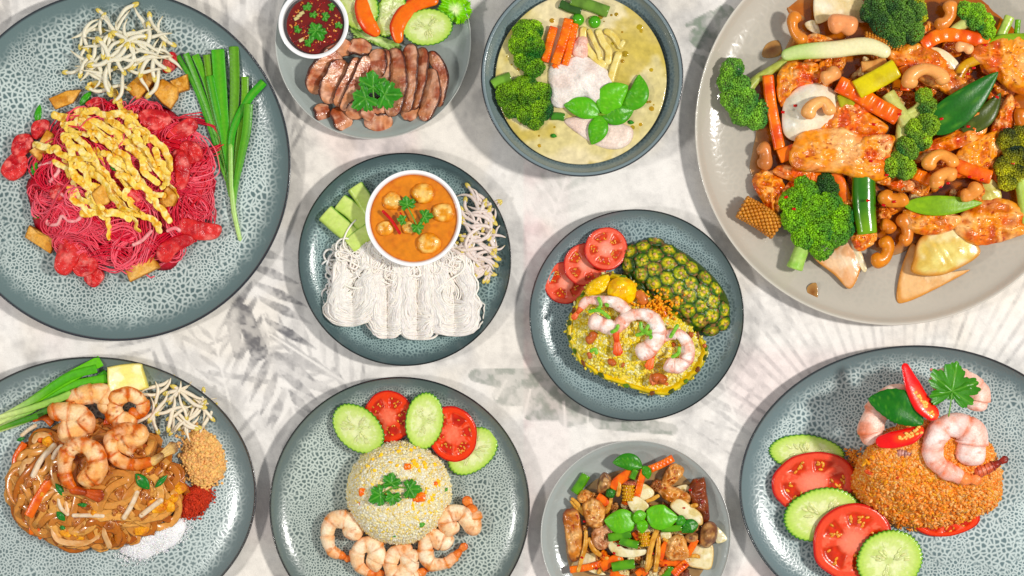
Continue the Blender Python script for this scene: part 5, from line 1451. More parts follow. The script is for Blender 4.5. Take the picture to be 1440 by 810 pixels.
def filler(n, Z, cen, ax, z, cols, label, cat, group, name, mat, seed, size=(8, 17), zr=12):
    R_ = np.random.default_rng(seed * 31 + 5)
    for i in range(n):
        t, r = R_.uniform(0, 6.28), math.sqrt(R_.uniform(0, 1)) * 0.92
        x, y = Z(np.array([cen[0] + ax[0] * r * math.cos(t), cen[1] + ax[1] * r * math.sin(t)]))
        s_ = R_.uniform(*size)
        po = ellipse(s_, s_ * R_.uniform(0.5, 0.8), R_.uniform(0, 3), 9, 0.3, seed=i)
        chunk(Zoom(0, 0, 1), [(x + a, y + b) for a, b in po], R_.uniform(7, 11), z + R_.uniform(0, zr), label, cat, group, name, cols, mat=mat, seed=i + seed * 50, n=40, lump=0.4, flake=0.3, tilt=(R_.uniform(-.3, .3), R_.uniform(-.3, .3)))


def corn(Z, pts, w, z, label, seed=0, cols=((228, 186, 84), (200, 140, 44)), group=None):
    """baby corn: core with rows of kernels"""
    a = np.array(pts, float); q = Z(a); c, l = loc(q); l[:, 2] = w * 0.85
    g = tube(l, w * 0.86, 16, 12, 'flat', col=cols[1])
    o = thing('baby_corn', g, m_flesh, c, z, label, 'corn', group, body='core')
    p = spline(l, 60); L = np.linalg.norm(np.diff(p, axis=0), axis=1).sum()
    nr = max(int(L / 3.6), 4); nk = 14
    pos, col = [], []
    pp = spline(l, nr); t, s_, u = frames(pp)
    for i in range(nr):
        for j in range(nk):
            an = 2 * PI * (j + 0.5 * (i % 2)) / nk
            pos.append(pp[i] + (s_[i] * math.cos(an) + u[i] * math.sin(an)) * w * 0.88)
    pos = np.array(pos)
    part('kernels', scatter(BALL_LO, pos, np.full(len(pos), max(1.8, w * 0.18)), mix(lin(cols[0]), lin(cols[1]), fbm(pos, 14, seed)) * U(0.85, 1.15, (len(pos), 1))), m_flesh, o, 'stuff')
    return o


dish_D()


# ================================================================ E  vermicelli with curry bowl
def dish_E():
    z0 = 8
    Z = ZE
    # noodle hanks: nested U shaped strands
    at = Z(np.array([405, 540.0]))
    R_ = np.random.default_rng(21)
    core = []
    hanks = [(222, 430, 646, 84, 0.0), (348, 430, 680, 58, 0.03), (455, 435, 694, 66, 0.0), (590, 430, 684, 84, -0.05)]
    for i, (hx, yt, yb, w, tl) in enumerate(hanks):
        hp = [(hx - w * 0.9, yt - 30), (hx + w * 0.9, yt - 30), (hx + w * 1.0, (yt + yb) / 2), (hx + w * 0.85, yb - 25), (hx, yb), (hx - w * 0.85, yb - 25), (hx - w, (yt + yb) / 2)]
        c, l = loc(Z(np.array(hp, float)))
        o = thing('noodle_hank', slab(spline(l[:, :2] * np.array([0.86, 0.92]), 60, closed=True), 7, 10, 0.25, lambda u, a, xy: 1.5 * (1 - u ** 2), lambda u, a, R, t, z: mix(lin((222, 214, 204)), lin((236, 230, 222)), fbm(R, 12, i))), m_noodle, c, z0,
                  body='hank_core', label=['white vermicelli hank beside the cucumber sticks', 'narrow white vermicelli hank below the curry bowl next to the first', 'white vermicelli hank reaching lowest on the dark teal plate', 'white vermicelli hank beside the bean sprouts'][i], cat='noodles', group='white vermicelli hanks')
        K, m = 240, 44
        P_ = np.zeros((K, m, 3))
        for k in range(K):
            a_ = R_.uniform(0.10, 1.0) ** 0.7; s_ = R_.choice([-1, 1])
            cxj = hx + R_.normal(0, w * 0.08) + (i - 1.5) * 2; lean = (410 - hx) * 0.30
            bot = yb - (1 - a_) * (yb - yt) * 0.62 + R_.normal(0, 5)
            x0, x1 = cxj - s_ * w * a_ * 1.04 + R_.normal(0, 6), cxj + s_ * w * a_ * 1.04 + R_.normal(0, 6)
            tp0, tp1 = cxj + lean - s_ * w * a_ * R_.uniform(0.4, 1.1), cxj + lean + s_ * w * a_ * R_.uniform(0.4, 1.1)
            top0, top1 = yt - R_.uniform(10, 85), yt - R_.uniform(0, 80)
            pts = [(tp0 + R_.normal(0, 18), top0), (tp0 * 0.4 + x0 * 0.6, yt + (bot - yt) * 0.30), (x0, yt + (bot - yt) * 0.64), (x0 + s_ * w * a_ * 0.25, bot - w * a_ * 0.22), (cxj, bot),
                   (x1 - s_ * w * a_ * 0.25, bot - w * a_ * 0.22), (x1, yt + (bot - yt) * 0.64), (tp1 * 0.4 + x1 * 0.6, yt + (bot - yt) * 0.30), (tp1 + R_.normal(0, 18), top1)]
            e = spline(np.array(pts), m)
            e += np.stack([4 * np.sin(np.linspace(0, R_.uniform(3, 12), m) + k), 3 * np.sin(np.linspace(0, R_.uniform(3, 9), m) + k * 2)], -1)
            q3 = np.concatenate([e, np.full((m, 1), a_ * 30)], 1)
            e = e + np.stack([(fbm(q3, 55, 3) - 0.5) * 70, (fbm(q3, 55, 8) - 0.5) * 40], -1) * sstep(yb + 10, yb - 60, e[:, 1])[:, None]
            q = Z(e) - c
            P_[k, :, 0], P_[k, :, 1] = q[:, 0], -q[:, 1]
            lat = np.abs(np.abs(e[:, 0] - hx) / w - 0.62) * 1.5
            P_[k, :, 2] = 3 + 16 * (0.75 + 0.5 * fbm(e, 40, 12)) * 1.0 * np.clip(1.05 - lat ** 2, 0.0, 1) ** 0.6 + R_.uniform(-3.5, 2.0)
        P_[..., 2] = np.maximum(P_[..., 2], 1.5)
        C = vary((246, 239, 230), 0.05, K)
        part('noodle_strands', batch_tubes(P_, R_.uniform(1.05, 1.6, K), 5, C), m_noodle, o, 'stuff')
    # loose curls across the top of the hanks
    lp = loops(110, 26, *Z(np.array([400, 415.0])), 98, 26, lambda x, y: 16 + 0 * np.asarray(x), 4.5, 0.34, 5, 6)
    thing('noodle_tangle', batch_tubes(lp, U(1.0, 1.5, 110), 6, vary((246, 239, 230), 0.05, 110)), m_noodle, Z(np.array([400, 400.0])), z0 + 3, 'tangle of loose white vermicelli curls just below the curry bowl', 'noodles')
    lp = loops(26, 22, *Z(np.array([175, 470.0])), 16, 50, lambda x, y: 4 + 0 * np.asarray(x), 4.0, 0.25, 6, 4)
    thing('noodle_tangle', batch_tubes(lp, U(1.3, 1.7, 26), 6, vary((240, 236, 230), 0.05, 26)), m_noodle, Z(np.array([175, 470.0])), z0, 'few stray vermicelli strands at the outer side of the cucumber hank', 'noodles')
    # curry bowl
    bat = Z(np.array([445, 265.0]))
    bowl('curry_bowl', bat, z0, 67, 46, m_ceramic, 'white china bowl of orange curry on the dark teal plate', 0.075, 0.55, 0.84)
    cu = slab(ellipse(62.5, 62.5, 0, 110), 3, 40, 0.01, lambda u, a, xy: 0.9 * (fbm(xy, 14, 6) - 0.5) + 0.8 * sstep(0.93, 1, u), lambda u, a, R, t, z: mix(mix(lin((222, 142, 30)), lin((208, 122, 18)), fbm(R, 26, 5)), lin((186, 96, 10)), sstep(0.90, 1.0, u) * 0.8 + 0.4 * sstep(0.6, 0.72, fbm(R, 10, 15))))
    thing('orange_curry', cu, m_sauce, bat, z0 + 37, 'smooth orange curry filling the white china bowl', 'curry')
    for i, (x, y, r) in enumerate([(365, 200, 34), (475, 172, 38), (545, 242, 37), (342, 298, 30), (497, 355, 40), (425, 296, 26)]):
        n, m = 26, 14
        th = np.linspace(0.06, PI - 0.06, m)[:, None]; a = np.linspace(0, 2 * PI, n, endpoint=False)[None]
        d = np.stack([np.sin(th) * np.cos(a), np.sin(th) * np.sin(a), np.cos(th) * np.ones((1, n))], -1)
        rr = r / Z.s * (1 + 0.5 * (fbm(d, 0.7, i) - 0.5))
        R = d * rr[..., None] * np.array([1.08, 0.98, 0.62])
        C = mix(mix(lin((238, 186, 92)), lin((246, 214, 150)), fbm(d, 0.5, i + 9)), lin((224, 140, 30)), sstep(0.42, 0.6, fbm(d, 0.6, i + 3)) * 0.85 + sstep(0.75, 0.3, d[..., 2]))
        thing('fish_ball', rings(R, C), m_meat, Z(np.array([x, y], float)), z0 + 40, ['fish ball beside the coriander and the curry bowl\'s left rim', 'fish ball above the coriander sprig in the orange curry', 'fish ball beside the right coriander leaf in the orange curry', 'fish ball touching the red chilli strip', 'large fish ball lying alone in the lower part of the orange curry', 'fish ball half hidden under the coriander leaves'][i], 'fish ball')
    cilantro(Z, [(420, 215, 12, -100), (480, 255, 11, 0), (455, 292, 10, 70), (405, 268, 8, 180)], z0 + 47, 'coriander sprig floating in the middle of the orange curry', stem=[(418, 215), (440, 260), (455, 292)])
    strip(Z, [(328, 234), (360, 268), (394, 320)], 2.2, 2, z0 + 45, 'thin red chilli strip floating in the orange curry', 'chilli', 'chilli_strip', cols=((206, 30, 16), (180, 20, 12)), mat=m_skin, power=2.4, cap='round', rough=0)
    strip(Z, [(392, 240), (400, 256)], 1.5, 1.5, z0 + 46, 'tiny red chilli bit beside the coriander in the orange curry', 'chilli', 'chilli_strip', cols=((206, 30, 16), (180, 20, 12)), mat=m_skin, power=2.4, cap='round', rough=0, m=6)
    for i, (p, w) in enumerate([([(125, 245), (170, 285), (225, 330)], 13.5), ([(178, 205), (225, 240), (265, 285)], 12.5), ([(232, 150), (262, 195), (290, 245)], 12), ([(215, 362), (255, 330), (310, 295)], 12)]):
        strip(Z, p, w, 10, z0 + (4 if i == 3 else 0), ['cucumber stick furthest from the curry bowl, touching the vermicelli', 'middle cucumber stick of the three lying side by side', 'cucumber stick beside the curry bowl away from the vermicelli', 'cucumber stick lying crosswise between vermicelli and curry bowl'][i], 'cucumber', 'cucumber_stick', power=4, rough=0.5, m=30, n=24, seed=i, roll=0.12,
              colf=lambda t, a, R, i=i: mix(mix(lin((214, 226, 150)), lin((188, 212, 112)), np.clip(0.5 + 0.9 * (fbm(R, 7, i) - 0.5) + 0.5 * np.cos(a), 0, 1)), lin((104, 164, 52)), sstep(0.5, 0.9, -np.cos(a)) + sstep(0.3, -0.3, np.sin(a)) * 0.5))

    def smp(R_):
        while True:
            x, y = R_.uniform(560, 745), R_.uniform(170, 470)
            if ((x - 655) / 85) ** 2 + ((y - 330) / 150) ** 2 < 1 and (x - 445) ** 2 + (y - 265) ** 2 > 195 ** 2:
                q = Z(np.array([x, y])); return q[0], q[1]
    place_sprouts(72, smp, lambda x, y: 11 + 16 * max(0, 1 - ((x - 665) / 40) ** 2 - ((y - 333) / 62) ** 2), 'bean sprout in the pile between curry bowl and plate edge', 'sprouts beside the curry bowl', 0.7, 1.0, tint=(228, 214, 206), seed=2)


dish_E()

# ================================================================ F  pineapple fried rice
def dish_F():
    Z = ZF; z0 = 8
    for i, (x, y, r, z) in enumerate([(168, 290, 79, 0), (238, 226, 80, 7), (312, 168, 79, 14)]):
        tomato_slice(Z(np.array([x, y], float)), r / Z.s, r / Z.s * 0.96, 0.4 * i, z0 + z * 0.8, ['lowest tomato slice of the overlapping three, partly covered', 'middle tomato slice of the overlapping three', 'top tomato slice of the overlapping three beside the pineapple'][i], None, (-0.12, 0.16) if i else (0, 0), 6, seed=i + 1, pale=0.8, lob=5 if i else 4)
    # boat
    out = [(172, 450), (196, 375), (260, 285), (340, 255), (430, 300), (500, 370), (600, 440), (672, 510), (668, 570), (610, 640), (520, 692), (390, 665), (250, 600), (190, 530)]
    c, l = loc(Z(np.array(out, float)))
    o = spline(l[:, :2], 180, closed=True); cen = o.mean(0)
    t = np.linspace(0, 2 * PI, 180, endpoint=False)
    jag = 1 + 0.07 * (fbm(o, 7, 4) - 0.5)
    prof = [(0.70, 0), (0.86, 5), (0.96, 14), (1.0, 24), (1.0, 29), (0.985, 31), (0.955, 31.5), (0.93, 30), (0.9, 26), (0.6, 20)]
    R = np.stack([np.concatenate([cen + (o - cen) * (s_ * (jag[:, None] if 0.9 < s_ else 1)), np.full((180, 1), z)], -1) for s_, z in prof])
    C = np.stack([np.broadcast_to(lin((70, 96, 30)), (180, 3)) * (0.5 + vnoise(R[k], 9, 3))[:, None] if k < 4 else (mix(lin((120, 150, 40)), lin((226, 196, 70)), np.full(180, [0.2, 0.7, 1, 1, 1, 1][k - 4])) * (0.85 + 0.3 * vnoise(R[k], 8, 6))[:, None] * np.where(vnoise(R[k], 11, 26) > 0.52, 1.0, [[0.55, 0.8, 0.5]][0][0] if k < 6 else 0.85)[:, None]) for k in range(len(prof))])
    boat = thing('pineapple_boat', rings(R, C), m_stalk, c, z0, 'hollowed pineapple half filled with yellow fried rice', 'pineapple')
    # dark eye spots along its rim
    for k in range(22):
        i = int(k * 180 / 22 + 3) % 180
        g = xf(slab(ellipse(U(3.5, 6), U(2.5, 3.6), 0, 16, 0.2, seed=k), 1.6, 3, 0.3, None, None, col=((64, 76, 24), (112, 66, 30), (88, 120, 36))[k % 3]), rz=math.atan2(o[i, 1] - cen[1], o[i, 0] - cen[0]) + PI / 2, t=(*(cen + (o[i] - cen) * 0.975), 30.6))
        part('rind_scale', g, m_stalk, boat)
    # rice inside
    hf = lambda x, y: 25 + 26 * np.clip(1 - ((x) / 90) ** 2 - ((y) / 60) ** 2, 0, 1) ** 0.7
    ins = cen + (o - cen) * 0.93
    us = np.linspace(0.03, 1, 16)
    xy = cen + us[:, None, None] * (ins - cen)[None]
    Rm = np.concatenate([xy, (hf(xy[..., 0] - cen[0], xy[..., 1] - cen[1]) + 0.8 + 2 * (fbm(xy, 8, 2) - 0.5))[..., None]], -1)
    Rm = np.concatenate([Rm, Rm[-1:] - np.array([0, 0, 6])])
    rice = thing('fried_rice', rings(Rm, mix(lin((238, 212, 100)), lin((244, 226, 134)), fbm(Rm, 10, 3))), m_grain, c, z0, 'yellow fried rice heaped inside the pineapple half', 'rice', body='rice_core')
    K = 3400
    k = rng.integers(0, 180, K); u = np.sqrt(U(0, 1, K)) * 1.06
    q = cen + (ins[k] - cen) * u[:, None] + rng.normal(0, 1, (K, 2))
    pos = np.concatenate([q, (hf(q[:, 0] - cen[0], q[:, 1] - cen[1]) + U(-0.9, 1.0, K))[:, None]], -1)
    cc = np.array([lin(v) for v in ((246, 228, 134), (242, 212, 84), (250, 240, 176), (236, 214, 96))])[rng.integers(0, 4, K)] * U(0.9, 1.08, (K, 1))
    part('rice_grains', rice_grains(pos, None, (4.3, 2.2), cc, pitch=0.2), m_grain, rice, 'stuff')
    # fluffy egg and yellow lump
    chunk(Z, [(320, 330), (330, 285), (370, 270), (415, 290), (422, 335), (395, 365), (345, 350)], 15, z0 + 40, 'bright yellow pineapple lump in the fried rice', 'pineapple', None, 'pineapple_lump', ((250, 206, 20), (242, 180, 10), (252, 222, 60)), mat=m_flesh, seed=4, lump=0.2, dome=0.9)
    chunk(Z, [(240, 330), (260, 285), (320, 260), (325, 300), (290, 330)], 9, z0 + 38, 'yellow pineapple flesh piece beside the tomato slices', 'pineapple', None, 'pineapple_lump', ((240, 200, 60), (226, 180, 40), (246, 220, 120)), mat=m_flesh, seed=9, lump=0.3)
    K = 240
    q = Z(np.stack([rng.normal(480, 42, K), rng.normal(385, 30, K)], -1)) - c
    pos = np.stack([q[:, 0], -q[:, 1], U(42, 50, K)], -1)
    thing('egg_crumbs', scatter(BALL_LO, pos, np.stack([U(1.6, 3.2, K), U(1.4, 2.6, K), U(1.2, 2, K)], -1), vary((240, 164, 20), 0.15, K), rot_mats(K)), m_fry, c, z0, 'scatter of orange-yellow egg crumbs between shrimp and pineapple rind', 'egg', None, 'stuff')
    for i, (p, w, h, z, lb, co) in enumerate([([(500, 372), (520, 395), (528, 415)], 5, 4, 40, 'orange cut carrot bit beside the pineapple rind', (226, 120, 40)), ([(425, 320), (445, 345), (450, 370)], 7, 5, 42, 'brown raisin beside the bright yellow pineapple lump', (206, 120, 70))]):
        strip(Z, p, w, h, z0 + z, lb, 'vegetable', 'vegetable_bit', cols=(co, tuple(int(v * .8) for v in co)), power=2.4, cap='round')
    for i, (p, r) in enumerate([([(240, 500), (262, 490), (270, 465)], 8), ([(320, 580), (335, 575), (345, 590)], 6), ([(480, 640), (505, 630), (530, 650)], 8), ([(370, 585), (380, 590)], 5), ([(610, 475), (630, 480)], 6), ([(550, 515), (565, 510)], 5), ([(250, 540), (258, 565)], 4), ([(668, 510), (672, 525)], 4)]):
        cashew(Z, p, r, z0 + 40, 'small roasted brown nut in the yellow pineapple rice', 'nuts in the pineapple rice', (176, 96, 56), i)
    wh = ((244, 214, 200), (232, 120, 76), (250, 242, 236))
    shrimp(Z, [(250, 425, 0), (290, 435, 2), (345, 450, 3), (385, 405, 4), (350, 365, 4), (290, 355, 3), (245, 355, 1), (222, 385, 0)], 11.5, z0 + 46, 'white shrimp on the pineapple rice near the tomato slices', cols=wh, tail=(195, 420), seed=1, hot=0.5, tailcol=((232, 120, 78), (214, 84, 50)))
    shrimp(Z, [(420, 545, 0), (470, 525, 2), (500, 470, 3), (475, 415, 4), (420, 405, 4), (375, 425, 3), (350, 470, 1)], 12, z0 + 50, 'white shrimp in the middle of the pineapple rice with a long red tail', cols=wh, tail=(362, 585), seed=2, hot=0.5, taper=0.5, tailcol=((234, 118, 76), (214, 70, 44)))
    shrimp(Z, [(530, 570, 0), (560, 590, 1), (600, 570, 2), (605, 510, 3), (570, 475, 4), (520, 490, 2), (490, 530, 1)], 11, z0 + 45, 'white shrimp on the pineapple rice nearest the open end of the boat', cols=wh, tail=(455, 635), seed=3, hot=0.55, taper=0.5, tailcol=((240, 130, 80), (226, 100, 60)))
    shrimp(Z, [(470, 640, 0), (495, 640, 1), (520, 650, 0)], 9, z0 + 33, 'small reddish shrimp tail at the rim of the pineapple boat', cols=((226, 120, 80), (196, 80, 50), (236, 150, 110)), tail_len=0.6, seed=4)
    # spring onion curls
    for i, p in enumerate([[(285, 340), (295, 370), (275, 395)], [(250, 395), (290, 390), (330, 420)], [(330, 470), (350, 460), (360, 440)], [(420, 480), (450, 470), (470, 440)], [(440, 430), (445, 460), (480, 480)], [(490, 450), (495, 480), (470, 490)], [(545, 490), (560, 465), (575, 440)], [(430, 400), (470, 405), (490, 425)], [(550, 560), (575, 545), (580, 520)], [(255, 540), (275, 530), (280, 550)], [(310, 365), (325, 375)], [(450, 460), (470, 470), (480, 460)]]):
        strip(Z, p, 2.6, 1.0, z0 + 66 + (i % 3), 'thin green spring onion sliver sprinkled over the shrimp', 'spring onion', 'onion_sliver', 'spring onion slivers on the pineapple rice', cols=((140, 190, 80), (90, 160, 50)), mat=m_leaf, power=2.4, rough=0, m=16, n=8, cap='round')
    # rind shell: half ellipsoid with separate eyes
    pc, qc = Z(np.array([568, 308.0])), None
    A, B, Hh, ang = 86, 47, 40, math.radians(-38.5)
    th = np.linspace(0.0, PI / 2, 14)[:, None]; a = np.linspace(0, 2 * PI, 70, endpoint=False)[None]
    sx = np.abs(np.cos(a)) ** 0.9 * np.sign(np.cos(a)); sy = np.abs(np.sin(a)) ** 0.85 * np.sign(np.sin(a))
    R = np.stack([A * np.sin(th + 0.02) * sx, B * np.sin(th + 0.02) * sy, Hh * np.cos(th) * np.ones_like(a)], -1)
    R = np.concatenate([R, R[-1:] * np.array([0.9, 0.9, 0])])
    sh = thing('pineapple_shell', xf(rings(R, mix(lin((44, 70, 22)), lin((84, 96, 30)), fbm(R, 8, 3))), rz=ang), m_stalk, pc, z0, 'green and yellow pineapple rind half lying face down', 'pineapple')
    nrow, ncol = 6, 8
    for i in range(-4, 5):
        for j in range(-3, 4):
            u = (i + 0.5 * (j % 2)) * 20.5 + U(-2, 2); v = j * 16.5 + U(-1.8, 1.8)
            if (u / (A * 1.03)) ** 2 + (v / (B * 1.08)) ** 2 > 0.93:
                continue
            zz = math.sqrt(max(0, 1 - (u / (A * 1.02)) ** 2 - (v / (B * 1.06)) ** 2))
            nx, ny, nz = u / A ** 2, v / B ** 2, max(zz, 0.05) * Hh / Hh ** 2
            nn = math.sqrt(nx * nx + ny * ny + nz * nz); nx, ny, nz = nx / nn, ny / nn, nz / nn
            oh = np.array([(math.cos(k * PI / 3 + PI / 6) * U(12.6, 14.8), math.sin(k * PI / 3 + PI / 6) * U(11.6, 13.8)) for k in range(6)])
            sd = i * 7 + j

            def topf(uu, an, xy):
                return 1.3 * (1 - uu ** 2) ** 0.8 + 3.4 * np.exp(-((uu - 0.1) / 0.12) ** 2) + 2.8 * (fbm(xy, 4, sd) - 0.5) + 1.6 * np.abs(np.sin(an * 4 + sd)) * uu ** 2 * (1 - uu) * 3

            def colf(uu, an, Rr, tp, zs):
                f1, f2 = fbm(Rr, 7, sd), fbm(Rr, 4, sd + 50)
                cc = mix(lin((70, 112, 34)), lin((146, 160, 52)), sstep(0.4, 0.62, f1))
                cc = mix(cc, lin((222, 200, 80)), sstep(0.40, 0.58, f2) * sstep(0.78, 0.35, uu))
                cc = mix(cc, lin((38, 66, 24)), sstep(0.62, 0.9, uu + 0.35 * (f1 - 0.5)))
                cc = mix(cc, lin((150, 100, 66)), sstep(0.58, 0.66, fbm(Rr, 5, sd + 80)) * 0.7)
                cc = mix(cc, lin((206, 158, 124)), (1 - sstep(0.08, 0.24, uu)) * 0.9)
                return cc
            g = slab(spline(oh, 40, closed=True), 4, 14, 0.08, topf, colf, c=(0, 0))
            # stand the eye on the shell's normal
            n3 = np.array([nx, ny, nz]); ax = np.cross([1, 0, 0.0], n3); ey = np.cross(n3, [1, 0, 0]); ey /= np.linalg.norm(ey); exx = np.cross(ey, n3)
            g.V = g.V[:, 0:1] * exx + g.V[:, 1:2] * ey + g.V[:, 2:3] * n3 + np.array([u, v, zz * Hh]) - n3 * 2.2
            part('rind_eye', xf(g, rz=ang), m_stalk, sh)


dish_F()


# ================================================================ G  stir-fried rice noodles with shrimp
def dish_G():
    Z = ZG; z0 = 8
    cx, cy = Z(np.array([350, 480.0]))
    hf = heap_fn(cx, cy, 132, 92, 0, 34, 0.6)
    hz = lambda x, y: z0 + float(hf(x, y))
    hp = thing('noodle_heap', mound(0, 0, 122, 84, 30, 9, ((120, 62, 24), (170, 104, 50)), lump=9, wob=0.16), m_noodle, (cx, cy), z0, 'heap of brown flat stir-fried rice noodles under the five shrimp', 'noodles', body='noodle_core')
    K = 190
    lp = loops(K, 22, cx, cy, 126, 86, hf, 7.5, 0.24, 31, 9, 2.0)
    C = mix(lin((224, 166, 98)), lin((166, 84, 28)), U(0, 1, K) ** 0.9)
    part('noodle_strands', batch_tubes(lp, np.full(K, 1.0), 8, C, wh=(5.4, 1.0)), M('oily_noodle', rough=0.24, sss=0.2, bump=0.08, bscale=5, var=0.16, vscale=6, coat=0.25, rad=2), hp, 'stuff')
    R_ = np.random.default_rng(6)
    for i in range(56):       # scrambled egg and mince
        t, r = R_.uniform(0, 6.28), math.sqrt(R_.uniform(0, 0.9))
        x, y = cx + 122 * r * math.cos(t), cy + 82 * r * math.sin(t)
        s_ = R_.uniform(6, 13); po = ellipse(s_, s_ * R_.uniform(0.5, 0.8), R_.uniform(0, 3), 10, 0.3, seed=i)
        egg = R_.uniform() < 0.4
        chunk(Zoom(0, 0, 1), [(x + a, y + b) for a, b in po], 6, hz(x, y) + 2, 'small golden scrambled egg piece in the brown noodles' if egg else 'small browned mince crumb in the brown noodles', 'egg' if egg else 'meat', 'egg pieces in the brown noodles' if egg else 'mince crumbs in the brown noodles', 'egg_piece' if egg else 'mince_crumb',
              ((232, 160, 50), (206, 120, 30), (240, 190, 90)) if egg else ((178, 106, 56), (140, 70, 30), (206, 146, 92)), mat=m_fry if egg else m_meat, seed=i, n=24, lump=0.5)
    for i, (p, w, lb) in enumerate([([(105, 590), (150, 510), (215, 425)], 7, 'long orange carrot stick slanting across the brown noodles'), ([(55, 440), (60, 380), (90, 330)], 5, 'carrot shred at the outer edge of the brown noodles'), ([(110, 640), (140, 640), (160, 665)], 8, 'orange carrot slice at the foot of the brown noodles'), ([(120, 240), (160, 235), (190, 260)], 5, 'orange carrot shred behind the chives and shrimp'), ([(380, 250), (410, 260), (440, 270)], 6, 'orange carrot bit between the top shrimp'), ([(140, 320), (190, 300)], 5, 'short carrot shred under the left shrimp')]):
        c = Z(np.array(p, float)).mean(0)
        strip(Z, p, w, 3, hz(*c) + 3, lb, 'carrot', 'carrot_stick', cols=((226, 116, 36), (204, 84, 20)), power=3, rough=0.6, seed=i)
    for i, (b, t, w) in enumerate([((490, 440), (540, 495), 8), ((560, 490), (605, 445), 4), ((200, 475), (245, 530), 5), ((205, 575), (235, 610), 5), ((120, 310), (150, 290), 4), ((60, 320), (90, 310), 3), ((375, 350), (395, 380), 4), ((280, 550), (325, 555), 3), ((215, 630), (240, 635), 4)]):
        c = Z(np.array([b], float))[0]
        leaf(Z, b, t, w, hz(*c) + 7, 'cut dark green chive piece on the brown noodles', 'chive', 'chive pieces on the brown noodles', name='chive_piece', col=(40, 120, 44), vein=(90, 160, 80), seed=i, veins=1, pucker=0.1, shape=1.0)
    for i, (p, w) in enumerate([([(118, 455), (150, 390), (205, 330)], 4.2), ([(190, 390), (205, 360), (230, 335)], 3.6), ([(445, 605), (475, 555), (500, 500)], 3.6), ([(505, 595), (550, 560), (590, 530)], 3.8), ([(75, 305), (105, 280), (135, 262)], 3.0), ([(260, 590), (320, 590), (380, 592)], 3.0), ([(210, 510), (220, 560), (250, 590)], 2.8)]):
        c = Z(np.array(p, float)).mean(0)
        strip(Z, p, w, w * 0.9, hz(*c) + 5, 'cooked white bean sprout among the brown noodles', 'bean sprout', 'bean_sprout', 'cooked sprouts in the brown noodles', cols=((232, 214, 190), (220, 190, 150)), mat=m_noodle, power=2, rough=0.1, cap='round', n=10)
    # two broad noodle loops at the front
    for i, p in enumerate([[(350, 640), (270, 610), (200, 630), (215, 680), (300, 690), (360, 660)], [(400, 710), (375, 650), (370, 610), (410, 600), (450, 620)], [(205, 560), (215, 510), (240, 540), (250, 590)], [(120, 330), (140, 300), (190, 310), (200, 350)], [(100, 480), (80, 440), (90, 400), (130, 390)]]):
        c = Z(np.array(p, float)).mean(0)
        strip(Z, p, 4.6, 1.2, hz(*c) + 5, 'broad flat rice noodle loop standing out of the brown heap', 'noodles', 'rice_noodle', 'broad noodle loops on the brown heap', cols=((226, 184, 136), (204, 150, 94)), mat=m_noodle, power=2.5, rough=0.2, m=44, cap='round', roll=0.5)
    # chives
    for i, (p, w) in enumerate([([(-20, 290), (110, 240), (260, 160), (385, 75)], 5), ([(-20, 275), (100, 215), (240, 130), (385, 95)], 6.5), ([(-20, 262), (100, 190), (230, 105), (365, 32)], 8), ([(-20, 250), (110, 180), (250, 90), (350, 60)], 6), ([(-20, 240), (90, 210), (200, 175), (260, 150)], 5), ([(-20, 285), (60, 255), (140, 230)], 4)]):
        pts = [(x, y, 3 + i * 1.8) for x, y in p]
        strip(Z, pts, w, 1.2, z0 + 10 if i < 4 else z0 + 14, ['chive blade lowest in the bunch behind the shrimp', 'second chive blade of the bunch behind the shrimp', 'broadest bright chive blade ending nearest the lemon wedge', 'bright chive blade lying along the broadest one', 'pale whitish chive stem in front of the bunch', 'thin dark chive stem near the brown noodles'][i], 'chive', 'garlic_chive', None, mat=m_leaf, power=2.2, rough=0, m=30, n=12, taper=[0.55, 0.8, 1, 1],
              colf=lambda t, an, R, i=i: mix(lin((206, 220, 150)) if i != 5 else lin((120, 170, 60)), lin(((70, 150, 40), (96, 176, 44), (110, 190, 40), (86, 166, 40), (150, 190, 96), (70, 130, 40))[i]), sstep(0.0, 0.55, t)) * (0.88 + 0.22 * vnoise(np.stack([np.cos(an) * 8, t * 2, t], -1), 1, i))[..., None])
    # lemon wedge
    lm = chunk(Z, [(393, 60), (400, 52), (455, 42), (515, 40), (522, 60), (540, 120), (538, 130), (470, 148), (402, 152), (396, 130)], 22, plate_z(180, 530, *PL['G']) - 2, 'pale yellow lemon wedge between the chives and bean sprouts', 'lemon', None, 'lemon_wedge', ((250, 242, 182), (246, 234, 150), (252, 248, 210)), mat=m_flesh, seed=3, lump=0.06, dome=0.15, e=0.08, edge=(240, 222, 120))
    sa = ((242, 188, 126), (208, 100, 28), (248, 216, 172))
    shrimp(Z, [(385, 225, 0), (400, 180, 1), (370, 150, 2), (310, 155, 3), (275, 170, 2), (290, 185, 1)], 15.5, hz(*Z(np.array([330, 200.]))) + 4, 'shrimp next to the chives and lemon wedge on the brown noodles', cols=sa, seed=1, hot=0.7, taper=0.8, tail_len=0)
    shrimp(Z, [(215, 290, 0), (270, 280, 3), (310, 250, 4), (280, 220, 5), (220, 215, 4), (185, 230, 2)], 17, hz(*Z(np.array([245, 260.]))) + 6, 'plump shrimp in front of the chive bunch on the brown noodles', cols=sa, seed=2, hot=0.8, taper=0.7, tail_len=0)
    shrimp(Z, [(500, 260, 0), (430, 235, 3), (420, 180, 5), (470, 150, 6), (520, 180, 5), (510, 220, 4), (470, 210, 3)], 14, hz(*Z(np.array([480, 200.]))) + 6, 'browned shrimp beside the lemon wedge and bean sprouts', cols=sa, seed=3, hot=1.1, taper=0.5, tail_len=0)
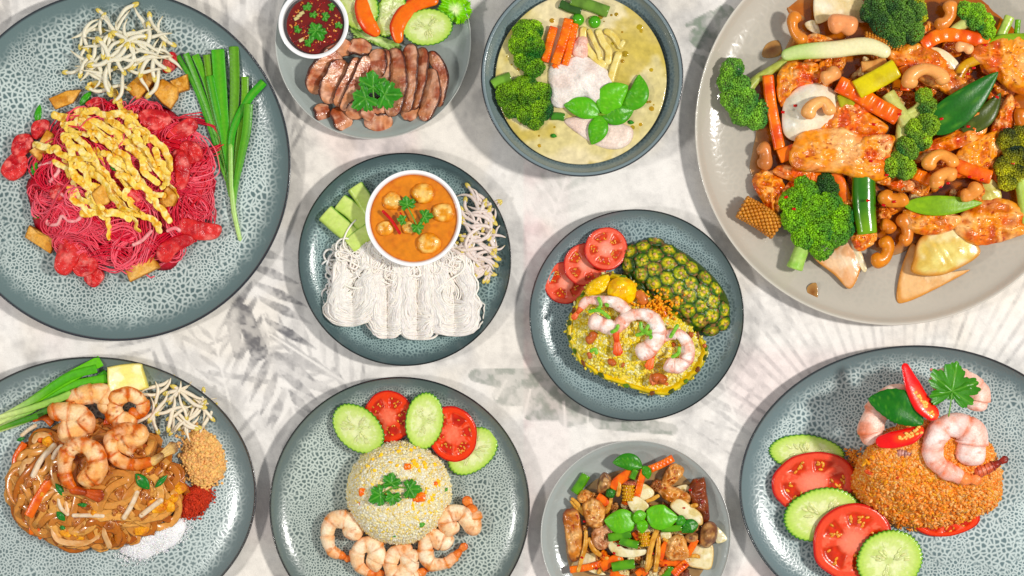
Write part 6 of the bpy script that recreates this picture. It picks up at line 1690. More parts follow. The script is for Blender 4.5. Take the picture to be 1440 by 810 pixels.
    shrimp(Z, [(300, 425, 0), (330, 450, 3), (360, 410, 5), (340, 350, 6), (285, 335, 6), (245, 375, 5), (245, 450, 3), (275, 495, 1)], 15.5, hz(*Z(np.array([300, 400.]))) + 6, 'shrimp curled round in the middle of the brown noodles with dark red tail', cols=sa, tail=(415, 530), seed=4, hot=1.0, taper=0.5, tailcol=((196, 90, 44), (130, 50, 26)))
    shrimp(Z, [(500, 345, 1), (455, 325, 3), (510, 295, 6), (450, 285, 6), (410, 320, 5), (425, 380, 4), (490, 405, 3), (560, 390, 2)], 14.5, hz(*Z(np.array([480, 340.]))) + 7, 'shrimp with pale and dark tail beside the crushed peanuts', cols=sa, tail=(660, 320), seed=5, hot=0.95, taper=0.5, tailcol=((236, 196, 130), (96, 40, 26)))

    def smp(R_):
        x, y = R_.uniform(545, 760), R_.uniform(120, 260)
        q = Z(np.array([x, y])); return q[0], q[1]
    place_sprouts(30, smp, lambda x, y: 11 + 14 * max(0, 1 - ((x - 245) / 55) ** 2 - ((y - 568) / 34) ** 2), 'bean sprout in the pile between the lemon wedge and the crushed peanuts', 'sprouts behind the peanuts', 0.7, 1.0, tint=(238, 226, 204), seed=3)

    def crumbs(cxy, a, b, rot, K, size, col, h, name, label, cat, mat, seed, flat=1.0):
        R_ = np.random.default_rng(seed)
        c = Z(np.array(cxy, float))
        r = np.sqrt(R_.uniform(0, 1, K)); t = R_.uniform(0, 6.28, K)
        rr = r * (1 + 0.12 * np.sin(3 * t + seed) + 0.15 * R_.normal(0, 1, K) * (r > 0.8))
        x, y = a * rr * np.cos(t), b * rr * np.sin(t)
        p = np.stack([x * math.cos(rot) - y * math.sin(rot), x * math.sin(rot) + y * math.cos(rot), h * np.clip(1 - rr ** 2, 0, 1) + R_.uniform(0, 1.5, K)], -1)
        g = scatter(BALL_LO, p, np.stack([R_.uniform(0.6, 1.3, K) * size, R_.uniform(0.5, 1.0, K) * size, R_.uniform(0.4, 0.8, K) * size * flat], -1), vary(col, 0.2, K), rot_mats(K))
        m_ = mound(0, 0, a * 0.95, b * 0.95, h, seed, (tuple(int(v * 0.9) for v in col), col), wob=0.08, lump=2.0)
        m_ = xf(m_, rz=rot)
        o = thing(name, m_, mat, c, z0 + 0.3, label, cat, None, 'stuff')
        part(name + '_bits', g, mat, o, 'stuff')
    crumbs((735, 385), 32, 44, 0.15, 750, 3.0, (232, 184, 122), 13, 'crushed_peanuts', 'heap of crushed tan peanuts beside the bean sprouts', 'peanuts', m_dry, 1)
    crumbs((695, 540), 29, 21, 0.5, 620, 2.6, (186, 62, 24), 11, 'chilli_flakes', 'heap of red chilli flakes between the peanuts and white sugar', 'chilli', m_dry, 2, 0.5)
    crumbs((550, 668), 52, 27, 0.42, 2600, 1.05, (252, 250, 250), 13, 'sugar', 'heap of white sugar in front of the brown noodles', 'sugar', M('sugar_grain', rough=0.4, sss=0.1, bump=0.2, bscale=1.5, var=0.05, vscale=2), 3)


dish_G()


# ================================================================ H  egg fried rice dome
def dish_H():
    Z = ZH; z0 = 8
    cucumber_slice(Z(np.array([838, 310.0])), 41, 28, 0.72, z0, 'cucumber slice at the end of the fan touching the plain plate side', None, (0, 0), 7, seed=11)
    tomato_slice(Z(np.array([755, 240.0])), 34, 40, 0.35, z0 + 7, 'tomato slice between two cucumber slices at the fan\'s end', None, (0.10, 0.08), 7, seed=12, lob=6)
    cucumber_slice(Z(np.array([643, 188.0])), 27, 41, -0.12, z0 + 13, 'cucumber slice in the middle of the fan behind the rice dome', None, (0.06, 0.1), 8, seed=13)
    tomato_slice(Z(np.array([503, 172.0])), 35, 36, 0.1, z0 + 5, 'tomato slice between two cucumber slices at the fan\'s start', None, (0.04, -0.06), 7, seed=14, lob=5)
    cucumber_slice(Z(np.array([382, 220.0])), 42, 30, -0.72, z0 + 11, 'cucumber slice at the start of the fan beside bare plate', None, (0.02, -0.12), 8, seed=15)
    c = Z(np.array([543, 475.0])); R0 = 72; Hh = 52
    prof = lambda u: Hh * np.clip(1 - np.abs(u) ** 3.4, 0, 1) ** 0.55
    us = np.concatenate([np.linspace(0.04, 0.8, 10), np.linspace(0.84, 1.0, 10)])
    a = np.linspace(0, 2 * PI, 90, endpoint=False)
    R = np.stack([R0 * us[:, None] * np.cos(a), R0 * us[:, None] * np.sin(a), (prof(us))[:, None] * np.ones(90)], -1)
    R = R + (fbm(R, 7, 44) - 0.5)[..., None] * 2.2
    rice = thing('fried_rice_dome', rings(R, mix(lin((246, 224, 170)), lin((252, 236, 192)), fbm(R, 9, 2))), m_grain, c, z0, 'neat dome of pale egg fried rice with coriander on top', 'rice', body='rice_core')
    K = 6200
    w = np.arccos(1 - U(0, 1, K)) / (PI / 2)          # denser towards the steep side
    u = np.clip(np.where(U(0, 1, K) < 0.6, np.sqrt(U(0, 1, K)) * 0.9, 0.86 + 0.14 * U(0, 1, K)), 0, 1)
    t = U(0, 2 * PI, K)
    pos = np.stack([R0 * u * np.cos(t), R0 * u * np.sin(t), np.maximum(prof(u) * np.where(u > 0.97, U(0, 1, K), 1), 1.0) + U(-0.7, 0.7, K)], -1)
    pal = np.array([lin(v) for v in ((255, 240, 200), (254, 230, 172), (255, 246, 222), (250, 216, 124))])
    cc = pal[rng.choice(4, K, p=[0.4, 0.3, 0.2, 0.1])] * U(0.92, 1.06, (K, 1))
    part('rice_grains', rice_grains(pos, None, (4.0, 2.1), cc, pitch=0.2), m_grain, rice, 'stuff')
    R_ = np.random.default_rng(8)

    def on(x, y):
        q = Z(np.array([x, y], float)); r = math.hypot(*(q - c)) / R0
        return z0 + float(prof(np.array(min(r, 0.97))))
    for i, (x, y, s_) in enumerate([(400, 475, 7), (628, 495, 8.5), (577, 373, 5.5), (355, 512, 4), (390, 520, 3.5), (690, 440, 3.5), (610, 500, 5)]):
        chunk(Z, [(x - s_ * 2.2, y - s_ * 2), (x, y - s_ * 2.4), (x + s_ * 2.2, y - s_ * 1.8), (x + s_ * 2.3, y + s_ * 1.6), (x, y + s_ * 2.1), (x - s_ * 2.2, y + s_ * 2)], 4, on(x, y), 'orange diced carrot cube set in the egg fried rice dome', 'carrot', 'carrot cubes in the rice dome', 'carrot_cube', ((240, 124, 40), (230, 100, 24), (246, 150, 70)), mat=m_flesh, seed=i, n=24, lump=0.15, e=0.1)
    for i in range(70):
        t, r = R_.uniform(0, 6.28), math.sqrt(R_.uniform(0, 0.93)) * 198
        x, y = 543 + r * math.cos(t), 475 + r * math.sin(t)
        s_ = R_.uniform(2.2, 4.6)
        po = ellipse(s_ * 2.84, s_ * 2, R_.uniform(0, 3), 10, 0.3, seed=i)
        chunk(Z, [(x + a_, y + b_) for a_, b_ in po], 2.4, on(x, y), 'yellow egg fleck set in the pale fried rice dome', 'egg', 'egg flecks in the rice dome', 'egg_fleck', ((250, 206, 50), (240, 186, 30), (252, 222, 110)), mat=m_fry, seed=i, n=16, lump=0.3)
    for i, (b, t) in enumerate([((618, 610), (648, 600)), ((512, 645), (542, 645)), ((728, 462), (736, 468))]):
        leaf(Z, b, t, 3.6, on(*b) + 2, 'small green spring onion piece on the side of the rice dome', 'spring onion', 'spring onion pieces on the rice dome', name='onion_piece', col=(90, 160, 60), veins=1, pucker=0)
    cilantro(Z, [(512, 440, 14, -80), (470, 485, 16, 150), (585, 462, 15, 0), (520, 490, 12, 95)], z0 + Hh + 2, 'coriander sprig on top of the pale rice dome', stem=[(585, 462), (530, 455), (470, 485)])
    ps = ((244, 208, 166), (230, 136, 66), (250, 232, 202))
    shrimp(Z, [(345, 660, 0), (365, 610, 1), (330, 582, 2), (275, 590, 2), (258, 645, 2), (275, 700, 1), (315, 725, 0)], 14, z0, 'ring-shaped shrimp left of the rice dome, tail curled under', cols=ps, tail=(350, 745), seed=21, hot=0.55, taper=0.5)
    shrimp(Z, [(420, 770, 0), (450, 745, 1), (455, 700, 2), (415, 680, 2), (380, 710, 2), (385, 765, 1), (430, 795, 0)], 13.5, z0, 'tightly curled shrimp between the ring-shaped and the middle ones', cols=ps, tail=(485, 800), seed=22, hot=0.4, taper=0.6)
    shrimp(Z, [(620, 745, 0), (590, 735, 2), (580, 775, 1), (530, 800, 2), (510, 755, 2), (540, 705, 2), (600, 700, 1)], 13, z0, 'shrimp directly below the rice dome, opened out', cols=ps, tail_len=0, seed=23, hot=0.5, taper=0.7)
    shrimp(Z, [(530, 840, 0), (590, 815, 1), (640, 790, 0)], 12, z0, 'shrimp piece with orange tail in front of the opened-out shrimp', cols=ps, tail=(665, 775), seed=27, hot=0.7, taper=0.6)
    shrimp(Z, [(750, 690, 0), (720, 665, 2), (670, 655, 2), (650, 700, 2), (670, 755, 1), (730, 755, 1), (775, 720, 0)], 14, z0, 'shrimp curled below the upright one, right of the middle', cols=ps, tail=(812, 680), seed=24, hot=0.7, taper=0.5)
    shrimp(Z, [(770, 640, 0), (735, 590, 2), (750, 560, 3), (800, 560, 3), (840, 615, 3), (845, 580, 3), (835, 545, 2)], 14, z0 + 4, 'shrimp beside the dome with its orange tail pointing up', cols=ps, tail=(808, 492), seed=25, hot=0.6, taper=0.7, tailcol=((234, 140, 80), (206, 92, 44)))


dish_H()


# ================================================================ I  pork and basil stir-fry (small grey plate)
def dish_I():
    Z = ZI; z0 = 8
    sp = Z(np.array([(190, 470), (260, 360), (370, 270), (560, 220), (760, 220), (920, 330), (960, 560), (960, 760), (800, 900), (500, 950), (250, 860), (180, 680)], float))
    c, l = loc(sp)
    thing('brown_sauce', slab(spline(l[:, :2], 90, closed=True), 2, 16, 0.02, lambda u, a, xy: 1.2 * (fbm(xy, 14, 2) - 0.5), lambda u, a, R, t, z: mix(lin((150, 110, 66)), lin((176, 150, 110)), fbm(R, 18, 3))), m_sauce, c, z0 - 0.5, 'brown sauce film under the pork and basil stir-fry', 'sauce')
    pc = ((228, 168, 100), (196, 120, 54), (242, 204, 150))
    Pk = [([(165, 480), (200, 448), (240, 460), (260, 540), (268, 640), (250, 705), (200, 715), (178, 620)], 14, 10, 'long upright pork belly strip at the edge of the grey plate', pc, (120, 60, 40)),
          ([(845, 320), (915, 282), (935, 350), (950, 490), (915, 512), (870, 440)], 15, 12, 'dark crisp pork belly strip beside the mushroom', ((130, 62, 34), (90, 36, 20), (160, 90, 50)), None),
          ([(272, 420), (320, 385), (380, 420), (388, 480), (370, 540), (300, 530), (275, 470)], 16, 16, 'square pork belly piece next to the brown mushroom top', pc, (150, 86, 40)),
          ([(690, 310), (740, 210), (790, 210), (812, 250), (770, 300), (710, 330)], 14, 12, 'pork belly piece under the ridged carrot', pc, None),
          ([(680, 350), (720, 320), (800, 340), (845, 375), (830, 410), (730, 400)], 13, 18, 'pale pork belly piece above the wide onion petal', pc, None),
          ([(320, 580), (370, 530), (430, 550), (430, 620), (380, 660), (330, 640)], 15, 16, 'pork piece with chilli specks beside the left basil leaf', ((222, 170, 130), (186, 120, 76), (236, 196, 160)), None),
          ([(730, 620), (780, 585), (820, 610), (835, 700), (760, 720), (715, 690)], 15, 18, 'pork piece beside the bamboo strips below the basil', pc, None),
          ([(630, 340), (660, 290), (700, 300), (690, 350)], 12, 14, 'small brown pork piece beside the onion triangle', ((166, 104, 60), (130, 74, 40), (190, 130, 84)), None),
          ([(240, 380), (270, 342), (315, 360), (300, 410), (255, 410)], 12, 10, 'browned pork end beside the lone green bean', pc, None),
          ([(490, 300), (545, 295), (550, 320), (500, 330)], 10, 22, 'small pink pork cap on the baby corn', ((200, 130, 104), (170, 96, 70), (216, 160, 130)), None),
          ([(780, 800), (830, 770), (850, 830), (800, 860)], 12, 10, 'dark pork end at the bottom of the stir-fry', ((120, 66, 50), (90, 44, 34), (150, 90, 70)), None)]
    for i, (p, th, z, lb, co, ed) in enumerate(Pk):
        chunk(Z, p, th, z0 + z * 0.8 - 2, lb, 'meat', None, 'pork_piece', co, seed=i + 140, grain=20 * i, lump=0.26, edge=ed, n=64, flake=0.28, grow=1.08)
    filler(52, ZI, (570, 560), (350, 300), z0 + 0.5, ((206, 150, 92), (166, 100, 50), (226, 184, 134)), 'browned pork scrap deep in the pork and basil stir-fry', 'meat', 'pork scraps under the stir-fry', 'pork_scrap', m_meat, 3, (6, 12), 9)
    filler(26, ZI, (570, 570), (340, 300), z0 + 4, ((230, 216, 172), (212, 190, 130), (240, 230, 200)), 'onion scrap deep in the pork and basil stir-fry', 'onion', 'onion scraps under the stir-fry', 'onion_scrap', m_flesh, 4, (6, 12), 9)
    filler(14, ZI, (570, 570), (330, 280), z0 + 6, ((236, 126, 40), (214, 92, 22), (240, 150, 70)), 'carrot scrap deep in the pork and basil stir-fry', 'carrot', 'carrot scraps under the stir-fry', 'carrot_scrap', m_flesh, 5, (5, 9), 9)
    mush = ((196, 148, 96), (120, 76, 50), (214, 170, 120))
    for i, (p, th, z, lb) in enumerate([([(345, 350), (350, 290), (380, 245), (420, 270), (428, 310), (400, 350), (365, 362)], 16, 12, 'brown mushroom with purple side at the back of the stir-fry'), ([(900, 590), (915, 530), (960, 510), (995, 540), (990, 610), (945, 655), (905, 640)], 16, 14, 'glossy round mushroom beside the dark pork strip'), ([(815, 600), (850, 570), (895, 580), (890, 620), (840, 630)], 12, 14, 'mushroom slice under the far basil leaf'), ([(700, 700), (760, 690), (830, 700), (820, 730), (720, 730)], 8, 12, 'dark mushroom edge under the pork piece')]):
        chunk(Z, p, th, z0 + z * 0.8, lb, 'mushroom', None, 'mushroom_piece', mush, seed=i + 170, dome=0.9, lump=0.15, edge=(110, 70, 60), n=40)
    on = ((232, 220, 180), (214, 196, 140), (242, 234, 206))
    for i, (p, th, z, lb) in enumerate([([(515, 400), (560, 380), (610, 410), (620, 440), (560, 480), (525, 440)], 6, 28, 'onion petal between the two big basil leaves'), ([(745, 430), (790, 390), (870, 440), (910, 480), (905, 530), (830, 500), (780, 470)], 6, 26, 'wide pale onion petal beside the dark pork strip'),
                                        ([(412, 650), (430, 615), (470, 650), (540, 665), (610, 665), (600, 690), (530, 705), (450, 695)], 7, 24, 'curved white onion slice under the green beans'), ([(835, 740), (870, 650), (965, 640), (962, 760), (900, 765)], 5, 12, 'square translucent onion piece at the plate side'),
                                        ([(990, 540), (1050, 605), (1000, 630), (985, 600)], 5, 10, 'onion corner sticking out behind the round mushroom'), ([(580, 390), (590, 310), (650, 345), (640, 385)], 6, 22, 'white onion triangle beside the baby corn'), ([(540, 560), (570, 520), (650, 540), (660, 570), (560, 570)], 5, 22, 'onion slice under the small basil leaves'),
                                        ([(210, 750), (260, 690), (340, 690), (330, 740), (240, 760)], 5, 8, 'flat onion piece under the bamboo strip at the plate side'), ([(770, 330), (830, 315), (850, 350), (800, 350)], 5, 10, 'onion corner behind the pale pork piece'), ([(690, 570), (740, 570), (745, 610), (700, 620)], 6, 20, 'small onion piece below the far green bean'), ([(350, 800), (300, 780), (340, 770), (390, 800)], 5, 10, 'onion scrap at the bottom of the stir-fry')]):
        chunk(Z, p, th, z0 + z * 0.8, lb, 'onion', None, 'onion_piece', on, mat=m_flesh, seed=i + 190, lump=0.12, e=0.06, dome=0.3, n=40, grow=1.06, edge=(206, 168, 100) if i % 2 else None)
    for i, (p, w, z, wv, lb) in enumerate([([(620, 235), (690, 205), (755, 170)], 5.5, 18, 0.15, 'ridged carrot stick at the back of the stir-fry'), ([(425, 330), (470, 285), (530, 245)], 7, 20, 0, 'carrot piece under the top basil leaf'), ([(580, 300), (590, 260), (600, 235)], 5, 20, 0, 'carrot stick beside the bean under the top basil leaf'), ([(560, 375), (570, 340), (578, 305)], 5, 20, 0, 'carrot stick beside the white onion triangle'),
                                           ([(200, 775), (300, 760), (370, 740)], 5, 14, 0.1, 'ridged carrot stick along the plate side'), ([(370, 760), (430, 725), (480, 705)], 7, 16, 0, 'broad carrot slice below the curved onion'), ([(680, 720), (700, 670), (725, 630)], 5.5, 20, 0, 'carrot stick beside the bamboo strips'), ([(835, 690), (860, 650), (880, 610)], 5, 18, 0, 'carrot stick beside the square onion piece'),
                                           ([(760, 800), (790, 770), (830, 735)], 6, 16, 0.1, 'ridged carrot stick at the bottom of the stir-fry'), ([(350, 375), (380, 395), (400, 420)], 5, 18, 0, 'orange carrot bit under the small dark herb'), ([(545, 570), (560, 590), (570, 610)], 5, 20, 0, 'carrot bit beside the lower baby corn'), ([(560, 800), (590, 780), (610, 800)], 5, 14, 0, 'carrot bit at the bottom edge'), ([(420, 790), (460, 800), (500, 805)], 5, 14, 0, 'carrot stick under the lowest green bean'), ([(680, 740), (740, 735), (800, 745)], 5, 12, 0, 'carrot strip under the mushroom edge')]):
        strip(Z, p, w, 4, z0 + z * 0.85, lb, 'carrot', 'carrot_stick', cols=((236, 124, 36), (214, 90, 20)), wave=wv, wavel=0.14, m=36, seed=i, rough=0.4)
    for i, (p, w, z, lb) in enumerate([([(225, 355), (255, 310), (285, 262)], 7, 2, 'lone green bean lying on the bare grey plate'), ([(470, 615), (520, 630), (565, 640)], 6, 30, 'cut green bean under the small basil leaves'), ([(408, 600), (460, 592), (525, 580)], 6, 30, 'green bean along the left basil leaf'), ([(695, 552), (750, 552), (800, 545)], 5, 30, 'green bean under the large middle basil leaf'), ([(428, 760), (480, 750), (545, 742)], 7, 20, 'green bean at the bottom of the stir-fry'), ([(535, 280), (545, 255), (555, 235)], 4.5, 26, 'short bean stalk below the top basil leaf'), ([(700, 820), (740, 780), (745, 760)], 5, 14, 'dark bean end at the bottom edge of the stir-fry')]):
        strip(Z, p, w, w * 0.9, z0 + z * 0.85, lb, 'green bean', 'green_bean', cols=((96, 156, 44), (70, 128, 32)), mat=m_skin, power=2.2, rough=0.3, seed=i)
    corn(Z, [(515, 320), (515, 360), (515, 395)], 8.5, z0 + 16, 'upright baby corn behind the basil leaves', 1)
    corn(Z, [(600, 575), (602, 605), (605, 640)], 8, z0 + 20, 'baby corn piece below the small basil leaves', 2)
    for i, (p, w, z) in enumerate([([(205, 385), (240, 420), (280, 470)], 3, 16), ([(200, 400), (235, 440), (290, 490)], 2.6, 14), ([(285, 560), (280, 650), (240, 790)], 3.6, 20), ([(300, 600), (330, 670), (410, 720)], 3.6, 20), ([(680, 540), (640, 640), (615, 780)], 4.4, 28), ([(680, 590), (675, 690), (660, 790)], 4, 26), ([(465, 270), (465, 330), (455, 380)], 3.6, 24), ([(610, 405), (650, 390), (685, 370)], 3.2, 26), ([(425, 380), (410, 430), (395, 475)], 3.2, 22), ([(700, 605), (740, 630), (760, 640)], 3, 24), ([(850, 430), (895, 425)], 3.4, 28), ([(380, 720), (370, 760), (350, 800)], 3, 16), ([(840, 705), (880, 700), (905, 710)], 3, 18), ([(610, 790), (640, 740), (650, 700)], 3, 22)]):
        strip(Z, p, w, w * 0.7, z0 + z * 0.85, 'thin tan bamboo shoot strip in the pork stir-fry', 'bamboo shoot', 'bamboo_strip', 'bamboo strips in the pork stir-fry', cols=((222, 172, 92), (190, 130, 60)), power=2.4, rough=0.5, seed=i, cap='round', taper=[0.7, 1, 0.8])
    for i, (b, t, w, bd, z, co, lb) in enumerate([((590, 220), (430, 195), 12, 0.12, 26, (56, 130, 30), 'dark basil leaf at the back of the stir-fry'), ((590, 215), (625, 285), 7, -0.1, 24, (70, 140, 40), 'narrow curled basil leaf beside the back one'), ((560, 500), (385, 510), 18, -0.06, 34, (104, 180, 36), 'large bright basil leaf on the pork side of the stir-fry'), ((610, 470), (560, 530), 9, 0.2, 38, (100, 176, 34), 'small basil leaf between the two large ones'), ((592, 500), (590, 580), 8, 0, 38, (104, 184, 36), 'tiny bright basil leaf below the small one'),
                                                  ((615, 455), (785, 495), 18, 0.10, 34, (104, 182, 36), 'large bright basil leaf in the middle of the stir-fry'), ((770, 500), (830, 520), 8, 0, 32, (60, 140, 36), 'folded green basil leaf beside the middle one'), ((895, 530), (805, 575), 10, 0.12, 30, (44, 116, 34), 'dark basil leaf beside the round mushroom'), ((395, 375), (445, 345), 7, 0, 26, (36, 104, 34), 'small dark herb leaf beside the baby corn')]):
        leaf(Z, b, t, w, z0 + z * 0.9, lb, 'herb', None, co, bend=bd, seed=i, arch=4, fold=3, pucker=0.6, vein=(160, 210, 100))
    R_ = np.random.default_rng(9)
    for i in range(22):
        x, y = R_.uniform(260, 900), R_.uniform(300, 790)
        strip(Z, [(x - 7, y), (x + 7, y + R_.uniform(-6, 6))], 1.5, 0.8, z0 + R_.uniform(20, 28), 'tiny red chilli flake on the pork stir-fry', 'chilli', 'chilli_flake', 'chilli flakes on the pork stir-fry', cols=((186, 36, 16), (150, 24, 12)), power=2.5, m=6, n=6, rough=0)


dish_I()


# ================================================================ J  orange fried rice mound
def dish_J():
    Z = ZJ; z0 = 8
    cucumber_slice(Z(np.array([255, 385.0])), 54, 26, -0.1, z0, 'cucumber slice furthest back in the overlapping row', None, (0, 0), 7, seed=31)
    tomato_slice(Z(np.array([278, 485.0])), 59, 42, 0.15, z0 + 7, 'tomato slice lying over the back cucumber slice', None, (0.02, 0.04), 7, seed=32, lob=5, pale=0.4)
    cucumber_slice(Z(np.array([308, 598.0])), 56, 38, 0.18, z0 + 12, 'cucumber slice between the two tomato slices', None, (0.03, 0.05), 7, seed=33)
    tomato_slice(Z(np.array([412, 690.0])), 57, 52, 0.5, z0 + 18, 'tomato slice lying over the middle cucumber slice', None, (0.03, 0.06), 7, seed=34, lob=5, pale=0.3)
    cucumber_slice(Z(np.array([540, 755.0])), 48, 43, 0.4, z0 + 24, 'cucumber slice topmost at the near end of the row', None, (0.03, 0.03), 7, seed=35)
    tomato_slice(Z(np.array([735, 612.0])), 48, 24, 0.1, z0 - 1, 'tomato slice squashed under the orange rice mound', None, (0, 0), 8, seed=36, lob=5)
    # the mound: lofted, steep behind, long front slope
    c = Z(np.array([670, 480.0]))
    lv = [(0, 668, 490, 262, 150), (0.12, 668, 484, 256, 148), (0.35, 664, 458, 242, 146), (0.6, 658, 428, 228, 138), (0.82, 654, 396, 212, 124), (0.95, 650, 372, 178, 100), (1.0, 650, 356, 130, 74), (1.02, 650, 345, 70, 36), (1.03, 650, 345, 8, 5)]
    Hm = 88
    n = 110; a = np.linspace(0, 2 * PI, n, endpoint=False)
    LV = spline(np.array(lv, float), 60)

    def pt(k, t, s_=1.0):
        row = np.stack([np.interp(k, np.arange(60), LV[:, j]) for j in range(5)], -1)
        x = (row[..., 1] + s_ * row[..., 3] * np.cos(t)) / Z.s + Z.ox - c[0]
        y = -((row[..., 2] - s_ * row[..., 4] * np.sin(t)) / Z.s + Z.oy - c[1])
        return np.stack([x, y, row[..., 0] * Hm], -1)
    kk, tt = np.meshgrid(np.arange(60.0), a, indexing='ij')
    R = pt(kk, tt, 0.99)
    R[..., :2] += (fbm(R, 20, 4) - 0.5)[..., None] * 9 * (R[..., 2:3] < Hm * 0.98)
    rice = thing('fried_rice_mound', rings(R, mix(lin((230, 136, 66)), lin((238, 156, 84)), fbm(R, 12, 2))), m_grain, c, z0, 'tall orange tomato fried rice mound topped with shrimp', 'rice', body='rice_core')
    K = 8600
    k = U(0, 1, K) ** 0.9 * 58; t = U(0, 2 * PI, K)
    pos = pt(k, t, 0.99) + rng.normal(0, 0.7, (K, 3))
    pos[:, :2] += (fbm(pos, 20, 4) - 0.5)[:, None] * 9
    pos[:, 2] = np.maximum(pos[:, 2], 1)
    pal = np.array([lin(v) for v in ((242, 156, 84), (234, 136, 66), (248, 184, 122), (244, 168, 76))])
    part('rice_grains', rice_grains(pos, None, (5.0, 2.1), pal[rng.choice(4, K, p=[0.4, 0.25, 0.22, 0.13])] * U(0.92, 1.08, (K, 1)), pitch=0.5), m_grain, rice, 'stuff')
    R_ = np.random.default_rng(17)
    K = 420
    x = 415 + R_.normal(0, 16, K); y = R_.uniform(370, 600, K)
    x = np.where(R_.uniform(0, 1, K) < 0.5, 670 + 255 * np.cos(R_.uniform(2.2, 6.9, K)), x + (y - 370) * 0.1); 
    yy = np.where(x > 480, 486 + 168 * np.sqrt(np.clip(1 - ((x - 670) / 270) ** 2, 0, 1)) - np.abs(R_.normal(0, 14, K)), y)
    q = Z(np.stack([x, yy], -1)) - c
    thing('loose_rice', rice_grains(np.stack([q[:, 0], -q[:, 1], R_.uniform(1, 4, K)], -1), None, (3.6, 1.35), pal[R_.integers(0, 4, K)]), m_grain, c, z0, 'loose orange rice grains fallen round the foot of the mound', 'rice', None, 'stuff')

    def hz(y):   # height of the front slope under zoom row y
        return float(np.interp(y, [330, 450, 500, 560, 610, 640], [Hm, Hm * 0.98, Hm * 0.8, Hm * 0.5, Hm * 0.2, 0])) + z0
    for i in range(30):
        t = R_.uniform(0.1, PI - 0.1); k = R_.uniform(4, 44)
        p_ = pt(np.array(k), np.array(-t)); po = ellipse(R_.uniform(3, 6.5), R_.uniform(2.5, 4), R_.uniform(0, 3), 10, 0.3, seed=i)
        egg = R_.uniform() < 0.7
        X, Y = c[0] + p_[0], c[1] - p_[1]
        chunk(Zoom(0, 0, 1), [(X + a_, Y + b_) for a_, b_ in po], 4, z0 + p_[2] - 1.5, 'yellow egg piece in the side of the orange rice mound' if egg else 'reddish tomato bit in the side of the orange rice mound', 'egg' if egg else 'tomato', 'egg pieces in the orange rice' if egg else 'tomato bits in the orange rice', 'egg_piece' if egg else 'tomato_bit', ((240, 168, 40), (226, 140, 24), (246, 196, 100)) if egg else ((206, 84, 40), (180, 60, 30), (222, 120, 80)), mat=m_fry, seed=i, n=18, lump=0.4)
    pw = ((246, 206, 194), (238, 130, 90), (252, 238, 232))
    shrimp(Z, [(500, 335, 0), (475, 300, 3), (505, 225, 6), (560, 185, 8), (620, 200, 8), (645, 260, 5)], 18, z0 + Hm - 14, 'pink shrimp behind the lime leaf on the orange rice mound', cols=((244, 186, 164), (232, 124, 84), (250, 220, 206)), seed=41, hot=0.5, taper=0.8, tail_len=0)
    shrimp(Z, [(820, 235, 0), (835, 180, 4), (790, 135, 6), (720, 130, 6), (690, 165, 4)], 17, z0 + Hm - 14, 'pink shrimp behind the coriander leaf on the orange rice mound', cols=((246, 204, 188), (236, 134, 96), (252, 232, 222)), seed=42, hot=0.45, taper=0.8, tail_len=0)
    shrimp(Z, [(805, 425, 0), (815, 370, 3), (815, 320, 6), (775, 290, 9), (720, 295, 9), (685, 345, 8), (690, 405, 5), (735, 445, 2), (795, 470, 0)], 20.5, z0 + Hm - 14, 'large white and orange shrimp hanging over the front of the rice mound', cols=pw, seed=43, hot=0.6, taper=0.5, tail=(850, 475), tailcol=((244, 150, 96), (236, 120, 66)))
    shrimp(Z, [(830, 455, 0), (870, 440, 0), (905, 425, 0)], 9, hz(445) - 12, 'dark red shrimp tail sticking out of the side of the rice mound', cols=((196, 90, 60), (140, 44, 36), (216, 130, 96)), seed=44, hot=0.9, taper=0.7, tail=(945, 402), tailcol=((150, 50, 40), (80, 26, 26)))
    shrimp(Z, [(560, 380, 0), (590, 385, 0), (620, 390, 0)], 8, z0 + Hm - 8, 'dark grey-red shrimp tail under the lower chilli slice', cols=((170, 110, 96), (120, 60, 56), (200, 150, 136)), seed=45, hot=0.8, taper=0.8, tail_len=0)
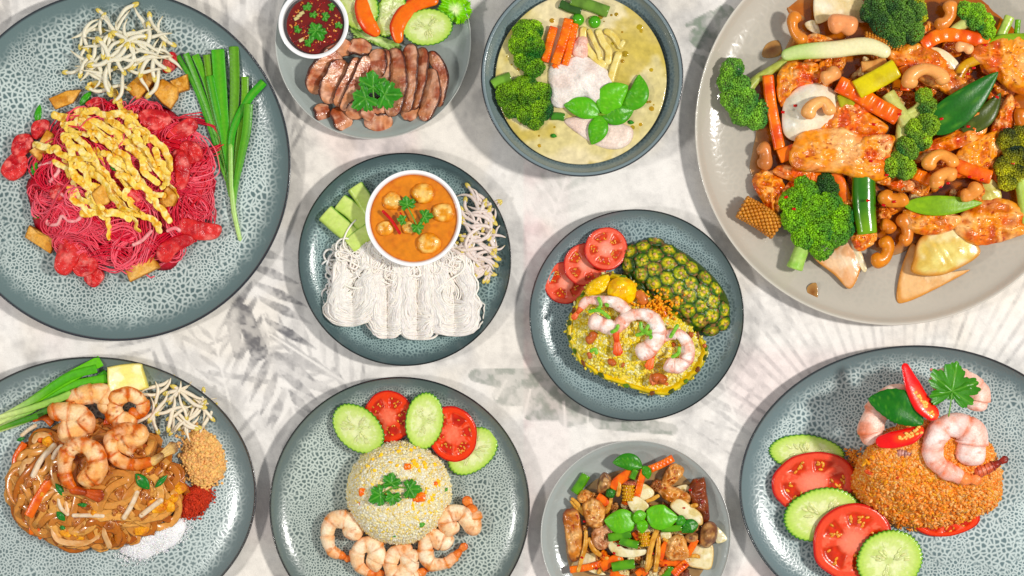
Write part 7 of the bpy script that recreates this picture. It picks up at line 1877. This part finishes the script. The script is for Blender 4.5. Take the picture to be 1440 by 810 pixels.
    strip(Z, [(680, 95), (705, 105), (735, 120)], 2, 2, z0 + Hm + 18, 'thin pink shrimp feeler beside the coriander leaf', 'shrimp', 'shrimp_feeler', cols=((240, 160, 150), (236, 140, 130)), power=2, cap='round', rough=0, m=8)
    for i, (p, w, lb) in enumerate([([(592, 78), (620, 150), (655, 215), (705, 262)], 13, 'long upright red chilli half with pale seeds'), ([(495, 348), (550, 340), (610, 325), (655, 298)], 12, 'red chilli half lying under the lime leaf')]):
        ch = strip(Z, p, w, 3.5, z0 + Hm + 30 - 8 * i, lb, 'chilli', 'chilli_half', mat=m_skin, power=2.4, rough=0.2, m=36, n=18, cap='round', taper=[0.35, 0.9, 1.1, 0.7] if i == 0 else [0.6, 1, 1, 0.5], roll=0.3,
                   colf=lambda t, a_, R: mix(lin((222, 26, 10)), lin((240, 100, 40)), sstep(0.75, 1.0, np.sin(a_)) * sstep(0.25, 0.5, t) * 0.8))
        q = spline(Z(np.array(p, float)), 20) - loc(Z(np.array(p, float)))[0]
        sel = np.repeat(np.arange(9, 18), 2)
        pos = np.stack([q[sel, 0] + R_.normal(0, 2.5, len(sel)), -q[sel, 1] + R_.normal(0, 2.5, len(sel)), np.full(len(sel), 7.0)], -1)
        part('seeds', scatter(BALL_LO, pos, np.stack([np.full(len(sel), 3.0), np.full(len(sel), 2.2), np.full(len(sel), 1.1)], -1), vary((246, 190, 110), 0.1, len(sel)), rot_mats(len(sel), pitch=0, roll=0)), m_flesh, ch, 'stuff')
    leaf(Z, (655, 285), (472, 200), 23, z0 + Hm + 30, 'dark glossy lime leaf on top of the orange rice mound', 'leaf', None, (32, 104, 24), (110, 170, 70), 6, 4, 'lime_leaf', 0.95, 3, 0.10, veins=8, pucker=0.35, dz=(0, -4), tooth=0.03)
    cilantro(Z, [(757, 172, 37, -80)], z0 + Hm + 36, 'big coriander leaf standing on top of the orange rice mound', stem=[(745, 260), (752, 215), (757, 172)], col=(64, 130, 34))
    leaf(Z, (435, 330), (455, 300), 5, z0 + 12, 'tiny grey-green herb tip behind the rice mound', 'herb', None, (120, 150, 120), veins=1, pucker=0.1, name='herb_tip')


dish_J()
